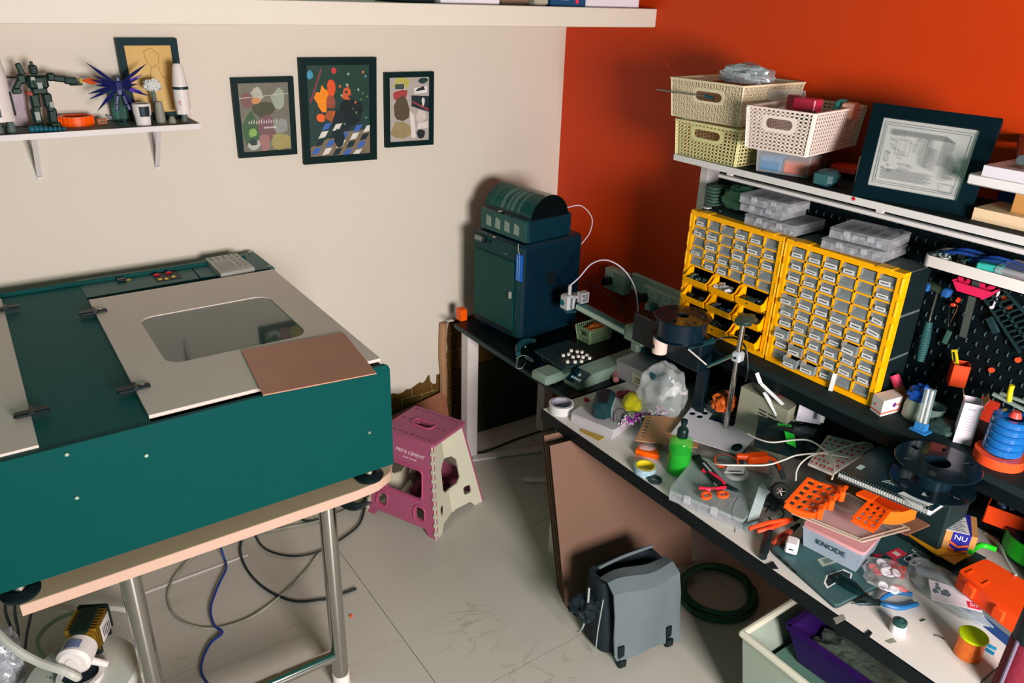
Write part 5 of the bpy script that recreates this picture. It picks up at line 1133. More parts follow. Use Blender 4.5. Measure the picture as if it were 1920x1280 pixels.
hs = [circ(.08, .08 + .12 * k, .016 + .022 * math.sin(PI * (k + .5) / 8), .02 + .032 * math.sin(PI * (k + .5) / 8), 12) for k in range(8)] + [circ(.92, .10 + .115 * k, .014 + .022 * math.sin(PI * (k + .5) / 8), .016 + .03 * math.sin(PI * (k + .5) / 8), 12) for k in range(8)]
hs += [rrect(.22, .22, .31, .24, .008, 2), rrect(.38, .48, .47, .50, .008, 2)]
holed(g, [(0, 0), (1, 0), (1, 1), (0, 1)], hs, .003, f); solo('hole_template', g, mat('mdf_tan', (178, 130, 92), .6, scale=30), 'tan board with two columns of growing round holes behind the green bottle', 'template')
A, B, C_, D = (-0.5336, -1.3663, 0.7520), (-0.4382, -1.5899, 0.7520), (-0.1955, -1.5033, 0.7600), (-0.2909, -1.2593, 0.7600)
f = bil(A, B, C_, D); g = G()
hs = [circ(.10 + .115 * (k % 2) - .03 * (k // 2) + .03, .90 - .13 * (k // 2) - .02 * (k % 2), .042, .05, 14) for k in range(6)] + [circ(.89, .16, .07, .115, 18), [(.31, .62), (.66, .62), (.66, .93), (.31, .93)]]
holed(g, [(0, 0), (1, 0), (1, 1), (0, 1)], hs, .002, f); solo('white_template', g, mat('white_sheet', (216, 212, 222), .4), 'white plastic sheet with six round holes and a square window', 'template')
g = G(); g.slab([(-0.5021, -1.3470, 0.7450), (-0.4545, -1.4519, 0.7450), (-0.2544, -1.3297, 0.7510), (-0.2802, -1.2564, 0.7510)], .002); g.slab([(-0.4280, -1.5193, 0.7420), (-0.4056, -1.5804, 0.7420), (-0.3213, -1.5338, 0.7420), (-0.3490, -1.4750, 0.7420)], .002); solo('dark_sheet', g, mat('teal_dark_sheet', (20, 60, 66), .5), 'dark teal sheet under the round holes of the white plastic sheet', 'sheet')
g = G(); g.slab([(-0.2556, -1.3133, 0.7480), (-0.2209, -1.4093, 0.7480), (-0.3082, -1.4443, 0.7460), (-0.3466, -1.3542, 0.7460)], .001); solo('photo_print', g, mat('photo_grey', (150, 148, 140), .4, scale=12, rgb2=(60, 84, 120)), 'grey blue photo showing through the window of the white sheet', 'photo'); ph = bpy.data.objects['photo_print']
g = G(); g.slab([(-0.3443, -1.3568, 0.7488), (-0.3110, -1.4438, 0.7488), (-0.2804, -1.4323, 0.7488)], .0006); part('navy_area', g, mat('photo_navy', (20, 44, 90), .4), ph)
g = G(); lump(g, (-0.6116, -1.3402, 0.7080), .05, .035, .016, 3, .1, 30); solo('white_blob_cap', g, mat('milky_case', (214, 208, 212), .35, alpha=.5), 'translucent rounded lid under the tan holed board', 'lid')
# green bottle
c = (-0.6243, -1.4924, 0.7005); T = thing('spray_bottle', 'clear bottle of bright green liquid with a black dropper cap', 'bottle', c); T.scale = (1.1, 1.1, 1.16)
part('liquid', G().lathe([(.001, .002), (.030, .002), (.033, .006), (.033, .070), (.001, .071)], c, 32), mat('green_liquid', (14, 150, 30), .1, vary=.02, coat=.5), T, 'bright green liquid')
part('bottle_shell', G().lathe([(.001, 0), (.031, 0), (.0345, .005), (.0345, .096), (.031, .106), (.020, .114), (.014, .117)], c, 32), mat('green_glass', (50, 190, 60), .05, alpha=.42), T)
part('cap', G().lathe([(.0155, .112), (.0165, .114), (.0165, .136), (.013, .142), (.008, .146), (.0075, .156), (.010, .158), (.010, .168), (.001, .170)], c, 24), mat('cap_black', (10, 34, 34), .35), T)
g = G(); g.slab([(-0.7370, -1.1253, 0.7025), (-0.7227, -1.2108, 0.7025), (-0.6885, -1.2028, 0.7025), (-0.7218, -1.1130, 0.7025)], .002); solo('bamboo_slip', g, mat('mustard_wood', (176, 140, 56), .5), 'small mustard wooden strip near the left edge of the workbench', 'strip')
c = (-0.7184, -1.4365, 0.7005); T = roll('tape_roll', 'roll of pale blue patterned tape with a yellow core, left of the green bottle', c, .037, .029, .024, mat('blue_pattern_tape', (190, 204, 208), .4, scale=120, rgb2=(90, 150, 170), detail=1), mat('core_yellow', (214, 190, 30), .5))
c = (-0.7270, -1.4923, 0.7005); g = G(); g.ring(c, .0225, .013, .008, 28); solo('black_tape_ring', g, mat('rubber_dark', (30, 52, 52), .5), 'small black tape ring in front of the patterned tape roll', 'tape')
g = G(); g.prism([((-0.6731, -1.3426, 0.7000)[0], (-0.6731, -1.3426, 0.7000)[1]), ((-0.6282, -1.4099, 0.7000)[0], (-0.6282, -1.4099, 0.7000)[1]), ((-0.6042, -1.3781, 0.7000)[0], (-0.6042, -1.3781, 0.7000)[1]), ((-0.6257, -1.3164, 0.7000)[0], (-0.6257, -1.3164, 0.7000)[1])], .7005, .718); solo('orange_wedge', g, mat('neon_orange', (255, 92, 0), .4), 'orange wedge piece behind the patterned tape roll', 'wedge')
# big organizer with tools
P = [(-0.7611, -1.6062, 0.7005), (-0.7029, -1.8247, 0.7005), (-0.4319, -1.7287, 0.7005), (-0.5373, -1.5064, 0.7005)]; Q = [(-0.7637, -1.5907, 0.7420), (-0.6921, -1.8156, 0.7420), (-0.4312, -1.7195, 0.7420), (-0.5571, -1.5080, 0.7420)]
P = [(q[0], q[1], .7005) for q in Q]
T = tub('parts_organizer', 'large clear parts organizer at the workbench edge, tools lying on its lid', P, [up(q, -.006) for q in Q], m_frost, mat('organizer_lid', (170, 186, 186), .25, alpha=.42), 'box')
fb = bil(P[0], P[1], P[2], P[3]); g = G()
for k in range(1, 5): g.bar(up(tuple(fb(k / 5, .02)), .016), up(tuple(fb(k / 5, .98)), .016), .002, .030)
g.bar(up(tuple(fb(.02, .35)), .016), up(tuple(fb(.98, .35)), .016), .002, .03); part('divider', g, m_frost, T)
random.seed(77); g = G()
for k in range(150):
    u, v = random.uniform(.03, .97), random.uniform(.03, .97); q = fb(u, v); g.cyl(q + Vector((0, 0, .004)), q + Vector((random.uniform(-.008, .008), random.uniform(-.008, .008), .006 + random.random() * .012)), .0022, seg=6)
part('screws', g, mat('screw_heap', (130, 140, 136), .3, .8), T, stuff=True)
for k in (.25, .62): part('latch', G().box(up(tuple(fb(k, -.015)), .03), (.022, .006, .03), (0, 0, -70), b=.002), m_frostlid, T)
def pliers(name, label, h1, h2, piv, tip, m, r=.0055, cat='pliers', mj=None):
    "h1, h2: lists of points for the two handles ending at the pivot; tip: jaw end"
    T = thing(name, label, cat, piv)
    for h in (h1, h2): part('handle', G().tube(list(h) + [piv], [r, r * 1.1, r, r * .7], 8, 5), m, T)
    g = G(); g.tube([piv, cen(piv, tip), tip], [r * 1.2, r, .0012], 8, 3); g.cyl(up(piv, -.004), up(piv, .005), r * 1.3, seg=14); part('jaw', g, mj or mat('jaw_dark', (40, 56, 58), .3, .8), T); return T
z1 = .750
pliers('wire_cutter', 'dark cutters with hot pink grips lying on the large organizer', [(-0.6115, -1.5837, 0.7520), (-0.6093, -1.6344, 0.7560)], [(-0.6972, -1.6464, 0.7520), (-0.6660, -1.6762, 0.7540)], (-0.6159, -1.6882, 0.7520), (-0.6004, -1.7278, 0.7500), mat('pink_grip', (220, 32, 66), .4), .0062)
T = thing('scissors', 'orange handled scissors in front of the pink cutters on the organizer', 'scissors', (-0.6890, -1.6974, 0.7500))
for q, a in (((-0.7111, -1.6873, 0.7505), 10), ((-0.6639, -1.7110, 0.7505), -20)):
    g = G(fr(q, a)); g.lathe([(.011, 0), (.0165, 0), (.0175, .004), (.0165, .008), (.011, .008), (.0105, .004)], (0, 0, 0), 24, Matrix.Diagonal((1.15, .9, 1, 1)), 1, True); part('finger_loop', g, mat('scissor_orange', (250, 84, 20), .35), T)
g = G(); g.tube([(-0.6787, -1.6789, 0.7545), (-0.6502, -1.6772, 0.7545), (-0.6374, -1.6551, 0.7545)], [.005, .004, .003], 8); part('blade', g, m_steel, T)
g = G(); a, b = Vector((-0.5770, -1.5191, 0.7570)), Vector((-0.6239, -1.6696, 0.7520)); g.bar(a, b, .026, .012); T = thing('black_knife', 'black flat handled cutter lying diagonally across the organizer', 'knife', a); part('handle', g, m_black, T)
g = G(); g.bar(a.lerp(b, .3) + Vector((0, 0, .0065)), a.lerp(b, .6) + Vector((0, 0, .0065)), .008, .001); part('label_strip', g, mat('label_pale', (140, 164, 160), .5), T)
# grey clamp device
a, b = Vector((-0.6661, -1.8217, 0.7120)), Vector((-0.5690, -1.7763, 0.7750)); T = thing('grey_clamp', 'pale grey elongated plastic device propped at the right of the organizer', 'device', (a.x, a.y, .70))
g = G(); g.bar(a, b, .030, .026, (0.3, -.3, 1)); g.bar(b, b + Vector((.012, -.002, -.01)), .03, .03, (0.3, -.3, 1)); part('body', g, mat('pale_grey_plastic', (150, 164, 164), .35), T)
g = G(); n_ = Vector((.3, -.3, 1)).normalized() * .0135
for k in (.2, .5, .8): p = a.lerp(b, k) + n_; g.cyl(p, p + n_ * .06, .003, seg=8)
part('screw_dot', g, m_black, T)
g = G(); lump(g, (-0.6573, -1.8125, 0.7120), .035, .026, .014, 5, .1); solo('clear_foot_piece', g, mat('clear_grey', (120, 150, 150), .15, alpha=.5), 'clear grey rounded piece under the lower end of the pale grey device', 'piece')
# tape in plastic with orange ring
T = roll('tape_roll', 'flat coil with a bright orange ring in a clear wrapper, right of the green bottle', (-0.5101, -1.5935, 0.7480), .040, .031, .008, mat('orange_ring_tape', (248, 92, 34), .3), mat('core_dark_bits', (60, 80, 76), .5))
g = G(); g.ring((-0.5297, -1.6482, 0.7450), .040, .028, .010, 32); solo('clear_ring', g, mat('clear_ring_m', (200, 204, 204), .15, alpha=.4), 'clear plastic ring partly under the orange ringed coil', 'ring')
g = G(); g.slab([(-0.5731, -1.6372, 0.7585), (-0.5217, -1.6733, 0.7585), (-0.4870, -1.6489, 0.7585), (-0.5333, -1.6160, 0.7585)], .0008); T = thing('barcode_label', 'small white barcode label on the clear ring', 'label', (-0.5290, -1.6430, 0.7580)); part('label_paper', g, m_lab, T)
g = G()
for k in range(9): 
    p, q = Vector((-0.5598, -1.6430, 0.7590)), Vector((-0.5219, -1.6670, 0.7590)); r_ = p.lerp(q, k / 9); g.box(r_ + Vector((.004, .004, 0)), (.0015 if k % 2 else .0008, .014, .0006), (0, 0, 30))
part('bars', g, m_black, T)
g = G(); g.slab([(-0.4072, -1.5795, 0.7420), (-0.3720, -1.6588, 0.7420), (-0.4593, -1.7228, 0.7420), (-0.4860, -1.6492, 0.7420)], .001); solo('white_leaflet', g, mat('leaflet', (176, 172, 170), .5), 'small grey white leaflet beneath the orange gun shaped tool', 'paper')
c = (-0.4209, -1.6434, 0.7650); T = thing('orange_gun_tool', 'orange gun shaped plastic tool right of the white sheet', 'tool', c); M = fr(c, -25)
part('body', G(M).box((0, 0, 0), (.075, .036, .03), (10, 0, 0), b=.006), mat('gun_orange', (240, 78, 16), .35), T)
part('barrel', G(M).cyl((-.03, .005, .004), (-.068, .012, .004), .012, .010), mat('gun_orange', (240, 78, 16), .35), T)
g = G(M); g.tube([(.03, 0, 0), (.055, -.015, -.006), (.062, -.045, -.02), (.06, -.075, -.035)], [.013, .012, .010, .009], 10); part('grip', g, mat('grip_grey_red', (90, 104, 104), .4), T)
g = G(M); g.tube([(.036, -.012, .006), (.052, -.03, .0), (.054, -.055, -.014)], .006, 8); part('trigger', g, mat('gun_orange', (240, 78, 16), .35), T)
# black bag with green print
A, B, C_, D = (-0.4754, -1.6563, 0.8350), (-0.4003, -1.8120, 0.8350), (-0.2100, -1.7317, 0.8600), (-0.3462, -1.5731, 0.8600)
T = thing('black_pouch', 'black foil bag with bright green print behind the orange gun tool', 'bag', A)
f = bil(A, B, C_, D); g = G(); n = 14; vs = []
random.seed(9); from_noise = [[random.uniform(-.0035, .0035) for _ in range(n + 1)] for _ in range(n + 1)]
hz = lambda u, v: .012 * math.sin(PI * u) * math.sin(PI * v)
for j in range(n + 1):
    for i in range(n + 1): vs.append(f(i / n, j / n, hz(i / n, j / n) + from_noise[i][j]))
for j in range(n + 1):
    for i in range(n + 1): vs.append(f(i / n, j / n, -hz(i / n, j / n) - .002))
fs = [(j * (n + 1) + i, j * (n + 1) + i + 1, (j + 1) * (n + 1) + i + 1, (j + 1) * (n + 1) + i) for j in range(n) for i in range(n)]
o_ = (n + 1) ** 2; fs += [tuple(o_ + k for k in q[::-1]) for q in fs]
g.add(vs, fs); part('bag_body', g, mat('black_foil', (10, 34, 38), .3, scale=20, bump=.3), T)
lime = mat('lime_print', (50, 220, 60), .4, emit=.0)
u_ = f(1, 0) - f(0, 0); v_ = f(0, 1) - f(0, 0)
text('BEICO', .016, basis(f(.42, .68, .024), u_ * 1.0 + v_ * .25, v_), lime, T)
g = G()
for k in range(5): g.bar(f(.46 + k * .035, .50 - k * .012, .024), f(.56 + k * .035, .18 - k * .012, .022), .008 if k % 2 else .005, .001, (0, 0, 1))
part('print_block', g, lime, T)
# white clear packets
A, B, C_, D = (-0.4471, -1.8342, 0.8600), (-0.4326, -1.9102, 0.8600), (-0.2151, -1.9044, 0.8800), (-0.2820, -1.7844, 0.8800)
T = thing('red_dotted_packet', 'clear packet printed with red marks between the black bag and the notebook', 'packet', A); f = bil(A, B, C_, D)
g = G(); holed(g, [(0, 0), (1, 0), (1, 1), (0, 1)], [], .008, f); part('packet_body', g, mat('packet_pale', (196, 180, 174), .4, scale=30, bump=.5, rgb2=(214, 204, 200)), T)
g = G(); random.seed(14)
for i in range(6):
    for j in range(7):
        u, v = .1 + i * .15 + random.uniform(-.02, .02), .08 + j * .13; holed(g, [(u - .03, v - .03), (u + .045, v - .025), (u + .03, v + .03), (u - .035, v + .02)], [], .0003, lambda a, b, w_: f(a, b, w_ + .0006))
part('red_mark', g, mat('red_mark', (206, 50, 50), .5), T, stuff=True)
# white cables
mw = mat('white_cable', (220, 216, 206), .4)
def cable(pts, r, m, label, name='cable', cat='cable'):
    g = G(); g.tube(pts, r, 8, 6); return solo(name, g, m, label, cat)
cable([(-0.5516, -1.4801, 0.7500), (-0.5785, -1.5514, 0.7650), (-0.6473, -1.6609, 0.8300), (-0.6020, -1.7321, 0.8500), (-0.5442, -1.7652, 0.8500), (-0.4947, -1.7835, 0.8600), (-0.4518, -1.7976, 0.8700), (-0.3883, -1.8362, 0.8750), (-0.3419, -1.9024, 0.8800)], .0026, mw, 'long white cable running from the green bottle across to the notebook', 'white_cable')
cable([(-0.4366, -1.6022, 0.8400), (-0.4467, -1.6576, 0.8500), (-0.4384, -1.7007, 0.8600), (-0.3920, -1.7339, 0.8700), (-0.3642, -1.7704, 0.8800), (-0.3798, -1.8269, 0.8900), (-0.4025, -1.8756, 0.8900), (-0.4288, -1.9083, 0.8800), (-0.4748, -1.9329, 0.8700)], .0026, mw, 'white cable crossing the black bag and curving down to the orange grid part', 'white_cable')
cable([(-0.5841, -1.8871, 0.8800), (-0.5540, -1.8664, 0.8900), (-0.5168, -1.8553, 0.9000), (-0.4672, -1.8578, 0.9100), (-0.4050, -1.8764, 0.9100), (-0.3364, -1.8846, 0.9100), (-0.2773, -1.8967, 0.9100), (-0.2462, -1.9117, 0.9000)], .0024, mw, 'white cable arching over the red marked packet beside the notebook', 'white_cable')
# notebook on a carton
A, B, C_, D = (-0.5657, -1.9916, 0.9620), (-0.5165, -2.2284, 0.9620), (-0.3700, -2.2241, 0.9620), (-0.3360, -1.9757, 0.9620)
g = G(); g.prism([(cen(A, B, C_, D)[0] + (p[0] - cen(A, B, C_, D)[0]) * .55 + .035, cen(A, B, C_, D)[1] + (p[1] - cen(A, B, C_, D)[1]) * .6) for p in (A, B, C_, D)], .915, .9415)
solo('support_carton', g, mat('kraft_brown', (150, 98, 66), .7, scale=9, rgb2=(120, 78, 54)), 'flat brown carton directly under the black notebook', 'box')
g = G(); g.b2((-.325, -2.20, ZD), (-.20, -1.97, .9145), b=.004); solo('dark_crate', g, mat('crate_dark', (20, 40, 42), .6), 'dark box under the flat brown carton at the back of the workbench', 'box')
T = thing('spiral_notebook', 'black spiral notebook with white line art under the big empty spool', 'notebook', (cen(A, B, C_, D)[0], cen(A, B, C_, D)[1], .942))
f = bil(A, B, C_, D); g = G(); holed(g, [(0, 0), (1, 0), (1, 1), (0, 1)], [], .0025, lambda u, v, w_: f(u, v, w_)); part('cover', g, mat('notebook_black', (14, 42, 50), .3), T)
g = G(); holed(g, [(.01, .02), (.99, .01), (.99, .98), (.01, .98)], [], .014, lambda u, v, w_: f(u, v, w_ - .003)); part('pages', g, mat('page_edge', (214, 212, 210), .6), T)
g = G(); holed(g, [(0, 0), (1, 0), (1, 1), (0, 1)], [], .002, lambda u, v, w_: f(u, v, w_ - .0175)); part('back_cover', g, mat('notebook_black', (14, 42, 50), .3), T)
g = G()
for k in range(34):
    u = .02 + k * .0285; p0 = f(u, .05, .001); p1 = f(u, -.012, -.006); p2 = f(u, .04, -.018)
    g.tube([p0, f(u, .0, .0055), p1, f(u, .0, -.02), p2], .0011, 5, 2)
part('spiral_binding', g, mat('wire_silver', (170, 180, 178), .25, .9), T)
g = G(); nn = (0, 0, 1)
for k in range(7): g.bar(f(.40 + k * .035, .20 + k * .01, .0006), f(.50 + k * .035, .44 - .0 * k, .0006), .0013, .0005, nn)
g.bar(f(.62, .28, .0006), f(.88, .62, .0006), .002, .0005, nn)
for u, v in ((.08, .25), (.90, .48)): g.slab([f(u, v, .0007), f(u + .06, v, .0007), f(u + .06, v + .12, .0007), f(u, v + .12, .0007)], .0003)
part('line_art', g, mat('line_white', (170, 190, 188), .5), T)
g = G(); g.slab([f(.62, .06, .0014), f(.70, .45, .0014), f(.97, .30, .0014)], .0004); part('pale_triangle', g, m_lab, T)
# spools
def spool(name, label, c, r, h, m, hub=.3, rd=None, filament=None, fr_=0.6, marks=True):
    T = thing(name, label, 'spool', c)
    for z in (0, h - .004):
        g = G(Matrix.Translation((c[0], c[1], c[2] + z)))
        hs = [circ(0, 0, r * hub, None, 24)]
        for k in range(6):
            a = k * PI / 3 + .3; rr0, rr1 = r * .6, r * .82; w_ = .11 if k % 2 else .05
            hs.append([(rr0 * math.cos(a - w_), rr0 * math.sin(a - w_)), (rr1 * math.cos(a - w_), rr1 * math.sin(a - w_)), (rr1 * math.cos(a + w_), rr1 * math.sin(a + w_)), (rr0 * math.cos(a + w_), rr0 * math.sin(a + w_))])
        holed(g, circ(0, 0, r, None, 48), hs, .004, lambda u, v, w_: Vector((u, v, .004 + w_))); part('flange', g, m, T)
    part('hub', G().ring(up(c, .004), r * .46, r * hub, h - .008, 40), m, T)
    g = G(); g.lathe([(r, .0), (r + .002, .002), (r, .004)], c, 48, None, 1, True); g.lathe([(r, h - .004), (r + .002, h - .002), (r, h)], c, 48, None, 1, True); part('rim_bead', g, m, T)
    if filament: part('filament', G().ring(up(c, .004), r * fr_, r * .46, h - .008, 44), filament, T)
    return T
m_sp = mat('spool_black', (12, 30, 38), .18, coat=.3)
c = Vector((-0.3957, -2.1627, 1.0350)); spool('empty_spool', 'big empty black spool standing flat on the spiral notebook', (c.x - .004, c.y, .9635), .104, .068, m_sp)
# black box stack with a spool, front left of the cabinets
A, B = (-0.3305, -0.8673, 0.7005), (-0.3119, -1.0473, 0.7005)
T = tub('labelled_tub', 'frosted tub with a cream paper label on its front, behind the battery charger', [A, B, (B[0] + .20, B[1] + .02, .7005), (A[0] + .20, A[1] + .02, .7005)], [(A[0] - .004, A[1] + .004, .775), (B[0] - .004, B[1] - .004, .775), (B[0] + .20, B[1] + .02, .775), (A[0] + .20, A[1] + .02, .775)], mat('milky_case', (214, 208, 212), .35, alpha=.5), m_frostlid)
f = bil(A, B, (B[0] - .004, B[1] - .004, .775), (A[0] - .004, A[1] + .004, .775)); g = G(); lb_ = lambda u, v, w_=0: f(u, v, w_)
sg = 1 if (f(.5, .5, .01) - Vector(A)).x < (f(.5, .5, 0) - Vector(A)).x else -1
holed(g, [(.45, .12), (.88, .12), (.88, .72), (.45, .72)], [], .0006, lambda u, v, w_: f(u, v, sg * .0016 + w_)); l = part('paper_label', g, mat('label_cream', (200, 196, 164), .6), T)
u_ = f(1, .5) - f(0, .5); v_ = f(0, 1) - f(0, 0)
text('CN-014', .0125, basis(f(.665, .46, sg * .0026), u_ if sg > 0 else u_, v_), mat('ink_black', (20, 36, 40), .6), T, align='CENTER')
g = G(); g.bar(f(.52, .27, sg * .0024), f(.82, .27, sg * .0024), .003, .0004, f(0, 0, 1) - f(0, 0, 0)); part('print_line', g, m_ink, l)
g = G(); g.b2((-.395, -1.33, .93), (-.327, -.99, 1.044), b=.006); solo('black_case', g, mat('case_black', (8, 26, 34), .3), 'black hard case under the full black spool, at the left end of the ledge', 'case')
g = G(); g.b2((-.345, -1.33, ZD), (-.327, -1.285, .9295), b=.002); solo('black_stand', g, mat('case_black', (8, 26, 34), .3), 'black upright block holding up the black case beside the chrome post', 'stand')
g = G(); g.b2((-.20, -1.02, .785), (.04, -.86, .86), b=.006); solo('black_box', g, mat('case_black', (8, 26, 34), .3), 'black box on top of the tub with the paper label', 'box')
c = (-0.4036, -1.2418, 1.1200); spool('filament_spool', 'full black filament spool lying flat on the black case', (c[0] - .004, c[1], 1.045), .098, .078, m_sp, .22, None, mat('filament_navy', (10, 30, 44), .15, scale=200, bump=.1), .9)
T = tub('clear_slide_case', 'thin clear case leaning between the small printer and the black case', rr((-.21, -.94), 8, .08, .10, .861), rr((-.21, -.94), 8, .08, .10, .874), m_frost)
# cup and plastic bag
c = (-0.4144, -1.1592, 0.9500); T = thing('pink_cup', 'small open pinkish white paper tube standing above the plastic bag', 'cup', c)
part('tube_body', G().lathe([(.027, 0), (.0275, .060), (.0255, .060), (.025, 0)], c, 28, None, .94, True), mat('cup_pink', (232, 204, 192), .5), T)
part('dark_stick', G().box((c[0] - .022, c[1] + .006, c[2] + .045), (.006, .012, .05), (0, 10, 0)), m_black, T)
c = Vector((-.40, -1.195, .7005))
T = thing('plastic_bag', 'clear crumpled plastic bag holding dark discs and a white bottle', 'bag', c)
g = G(); lump(g, c + Vector((-.01, .0, .09)), .066, .088, .115, 21, .16, 10, 0, 22, 2.2, True); part('bag_film', g, mat('bag_film_m', (200, 206, 206), .12, alpha=.36, scale=14, bump=.6), T)
g = G(); lump(g, c + Vector((.02, -.012, .10)), .036, .024, .052, 4, .08, 20, 35, 14, 2, False); part('white_bottle', g, mat('bag_white', (226, 224, 232), .4), T)
g = G()
for d, s_ in (((-.046, .012, .168), 1), ((-.02, -.004, .158), 1.1), ((.008, -.016, .138), .9)): g.cyl(c + Vector(d), c + Vector(d) + Vector((-.004, -.004, .012)), .019 * s_, seg=20)
part('dark_disc', g, mat('bag_teal_disc', (20, 60, 72), .4), T)
g = G(); g.box(c + Vector((-.012, -.045, .075)), (.03, .01, .05), (10, 8, 20), b=.003); part('dark_pot', g, mat('bag_teal_pot', (60, 90, 92), .4), T)
g = G(); g.ring(c + Vector((.058, -.04, .095)), .016, .009, .014, 20); part('white_ring', g, m_wh, T)
g = G(); q = (-0.2669, -1.3644, 0.8000); g.b2((q[0] - .045, q[1] - .04, ZD), (q[0] + .045, q[1] + .04, .806), b=.004); solo('grey_carton', g, mat('carton_grey_teal', (60, 78, 74), .6), 'grey carton under the bundle of orange cord', 'box')
g = G(); lump(g, (-0.3138, -1.3994, 0.8300), .05, .04, .032, 8, .2, 20); T = thing('orange_cord_bundle', 'bundle of orange cord tied with black wire, right of the plastic bag', 'cord', (-0.2825, -1.3761, 0.8100)); part('cord_bundle', g, mat('amber_cord', (226, 96, 24), .3, scale=60, rgb2=(150, 70, 30), bump=1), T)
for k in range(3):
    q = Vector((-0.3107, -1.3964, 0.8320)); g = G(fr(q, 30 + 50 * k, 90)); g.lathe([(.034, -.001), (.036, 0), (.034, .001)], (0, 0, 0), 20, None, 1, True); part('tie', g, m_black, T)
# pink things at left
g = G(); g.tube([(-0.2651, -0.7775, 0.7300), (-0.3165, -0.8295, 0.7200), (-0.3721, -0.9085, 0.7150)], [.014, .016, .012], 12); solo('paint_brush', g, mat('cream_pink', (206, 170, 150), .5, rgb2=(190, 50, 90), scale=10), 'cream and pink handle poking out left of the labelled tub', 'handle')
g = G(); lump(g, (-0.4374, -1.0272, 0.7150), .05, .022, .016, 2, .2, -10); solo('pink_cloth', g, mat('dusty_pink', (176, 70, 92), .6), 'dusty pink cloth in front of the labelled tub', 'cloth')
# microscope stand
T = thing('microscope_stand', 'chrome post microscope stand with a white clamp in front of the yellow cabinets', 'stand', (-.345, -1.447, .70))
b0 = Vector((-.345, -1.447, .7005))
part('base', G().b2((-.24, -1.38, .7005), (-.08, -1.25, .82), b=.006), mat('case_black', (8, 26, 34), .3), T)
part('post', G().cyl((b0.x, b0.y, .7005), (b0.x, b0.y, .71), .03, seg=24).cyl((b0.x, b0.y, .71), (b0.x, b0.y, 1.165), .0095, seg=18), m_steel, T)
zc = 1.035; part('clamp', G().box((b0.x - .002, b0.y - .002, zc), (.036, .034, .038), (0, 0, 10), b=.006), mat('clamp_white', (196, 202, 208), .3, .2), T)
part('clamp_bolt', G().cyl((b0.x - .02, b0.y - .006, zc), (b0.x - .026, b0.y - .008, zc), .004), m_black, T)
e_ = Vector((-0.4150, -1.3832, 0.9861))
part('arm', G().cyl((b0.x - .01, b0.y + .01, zc), e_, .0075, seg=14), m_steel, T)
g = G(); a = Vector((-0.4250, -1.3013, 1.0200)); g.cyl(a, e_ + Vector((.0, -.0, .004)), .003, seg=10); part('white_rod', g, m_wh, T)
l0, l1 = Vector((-0.3950, -1.2905, 1.0207)), Vector((-0.3750, -1.3617, 1.0661)); g = G(); g.cyl(l0, l1, .011, seg=18); g.cyl(l0 - (l1 - l0) * .12, l0, .013, seg=18); part('lens_tube', g, mat('lens_teal', (20, 60, 66), .25), T)
g = G(); g.tube([l1, (-0.3450, -1.3741, 1.0739), (-0.3250, -1.4134, 1.0824), (-0.3250, -1.4577, 1.0642), (-0.3250, -1.4797, 0.9976), (-0.3450, -1.4947, 0.9592)], .0035, 8, 6); part('lens_cable', g, m_black, T)
text('X0', .018, basis((-.24, -1.30, .821), (.25, -1, 0), (1, .25, 0)), mat('label_pale', (140, 164, 160), .5), T)
g = G(); lump(g, (b0.x - .005, b0.y - .01, 1.172), .05, .03, .012, 6, .15, 20); solo('dark_film_pad', g, mat('olive_film', (50, 76, 70), .25, alpha=.9), 'dark oval film pad resting on top of the chrome post', 'pad')
# beige device with tray, strips, papers
A, B, C_, D = (-0.3115, -1.4573, 0.9150), (-0.3174, -1.6544, 0.9150), (-0.1720, -1.6292, 0.9150), (-0.1867, -1.4485, 0.9150)
T = thing('beige_device', 'beige vented plastic device holding the red tray of screws', 'device', (cen(A, B, C_, D)[0], cen(A, B, C_, D)[1], .70))
g = G(); g.prism([(p[0], p[1]) for p in (A, B, C_, D)], ZD, .915); part('case', g, mat('beige_plastic', (158, 158, 138), .5), T)
f = bil(drop(A, ZD + .1), drop(B, ZD + .1), B, A); nn = f(.5, .5, 1) - f(.5, .5, 0); sg = 1 if nn.dot(ROOM_SIDE - f(.5, .5)) > 0 else -1
g = G()
for k in range(4):
    for j in range(2): g.bar(f(.45 + j * .2, .60 - k * .11, sg * .001), f(.60 + j * .2, .60 - k * .11, sg * .001), .004, .001, nn)
part('vent_slot', g, m_black, T, stuff=False)
c = (-0.2211, -1.5473, 0.9160); T = thing('screw_tray', 'dark red tray heaped with screws on top of the beige device', 'tray', c)
M = fr(c, 60); g = G(M); holed(g, rrect(-.045, -.022, .045, .022, .012), [rrect(-.041, -.018, .041, .018, .010)], .014, lambda u, v, w_: Vector((u, v, .014 + w_))); g.add([(x, y, .001) for x, y in rrect(-.044, -.021, .044, .021, .012)], [tuple(range(20))]); part('tray_body', g, mat('maroon_plastic', (150, 24, 50), .35), T)
random.seed(15); g = G(M)
for k in range(90):
    x, y = random.uniform(-.036, .036), random.uniform(-.014, .014); g.cyl((x, y, .003), (x + random.uniform(-.007, .007), y + random.uniform(-.007, .007), .008 + random.uniform(0, .009)), .0014, seg=5)
part('screws', g, mat('screw_heap', (130, 140, 136), .3, .8), T, stuff=True)
def strip(p, label, w_=.013):
    g = G()
    for a, b in zip(p[:-1], p[1:]): g.bar(a, b, w_, .0015, (-.5, -.3, 1))
    solo('white_strip', g, mat('strip_white', (206, 210, 210), .4), label, 'strip', 'white plastic strips')
strip([(-0.3679, -1.5475, 1.0200), (-0.3645, -1.5658, 0.9900), (-0.2469, -1.6557, 0.8600)], 'long bent white plastic strip slanting down across the beige device')
strip([(-0.3209, -1.5565, 0.9400), (-0.3156, -1.6164, 0.8800)], 'short white plastic strip in front of the beige device')
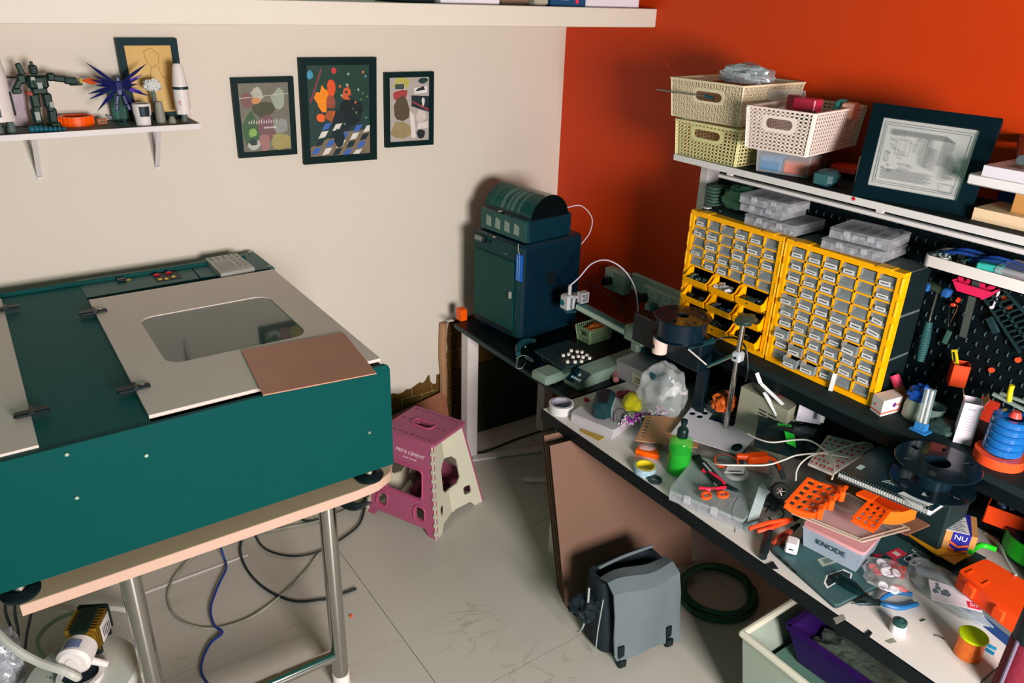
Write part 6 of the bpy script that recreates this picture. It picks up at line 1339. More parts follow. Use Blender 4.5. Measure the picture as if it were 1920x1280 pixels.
strip([(-0.2656, -1.7540, 1.0800), (-0.2653, -1.7450, 0.9000)], 'upright white plastic strip in front of the right yellow cabinet')
A, B, C_, D = (-0.2757, -1.6621, 0.8700), (-0.2298, -1.7231, 0.8700), (-0.2195, -1.7220, 0.9400), (-0.2703, -1.6614, 0.9500)
T = thing('folded_paper', 'folded white paper standing between the beige device and the upright strip', 'paper', A)
m_ = [(A[i] + B[i]) / 2 for i in range(3)]; n_ = [(C_[i] + D[i]) / 2 - (.02 if i == 2 else 0) for i in range(3)]
for q, nm in (([A, tuple(m_), tuple(n_), D], 'paper_leaf'), ([tuple(m_), B, C_, (n_[0], n_[1], n_[2] + .012)], 'paper_leaf')): g = G(); g.slab(q, .0012); part(nm, g, mat('paper_white', (214, 210, 224), .5), T)
# laptop and what lies around it
A, B, C_, D = (-0.7001, -1.9255, 0.7180), (-0.7454, -2.1639, 0.7180), (-0.3524, -2.2036, 0.7180), (-0.3351, -1.9918, 0.7180)
T = thing('laptop', 'closed teal grey laptop covered with stickers near the workbench edge', 'laptop', (cen(A, B, C_, D)[0], cen(A, B, C_, D)[1], .70))
f = bil(A, B, C_, D); g = G(); holed(g, rrect(0, 0, 1, 1, .03, 4, .04), [], .006, f); part('lid', g, mat('laptop_teal', (60, 96, 98), .35, .2), T)
g = G(); holed(g, rrect(.003, .004, .997, .996, .03, 4, .04), [], .009, lambda u, v, w_: f(u, v, w_ - .007)); part('base', g, mat('laptop_base', (50, 70, 72), .4, .3), T)
g = G(); 
for k in range(3): g.bar(f(.1 + k * .12, -.0, -.011), f(.17 + k * .12, -.0, -.011), .002, .004, (0, 0, 1))
part('port', g, m_black, T)
def stick(name, poly, rgb, w0=.0006, holes=[]):
    g = G(); holed(g, poly, holes, .0004, lambda u, v, w_: f(u, v, w_ + w0)); return part(name, g, mat('stk_%d_%d_%d' % rgb, rgb, .4), T)
random.seed(40)
stick('sticker', blob(.26, .35, .045, .06, 9, .3), (214, 210, 206)); stick('sticker_print', blob(.26, .35, .03, .042, 7, .3), (190, 70, 60), .001)
stick('sticker', [(.38, .22), (.5, .2), (.52, .36), (.40, .38)], (158, 164, 150)); stick('sticker_print', [(.41, .25), (.48, .24), (.49, .33), (.42, .34)], (90, 110, 100), .001)
stick('sticker', circ(.48, .52, .075, .1, 20), (90, 130, 180)); stick('sticker_print', [(.46, .5), (.53, .49), (.53, .54), (.46, .55)], (200, 210, 220), .001)
stick('sticker', [(.62, .16), (.70, .08), (.78, .06), (.76, .18), (.82, .26), (.74, .34), (.64, .32)], (220, 220, 218)); stick('sticker_print', [(.635, .17), (.70, .10), (.765, .08), (.745, .18), (.80, .26), (.735, .325), (.65, .30)], (16, 40, 44), .001)
stick('sticker', [(.66, .74), (.80, .74), (.80, .88), (.66, .88)], (210, 60, 76)); stick('sticker_print', [(.69, .79), (.77, .79), (.77, .83), (.69, .83)], (230, 210, 210), .001)
stick('sticker', [(.60, .66), (.66, .60), (.68, .72)], (200, 40, 60))
stick('sticker', rrect(.86, .56, .97, .72, .02, 2), (220, 220, 216))
for i in range(3):
    for j in range(3): stick('sticker_dot', circ(.885 + i * .03, .60 + j * .04, .009, .012, 8), (20, 46, 50), .001)
u_ = f(1, 0) - f(0, 0); v_ = f(0, 1) - f(0, 0)
stick('sticker', rrect(.83, .80, .985, .94, .02, 2), (222, 222, 220)); stick('sticker', rrect(.84, .81, .975, .93, .02, 2), (20, 46, 50), .001)
text('FOSS', .017, basis(f(.907, .87, .002), u_, v_), mat('letter_white', (226, 226, 224), .4), T)
text('tui', .014, basis(f(.80, .95, .002), u_, v_), mat('letter_white', (226, 226, 224), .4), T)
c = (-0.6639, -1.9646, 0.7195); T = thing('charger_block', 'small white power adapter block standing on the laptop corner', 'adapter', c)
M = fr(c, 30); part('body', G(M).box((0, 0, .017), (.042, .034, .034), b=.004), mat('adapter_white', (226, 220, 222), .35), T)
part('port', G(M).box((-.0212, 0, .017), (.001, .012, .004)), m_black, T)
# white tub with pink lid
A, B = (-0.6163, -1.9706, 0.7195), (-0.5909, -2.1187, 0.7195); W2 = Vector(B) - Vector(A); n_ = Vector((-W2.y, W2.x, 0)).normalized() * .125
if n_.x < 0: n_ = -n_
P = [A, B, tuple(Vector(B) + n_), tuple(Vector(A) + n_)]; cc = cen(*P)
Tq = [(cc[0] + (p[0] - cc[0]) * 1.12, cc[1] + (p[1] - cc[1]) * 1.12, .786) for p in P]
T = tub('pink_lidded_tub', 'frosted tub with handwritten letters and a pale pink lid on the laptop', P, Tq, mat('tub_blue_frost', (176, 190, 206), .3, alpha=.5), mat('pale_pink_lid', (218, 158, 162), .35, alpha=.85), lidh=.009)
f = bil(P[0], P[1], Tq[1], Tq[0]); nn = f(.5, .5, 1) - f(.5, .5, 0); sg = 1 if nn.dot(ROOM_SIDE - f(.5, .5)) > 0 else -1
text('KNODE', .024, basis(f(.5, .58, sg * .0025), f(1, .5) - f(0, .5), f(0, 1) - f(0, 0)), mat('marker_teal', (16, 50, 70), .5), T)
g = G(); g.box((cc[0], cc[1], .742), (.09, .10, .04), (0, 0, math.degrees(math.atan2(W2.y, W2.x))), b=.004); part('dark_contents', g, mat('tub_grey_contents', (84, 108, 122), .6), T)  # one blue grey block as the tub's contents
# clear lid plate and cardboard, orange grid parts
A, B, C_, D = (-0.6226, -1.9184, 0.8000), (-0.5674, -2.1036, 0.8000), (-0.4106, -2.1486, 0.8060), (-0.4056, -1.9544, 0.8060); f = bil(A, B, C_, D)
T = thing('clear_cover', 'large clear grid lid lying on the pink lid under the orange grid parts', 'lid', A)
g = G(); holed(g, [(0, 0), (1, 0), (1, 1), (0, 1)], [], .002, f); part('sheet', g, mat('clear_cover_m', (200, 200, 196), .1, alpha=.22), T)
g = G()
for a, b in (((0, 0), (1, 0)), ((1, 0), (1, 1)), ((1, 1), (0, 1)), ((0, 1), (0, 0)), ((.03, .06), (.97, .06)), ((.94, .03), (.94, .97))): g.bar(f(*a, .001), f(*b, .001), .003, .004)
part('edge_rib', g, mat('clear_rib', (200, 190, 170), .15, alpha=.7), T)
A, B, C_, D = (-0.4592, -1.9407, 0.7900), (-0.4177, -2.1475, 0.7900), (-0.2011, -2.1821, 0.8000), (-0.2218, -1.9460, 0.8000)
g = G(); g.slab([A, B, C_, D], .004); solo('cardboard_sheet', g, mat('kraft_light', (158, 112, 84), .7, scale=16, rgb2=(132, 84, 62)), 'brown corrugated sheet with red stains beneath the notebook and orange parts', 'cardboard')
m_or = mat('print_orange', (250, 88, 14), .38, vary=.1, scale=20)
def grid_part(name, label, C4, nu, nv, sag, wall, deep):
    f0 = bil(*C4); T = thing(name, label, 'printed part', C4[0])
    ff = lambda u, v, w_=0: f0(u, v) + Vector((0, 0, -sag * 4 * u * (1 - u) + w_))
    g = G(); K = 3
    for j in range(nv + 1):
        for i in range(nu * K): g.bar(ff(i / nu / K, j / nv), ff((i + 1) / nu / K, j / nv), .009, .006)
    for i in range(nu + 1):
        for j in range(nv): g.bar(ff(i / nu, j / nv), ff(i / nu, (j + 1) / nv), .009, .006)
    part('grid', g, m_or, T)
    for pa in wall:
        g = G()
        n = 6
        for k in range(n):
            a = (pa[0][0] + (pa[1][0] - pa[0][0]) * k / n, pa[0][1] + (pa[1][1] - pa[0][1]) * k / n); b = (pa[0][0] + (pa[1][0] - pa[0][0]) * (k + 1) / n, pa[0][1] + (pa[1][1] - pa[0][1]) * (k + 1) / n)
            p, q = ff(*a, .004), ff(*b, .004); g.slab([p, q, q - Vector((0, 0, deep)), p - Vector((0, 0, deep))], .004)
        part('side_wall', g, m_or, T)
    return T, ff
T, ff = grid_part('orange_grid_tray', 'left orange curved lattice part resting over the pink lidded tub', [(-0.6541, -1.9144, 0.8450), (-0.6228, -1.9891, 0.8450), (-0.4594, -1.9730, 0.8620), (-0.5196, -1.8876, 0.8620)], 4, 5, .010, [((0, 0), (1, 0)), ((1, 0), (1, 1)), ((0, 0), (0, 1))], .022)
for k in range(3): p = ff(1.03, .1 + k * .33, -.006); part('corner_block', G().box(p, (.03, .016, .034), (0, 0, 35 + 10 * k), b=.003), m_or, T)
T, ff = grid_part('orange_grid_tray', 'right orange curved lattice part with a smooth curved skirt', [(-0.5560, -2.0599, 0.8450), (-0.5490, -2.1188, 0.8450), (-0.4614, -2.1051, 0.8620), (-0.4635, -2.0490, 0.8620)], 3, 4, .002, [((0, 0), (1, 0)), ((0, 0), (0, 1))], .016)
f1 = bil((-0.4690, -2.0487, 0.8640), (-0.4742, -2.1029, 0.8640), (-0.3856, -2.1432, 0.8680), (-0.3676, -2.0477, 0.8680)); f2 = bil((-0.4779, -2.0140, 0.8680), (-0.4664, -2.0503, 0.8640), (-0.3676, -2.0477, 0.8680), (-0.3750, -2.0249, 0.8720))
g = G(); n = 8
vs = []
for (u) in range(n + 1):
    for v in (0, 1): vs.append(f1(v, u / n) + Vector((0, 0, -.010 * math.sin(PI * u / n))))
g.add(vs, [(2 * k, 2 * k + 1, 2 * k + 3, 2 * k + 2) for k in range(n)])
part('curved_top', g, mat('print_orange_dark', (206, 60, 14), .4), T)
g = G()
for k in range(n):
    p, q = f1(1, k / n) + Vector((0, 0, -.010 * math.sin(PI * k / n))), f1(1, (k + 1) / n) + Vector((0, 0, -.010 * math.sin(PI * (k + 1) / n)))
    g.slab([p, q, q - Vector((0, 0, .042)), p - Vector((0, 0, .042))], .008)
part('curved_skirt', g, mat('print_orange_light', (255, 122, 34), .35), T)
g = G()
for i in range(4): g.bar(f2(0, i / 3), f2(1, i / 3), .006, .006)
for i in range(7): g.bar(f2(i / 6, 0), f2(i / 6, 1), .005, .006)
part('back_grid', g, m_or, T)
# hand tools left of the tub
pliers('wire_stripper', 'orange and black long handled strippers pointing at the grey device', [(-0.7066, -1.8483, 0.7350), (-0.6451, -1.8664, 0.7420)], [(-0.6800, -1.8601, 0.7220), (-0.6361, -1.8803, 0.7320)], (-0.5652, -1.8986, 0.7450), (-0.5188, -1.8981, 0.7450), mat('orange_grip', (236, 70, 24), .4), .0062)
pliers('small_pliers', 'short orange and black pliers behind the white power adapter', [(-0.6841, -1.9196, 0.7220), (-0.6545, -1.9140, 0.7280)], [(-0.6725, -1.9326, 0.7220), (-0.6404, -1.9257, 0.7260)], (-0.5940, -1.9159, 0.7300), (-0.5535, -1.9144, 0.7350), mat('black_orange_grip', (40, 50, 52), .4, rgb2=(220, 70, 30), scale=40), .006)
g = G(); g.tube([(-0.6270, -1.8621, 0.7220), (-0.6794, -1.8945, 0.7180), (-0.7475, -1.9347, 0.7120)], [.012, .011, .013, .011], 14, 5); solo('rubber_grip', g, mat('rubber_black', (14, 30, 32), .5), 'thick black rubber tool handle standing out at the workbench edge', 'handle')
T = thing('castor', 'small black wheel with a silver rim left of the orange lattice part', 'wheel', (-0.4747, -1.7778, 0.7400)); c = Vector((-0.4928, -1.7896, 0.7500)); M = Matrix.Translation(c) @ Euler((R(60), 0, R(-40))).to_matrix().to_4x4()
g = G(M); g.lathe([(.014, -.01), (.024, -.01), (.027, -.006), (.027, .006), (.024, .01), (.014, .01)], (0, 0, 0), 28, None, 1, True); part('tyre', g, mat('rubber_black', (14, 30, 32), .5), T)
g = G(M)
for k in range(5): g.box((.007 * math.cos(k * 1.256), .007 * math.sin(k * 1.256), .006), (.014, .002, .003), (0, 0, 72 * k))
part('spokes', g, m_steel, T)
random.seed(51)
for i, (pts, lb) in enumerate([([(-0.5209, -1.7715, 0.7300), (-0.5517, -1.8242, 0.7350), (-0.5284, -1.8547, 0.7350), (-0.4782, -1.8473, 0.7300), (-0.4826, -1.8205, 0.7350)], 'black cable tangle left of the orange lattice part'), ([(-0.5761, -1.8080, 0.7150), (-0.5282, -1.7993, 0.7200), (-0.5385, -1.8462, 0.7200), (-0.5875, -1.8558, 0.7150), (-0.5909, -1.8294, 0.7150)], 'looped black cable above the orange strippers')]):
    cable(pts, .002, m_black, lb, 'black_cable')
cable([(-0.6257, -1.7385, 0.7505), (-0.6779, -1.7622, 0.7505), (-0.7064, -1.7829, 0.7480), (-0.6933, -1.7921, 0.7040), (-0.7167, -1.8123, 0.7020)], .0008, m_black, 'thin black thread hanging over the front of the organizer', 'thread')
g = G(); g.tube([(-0.4710, -1.6936, 0.7150), (-0.4891, -1.7588, 0.7200), (-0.5001, -1.8172, 0.7200)], .006, 8); g.box((-0.5064, -1.7841, 0.7120), (.07, .04, .02), (0, 0, 20), b=.004); solo('grey_bracket', g, mat('dark_metal', (70, 84, 84), .4, .6), 'dark metal bracket amid the cables behind the strippers', 'bracket')
# bag of tokens
c = (-0.5444, -2.1771, 0.7220); T = thing('token_bag', 'clear bag of red and white round tokens on the laptop corner', 'bag', c); random.seed(61)
TK = [(-0.5453, -2.1398, 0.7300), (-0.5142, -2.1437, 0.7330), (-0.5199, -2.1620, 0.7360), (-0.5546, -2.1592, 0.7320), (-0.5131, -2.1747, 0.7310), (-0.5407, -2.1845, 0.7330), (-0.5206, -2.1903, 0.7350), (-0.5135, -2.1994, 0.7310), (-0.4881, -2.1881, 0.7290), (-0.5891, -2.1950, 0.7280), (-0.5971, -2.2113, 0.7300), (-0.5630, -2.2219, 0.7320), (-0.5572, -2.2312, 0.7290), (-0.5790, -2.2205, 0.7280), (-0.5438, -2.1730, 0.7370), (-0.4820, -2.1614, 0.7290)]
for i, q in enumerate(TK):
    col = [(220, 60, 50), (222, 216, 228), (230, 226, 236), (190, 50, 70)][i % 4]
    M = fr(q, 0, random.uniform(-25, 25), random.uniform(-25, 25)); g = G(M); g.cyl((0, 0, 0), (0, 0, .003), .0125, seg=20); g.lathe([(.007, .003), (.0105, .003), (.0105, .004), (.007, .004)], (0, 0, 0), 18, None, 1, True); part('token', g, mat('token_%d_%d_%d' % col, col, .4), T)
g = G(); lump(g, (c[0], c[1], .732), .062, .055, .016, 12, .15, 30, 0, 16, 3); part('bag_film', g, mat('bag_film_thin', (206, 206, 204), .12, alpha=.22, bump=.4), T)
# pliers near the edge
pliers('multi_tool', 'black folding multi tool lying across the laptop edge', [(-0.6714, -2.1075, 0.7260), (-0.6734, -2.1476, 0.7300)], [(-0.6523, -2.1103, 0.7280), (-0.6522, -2.1494, 0.7300)], (-0.6655, -2.1922, 0.7280), (-0.6540, -2.2284, 0.7220), mat('tool_black', (14, 38, 40), .3, .3), .008, 'multi tool')
pliers('blue_pliers', 'needle nosed pliers with two blue handles in front of the token bag', [(-0.5293, -2.2456, 0.7080), (-0.5642, -2.2212, 0.7140), (-0.6033, -2.2146, 0.7140)], [(-0.5480, -2.2727, 0.7060), (-0.5991, -2.2578, 0.7080), (-0.6279, -2.2328, 0.7120)], (-0.6366, -2.2145, 0.7110), (-0.6970, -2.1759, 0.7080), mat('blue_grip', (30, 96, 150), .35), .0062)
# small bottle, wire spool, tweezers
c = (-0.6770, -2.2937, 0.7005); T = thing('glue_bottle', 'tiny white bottle with a dark ridged cap standing alone on the workbench', 'bottle', c)
part('bottle_body', G().lathe([(.001, 0), (.0175, 0), (.0185, .002), (.0185, .022), (.017, .025), (.001, .025)], c, 28), mat('bottle_white', (226, 224, 226), .35), T)
part('cap', G().lathe([(.017, .025), (.0168, .034), (.012, .037), (.011, .036), (.006, .037), (.003, .040), (.001, .041)], c, 28), mat('cap_green_dark', (34, 70, 66), .4), T)
c = (-0.6032, -2.4295, 0.7005); T = thing('wire_spool', 'copper orange wire spool with a lime yellow top near the right end of the workbench', 'spool', c)
part('wire_winding', G().lathe([(.001, 0), (.029, 0), (.0305, .002), (.030, .056), (.001, .056)], c, 40), mat('copper_wire', (222, 96, 34), .25, .5, scale=160, rgb2=(250, 140, 60), detail=1), T)
part('top_flange', G().lathe([(.001, .056), (.031, .056), (.0325, .058), (.0325, .061), (.031, .0625), (.001, .0625)], c, 40), mat('lime_yellow', (206, 230, 10), .3), T)
T = thing('tweezers', 'blue plastic tweezers poking out behind the copper wire spool', 'tweezers', (-0.5314, -2.4481, 0.7000))
for pa in ([(-0.5389, -2.4287, 0.7050), (-0.5321, -2.4634, 0.7050)], [(-0.5530, -2.4317, 0.7050), (-0.5524, -2.4679, 0.7050)]): part('arm', G().tube([pa[0], cen(*pa), pa[1]], [.003, .004, .004], 8), mat('blue_grip2', (20, 120, 160), .3), T)
for k, (pts, lb) in enumerate([([(-0.5944, -2.3082, 0.7015), (-0.5785, -2.3120, 0.7015)], 'tiny dark wire offcut beside the glue bottle'), ([(-0.6123, -2.3539, 0.7015), (-0.6045, -2.3631, 0.7015), (-0.6030, -2.3744, 0.7015)], 'tiny dark wire offcut nearer the copper spool')]):
    g = G(); g.tube(pts, .0014, 6); solo('wire_offcut', g, m_black, lb, 'wire')
T = None
for pa, lb in (([(-0.7556, -1.9522, 0.7020), (-0.7256, -1.9559, 0.7020), (-0.7386, -1.9838, 0.7020), (-0.7599, -1.9700, 0.7020)], 'black scrap of tape at the workbench edge below the black handle'), ([(-0.7329, -2.2526, 0.7020), (-0.7359, -2.2632, 0.7020), (-0.7612, -2.2674, 0.7020), (-0.7573, -2.2534, 0.7020)], 'black square of tape on the front edge of the workbench'), ([(-0.7738, -2.1777, 0.7012), (-0.7406, -2.1861, 0.7012), (-0.7493, -2.1980, 0.7012), (-0.7864, -2.1954, 0.7012)], 'grey scrap of tape near the middle of the workbench edge'), ([(-0.7341, -2.2964, 0.7012), (-0.7075, -2.3016, 0.7012), (-0.7112, -2.3135, 0.7012), (-0.7317, -2.3061, 0.7012)], 'grey flake of tape in front of the glue bottle')):
    g = G(); g.slab(pa, .0008); solo('tape_scrap', g, m_black if 'black' in lb else mat('tape_grey', (130, 130, 118), .5), lb, 'tape scrap')
# blister pack with card
A, B, C_, D = (-0.4729, -2.2019, 0.7005), (-0.4775, -2.3963, 0.7005), (-0.4069, -2.3984, 0.7005), (-0.3738, -2.2152, 0.7005)
T = thing('blister_pack', 'clear plastic blister pack with a white printed card in it', 'packet', cen(A, B, C_, D))
g = G(); q = cen((-0.4412, -2.3026, 0.7005)); lump(g, (q[0], q[1], .718), .062, .125, .022, 17, .12, -62 + 90 - 28 - 12, 0, 18, 2.5); part('blister', g, mat('blister_clear', (190, 204, 206), .08, alpha=.42), T)
A, B, C_, D = (-0.5398, -2.2983, 0.7380), (-0.4739, -2.3947, 0.7380), (-0.4245, -2.3578, 0.7420), (-0.4774, -2.2548, 0.7420); f = bil(A, B, C_, D)
g = G(); holed(g, [(0, 0), (1, 0), (1, 1), (0, 1)], [], .0012, f); cd = part('card', g, mat('card_white', (224, 218, 228), .4), T)
g = G(); random.seed(71)
for k in range(16): u, v = .08 + random.random() * .36, .35 + random.random() * .5; holed(g, blob(u, v, .04, .09, 6, .3), [], .0003, lambda a, b, w_: f(a, b, w_ + .0005 + k * .00002))
part('card_art', g, mat('art_violet', (110, 96, 150), .5, scale=90, rgb2=(90, 130, 100)), cd)
g = G(); holed(g, rrect(.72, .06, .97, .40, .03, 3), [], .0003, lambda a, b, w_: f(a, b, w_ + .0006)); part('red_logo_plate', g, mat('logo_red', (226, 40, 70), .4), cd)
u_ = f(1, 0) - f(0, 0); v_ = f(0, 1) - f(0, 0)
text('DIY', .013, basis(f(.845, .22, .0016), u_, v_), mat('letter_white', (226, 226, 224), .4), T)
# orange hard case over a blue box
top = [(-0.4476, -2.3029, 0.7900), (-0.3301, -2.3196, 0.7900), (-0.3404, -2.5056, 0.7900), (-0.5026, -2.5084, 0.7900)]
g = G(); g.prism([(p[0], p[1]) for p in [up(t_, 0) for t_ in top]], ZD, .728); cc = cen(*top)
solo('blue_box', g, mat('navy_blue_plastic', (20, 66, 130), .35), 'blue plastic box underneath the orange hard case', 'box')
g = G(); g.prism([(cc[0] + (p[0] - cc[0]) * .99, cc[1] + (p[1] - cc[1]) * .99) for p in top], .7285, .742); solo('grey_tray', g, mat('grey_tray_m', (120, 132, 138), .4), 'grey tray layer between the blue box and the orange hard case', 'tray')
T = thing('orange_case', 'orange hard plastic case at the right end of the workbench', 'case', (cc[0], cc[1], .742))
g = G(); pts = []
for i in range(4):
    p, a, b = Vector(top[i]), Vector(top[i - 1]), Vector(top[(i + 1) % 4])
    for t_ in (0, .5, 1): q = p + (a - p).normalized() * .015 * (1 - t_) ** 2 + (b - p).normalized() * .015 * t_ ** 2; pts.append((q.x, q.y))
g.prism(pts, .7425, .790); part('shell', g, mat('case_orange', (246, 76, 20), .4), T)
f = bil(drop(top[0], .743), drop(top[3], .743), top[3], top[0]); nn = f(.5, .5, 1) - f(.5, .5, 0); sg = 1 if nn.dot(ROOM_SIDE - f(.5, .5)) > 0 else -1
for k in (.22, .62): 
    g = G(); g.box(f(k, .5, sg * .003), (.012, .03, .034), (0, 0, math.degrees(math.atan2(top[3][1] - top[0][1], top[3][0] - top[0][0])) - 90), b=.003); part('latch', g, mat('case_orange', (246, 76, 20), .4), T)
g = G(); ft = bil(top[0], top[3], top[2], top[1]); s2 = 1 if (ft(.5, .5, 1) - ft(.5, .5, 0)).z > 0 else -1
for a, b in (((.08, .12), (.3, .12)), ((.3, .12), (.3, .35)), ((.08, .12), (.08, .35))): g.bar(ft(*a, s2 * .001), ft(*b, s2 * .001), .004, .002)
part('lid_rib', g, mat('case_orange', (246, 76, 20), .4), T)
# brown box with blue and orange print, envelopes
c = (-0.2432, -2.2058, 0.7350); M = fr((c[0], c[1], .735), 28)
T = thing('printed_carton', 'small kraft carton with blue and orange print and a white address label', 'box', c)
part('carton', G(M).box((0, 0, .03), (.105, .085, .06)), mat('kraft_card', (196, 140, 78), .7), T)
part('blue_band', G(M).box((0, -.005, .03), (.1062, .045, .0612)), mat('print_navy', (40, 40, 140), .5), T)
g = G(M)
for s_ in (0, .018):
    g.bar((-.0535, .02, .026 - s_), (-.0535, -.002, .014 - s_), .006, .0006, (1, 0, 0)); g.bar((-.0535, -.002, .014 - s_), (-.0535, -.026, .026 - s_), .006, .0006, (1, 0, 0))
part('orange_chevron', g, mat('print_orange_ink', (240, 100, 30), .5), T)
text('NU', .022, M @ basis((-.0538, -.004, .044), (0, -1, 0), (0, 0, 1)), mat('letter_white', (226, 226, 224), .4), T)
l = part('address_label', G(M).box((-.012, .012, .0615), (.085, .06, .001), (0, 0, 6)), mat('label_paper', (214, 214, 214), .6), T)
g = G(M)
for k in range(9): g.box((-.046 + k * .0085, .012, .0622), (.0022, .05 - .01 * (k % 3), .0006), (0, 0, 6))
part('print_lines', g, m_ink, l)
g = G(); g.slab([(-0.3266, -2.1165, 0.7320), (-0.3433, -2.2133, 0.7320), (-0.2661, -2.2632, 0.7320), (-0.2285, -2.1330, 0.7320)], .006); g.slab([(-0.3371, -2.1876, 0.7300), (-0.3403, -2.2570, 0.7300), (-0.2473, -2.2618, 0.7300), (-0.2297, -2.2155, 0.7300)], .004)
solo('yellow_envelope', g, mat('envelope_yellow', (244, 168, 30), .5, scale=12, bump=.3), 'bright yellow padded envelope under the small kraft carton', 'envelope')
g = G(fr((-0.2428, -2.1437, 0.7450), 28)); g.box((0, 0, .018), (.11, .05, .03), (15, 0, 0)); T = thing('blue_printed_bag', 'dark blue bag with white lettering behind the kraft carton', 'bag', (-0.2428, -2.1437, 0.7450)); part('bag_body', g, mat('bag_navy', (24, 56, 110), .5), T)
text('RO', .02, fr((-0.2428, -2.1437, 0.7450), 28) @ basis((-.02, -.012, .0345), (1, 0, 0), (0, 1, .2)), mat('letter_white', (226, 226, 224), .4), T)
g = G(); g.slab([(-0.3649, -2.1381, 0.7080), (-0.3615, -2.2591, 0.7080), (-0.2031, -2.2832, 0.7080), (-0.2134, -2.1505, 0.7080)], .006); solo('dark_tablet', g, mat('dark_slab', (30, 64, 64), .4), 'dark flat slab under the yellow envelope', 'board')
g = G(); g.slab([(-0.4280, -2.1748, 0.7060), (-0.4053, -2.2532, 0.7060), (-0.3268, -2.2712, 0.7060), (-0.3501, -2.1855, 0.7060)], .004); solo('blue_sleeve', g, mat('sleeve_blue', (40, 110, 160), .4), 'blue sleeve edge between the yellow envelope and the blister pack', 'sleeve')
# green spool, orange bin, strap on the right edge
c = (-0.0861, -2.3657, 0.7600); spool('green_spool', 'black spool of bright green filament cut by the right frame edge', (c[0], c[1], .72), .095, .07, m_sp, .25, None, mat('filament_green', (40, 200, 40), .3, scale=120), .97)
g = G(); g.tube([(-0.2764, -2.2618, 0.7450), (-0.2247, -2.2673, 0.7500), (-0.2078, -2.2998, 0.7500)], .008, 8); solo('green_offcut', g, mat('filament_green', (40, 200, 40), .3, scale=120), 'bright green piece between the kraft carton and the green spool', 'piece')
cable([(-0.1755, -2.2527, 0.7600), (-0.2567, -2.3142, 0.8000), (-0.3111, -2.3610, 0.8000), (-0.3406, -2.3981, 0.7950)], .0045, mat('clear_strap', (150, 160, 150), .3, alpha=.7), 'clear grey strap curving from the kraft carton to the orange case', 'clear_strap', 'strap')
c = (-0.0859, -2.2617, 0.8000); M = fr((c[0], c[1], .775), 15); T = thing('orange_bin', 'open orange bin with electronics at the right frame edge', 'bin', c)
g = G(M)
for a, b in (((-.05, -.05), (.05, -.05)), ((.05, -.05), (.05, .05)), ((.05, .05), (-.05, .05)), ((-.05, .05), (-.05, -.05))): g.box(((a[0] + b[0]) / 2, (a[1] + b[1]) / 2, .028), (abs(a[0] - b[0]) + .003, abs(a[1] - b[1]) + .003, .056))
g.box((0, 0, .002), (.10, .10, .003)); part('bin_body', g, mat('bin_orange', (236, 72, 24), .4), T)
random.seed(81); g = G(M)
for k in range(14): g.i = k % 2; g.box((random.uniform(-.035, .035), random.uniform(-.035, .035), .03 + random.random() * .025), (.02, .012, .01), (random.uniform(-30, 30), random.uniform(-30, 30), random.uniform(0, 90)))
part('electronics', g, [mat('pcb_dark', (20, 44, 54), .4), mat('connector_blue', (110, 160, 200), .4)], T, stuff=True)
g = G(); lump(g, (0.0641, -2.1445, 0.7200), .06, .10, .05, 13, .2); solo('dark_bundle', g, mat('dark_cloth', (14, 34, 32), .8, scale=30, bump=.5), 'dark heap of black material between the notebook and the orange bin', 'bundle')
g = G(); lump(g, (-0.2142, -1.9332, 0.7600), .10, .14, .04, 15, .15); solo('brown_paper_heap', g, mat('kraft_light', (158, 112, 84), .7), 'crumpled brown paper under the notebook front edge', 'paper')

# ------------------------------------------------------------ on the raised ledge
ZL = 1.0185
A, B = Vector((-0.2687, -1.8880, 1.0185)), Vector((-0.2848, -1.9306, 1.0185)); u_ = (Vector((-0.2026, -1.9443, 1.0185)) - B).normalized()
T = thing('white_printed_box', 'small white box with red stripe and round logo, beside the right yellow cabinet', 'box', A)
pts = [A, B, B + u_ * .082, A + u_ * .082]; g = G(); g.prism([(p.x, p.y) for p in pts], ZL, ZL + .052); part('carton', g, mat('box_white', (222, 212, 208), .45), T)
f = bil(B, B + u_ * .082, B + u_ * .082 + Vector((0, 0, .052)), B + Vector((0, 0, .052)))
nn = f(.5, .5, 1) - f(.5, .5, 0); sg = 1 if nn.dot(ROOM_SIDE - f(.5, .5)) > 0 else -1
g = G(); g.bar(f(.0, .18, sg * .0004), f(1, .18, sg * .0004), .004, .0006, nn); f0 = bil(A, B, B + Vector((0, 0, .052)), A + Vector((0, 0, .052))); g.bar(f0(0, .18), f0(1, .18), .004, .0012, (f0(0, 0, 1) - f0(0, 0, 0))); part('red_stripe', g, mat('stripe_red', (220, 80, 50), .5), T)
g = G(); holed(g, circ(.62, .56, .09, .15, 18), [], .0005, lambda a, b, w_: f(a, b, sg * .0006 + w_)); part('logo_disc', g, mat('logo_purple', (100, 50, 130), .5), T)
text('inter', .012, basis(f(.86, .55, sg * .001), f(1, 0) - f(0, 0), f(0, 1) - f(0, 0)), mat('stripe_red', (220, 80, 50), .5), T)
g = G(); g.sph(f0(.45, .55, .0), .003); part('logo_dot', g, mat('stripe_red', (220, 80, 50), .5), T)
a, b = Vector((-0.1700, -1.8846, 1.1056)), Vector((-0.1700, -1.9368, 1.0401)); T = thing('pink_capped_can', 'leaning spray can with a hot pink cap on the ledge', 'can', b)
part('cap', G().cyl(a, a.lerp(b, .42), .0145, seg=20), mat('cap_pink', (226, 70, 110), .4), T); part('can_body', G().cyl(a.lerp(b, .42), b + (b - a) * .6, .0155, seg=20), mat('can_olive', (90, 100, 60), .35, scale=60, rgb2=(160, 60, 50)), T)
c = (-0.2022, -1.9857, 1.0185); T = thing('glass_jar', 'clouded glass jar on the ledge with a blue crumpled top', 'jar', c)
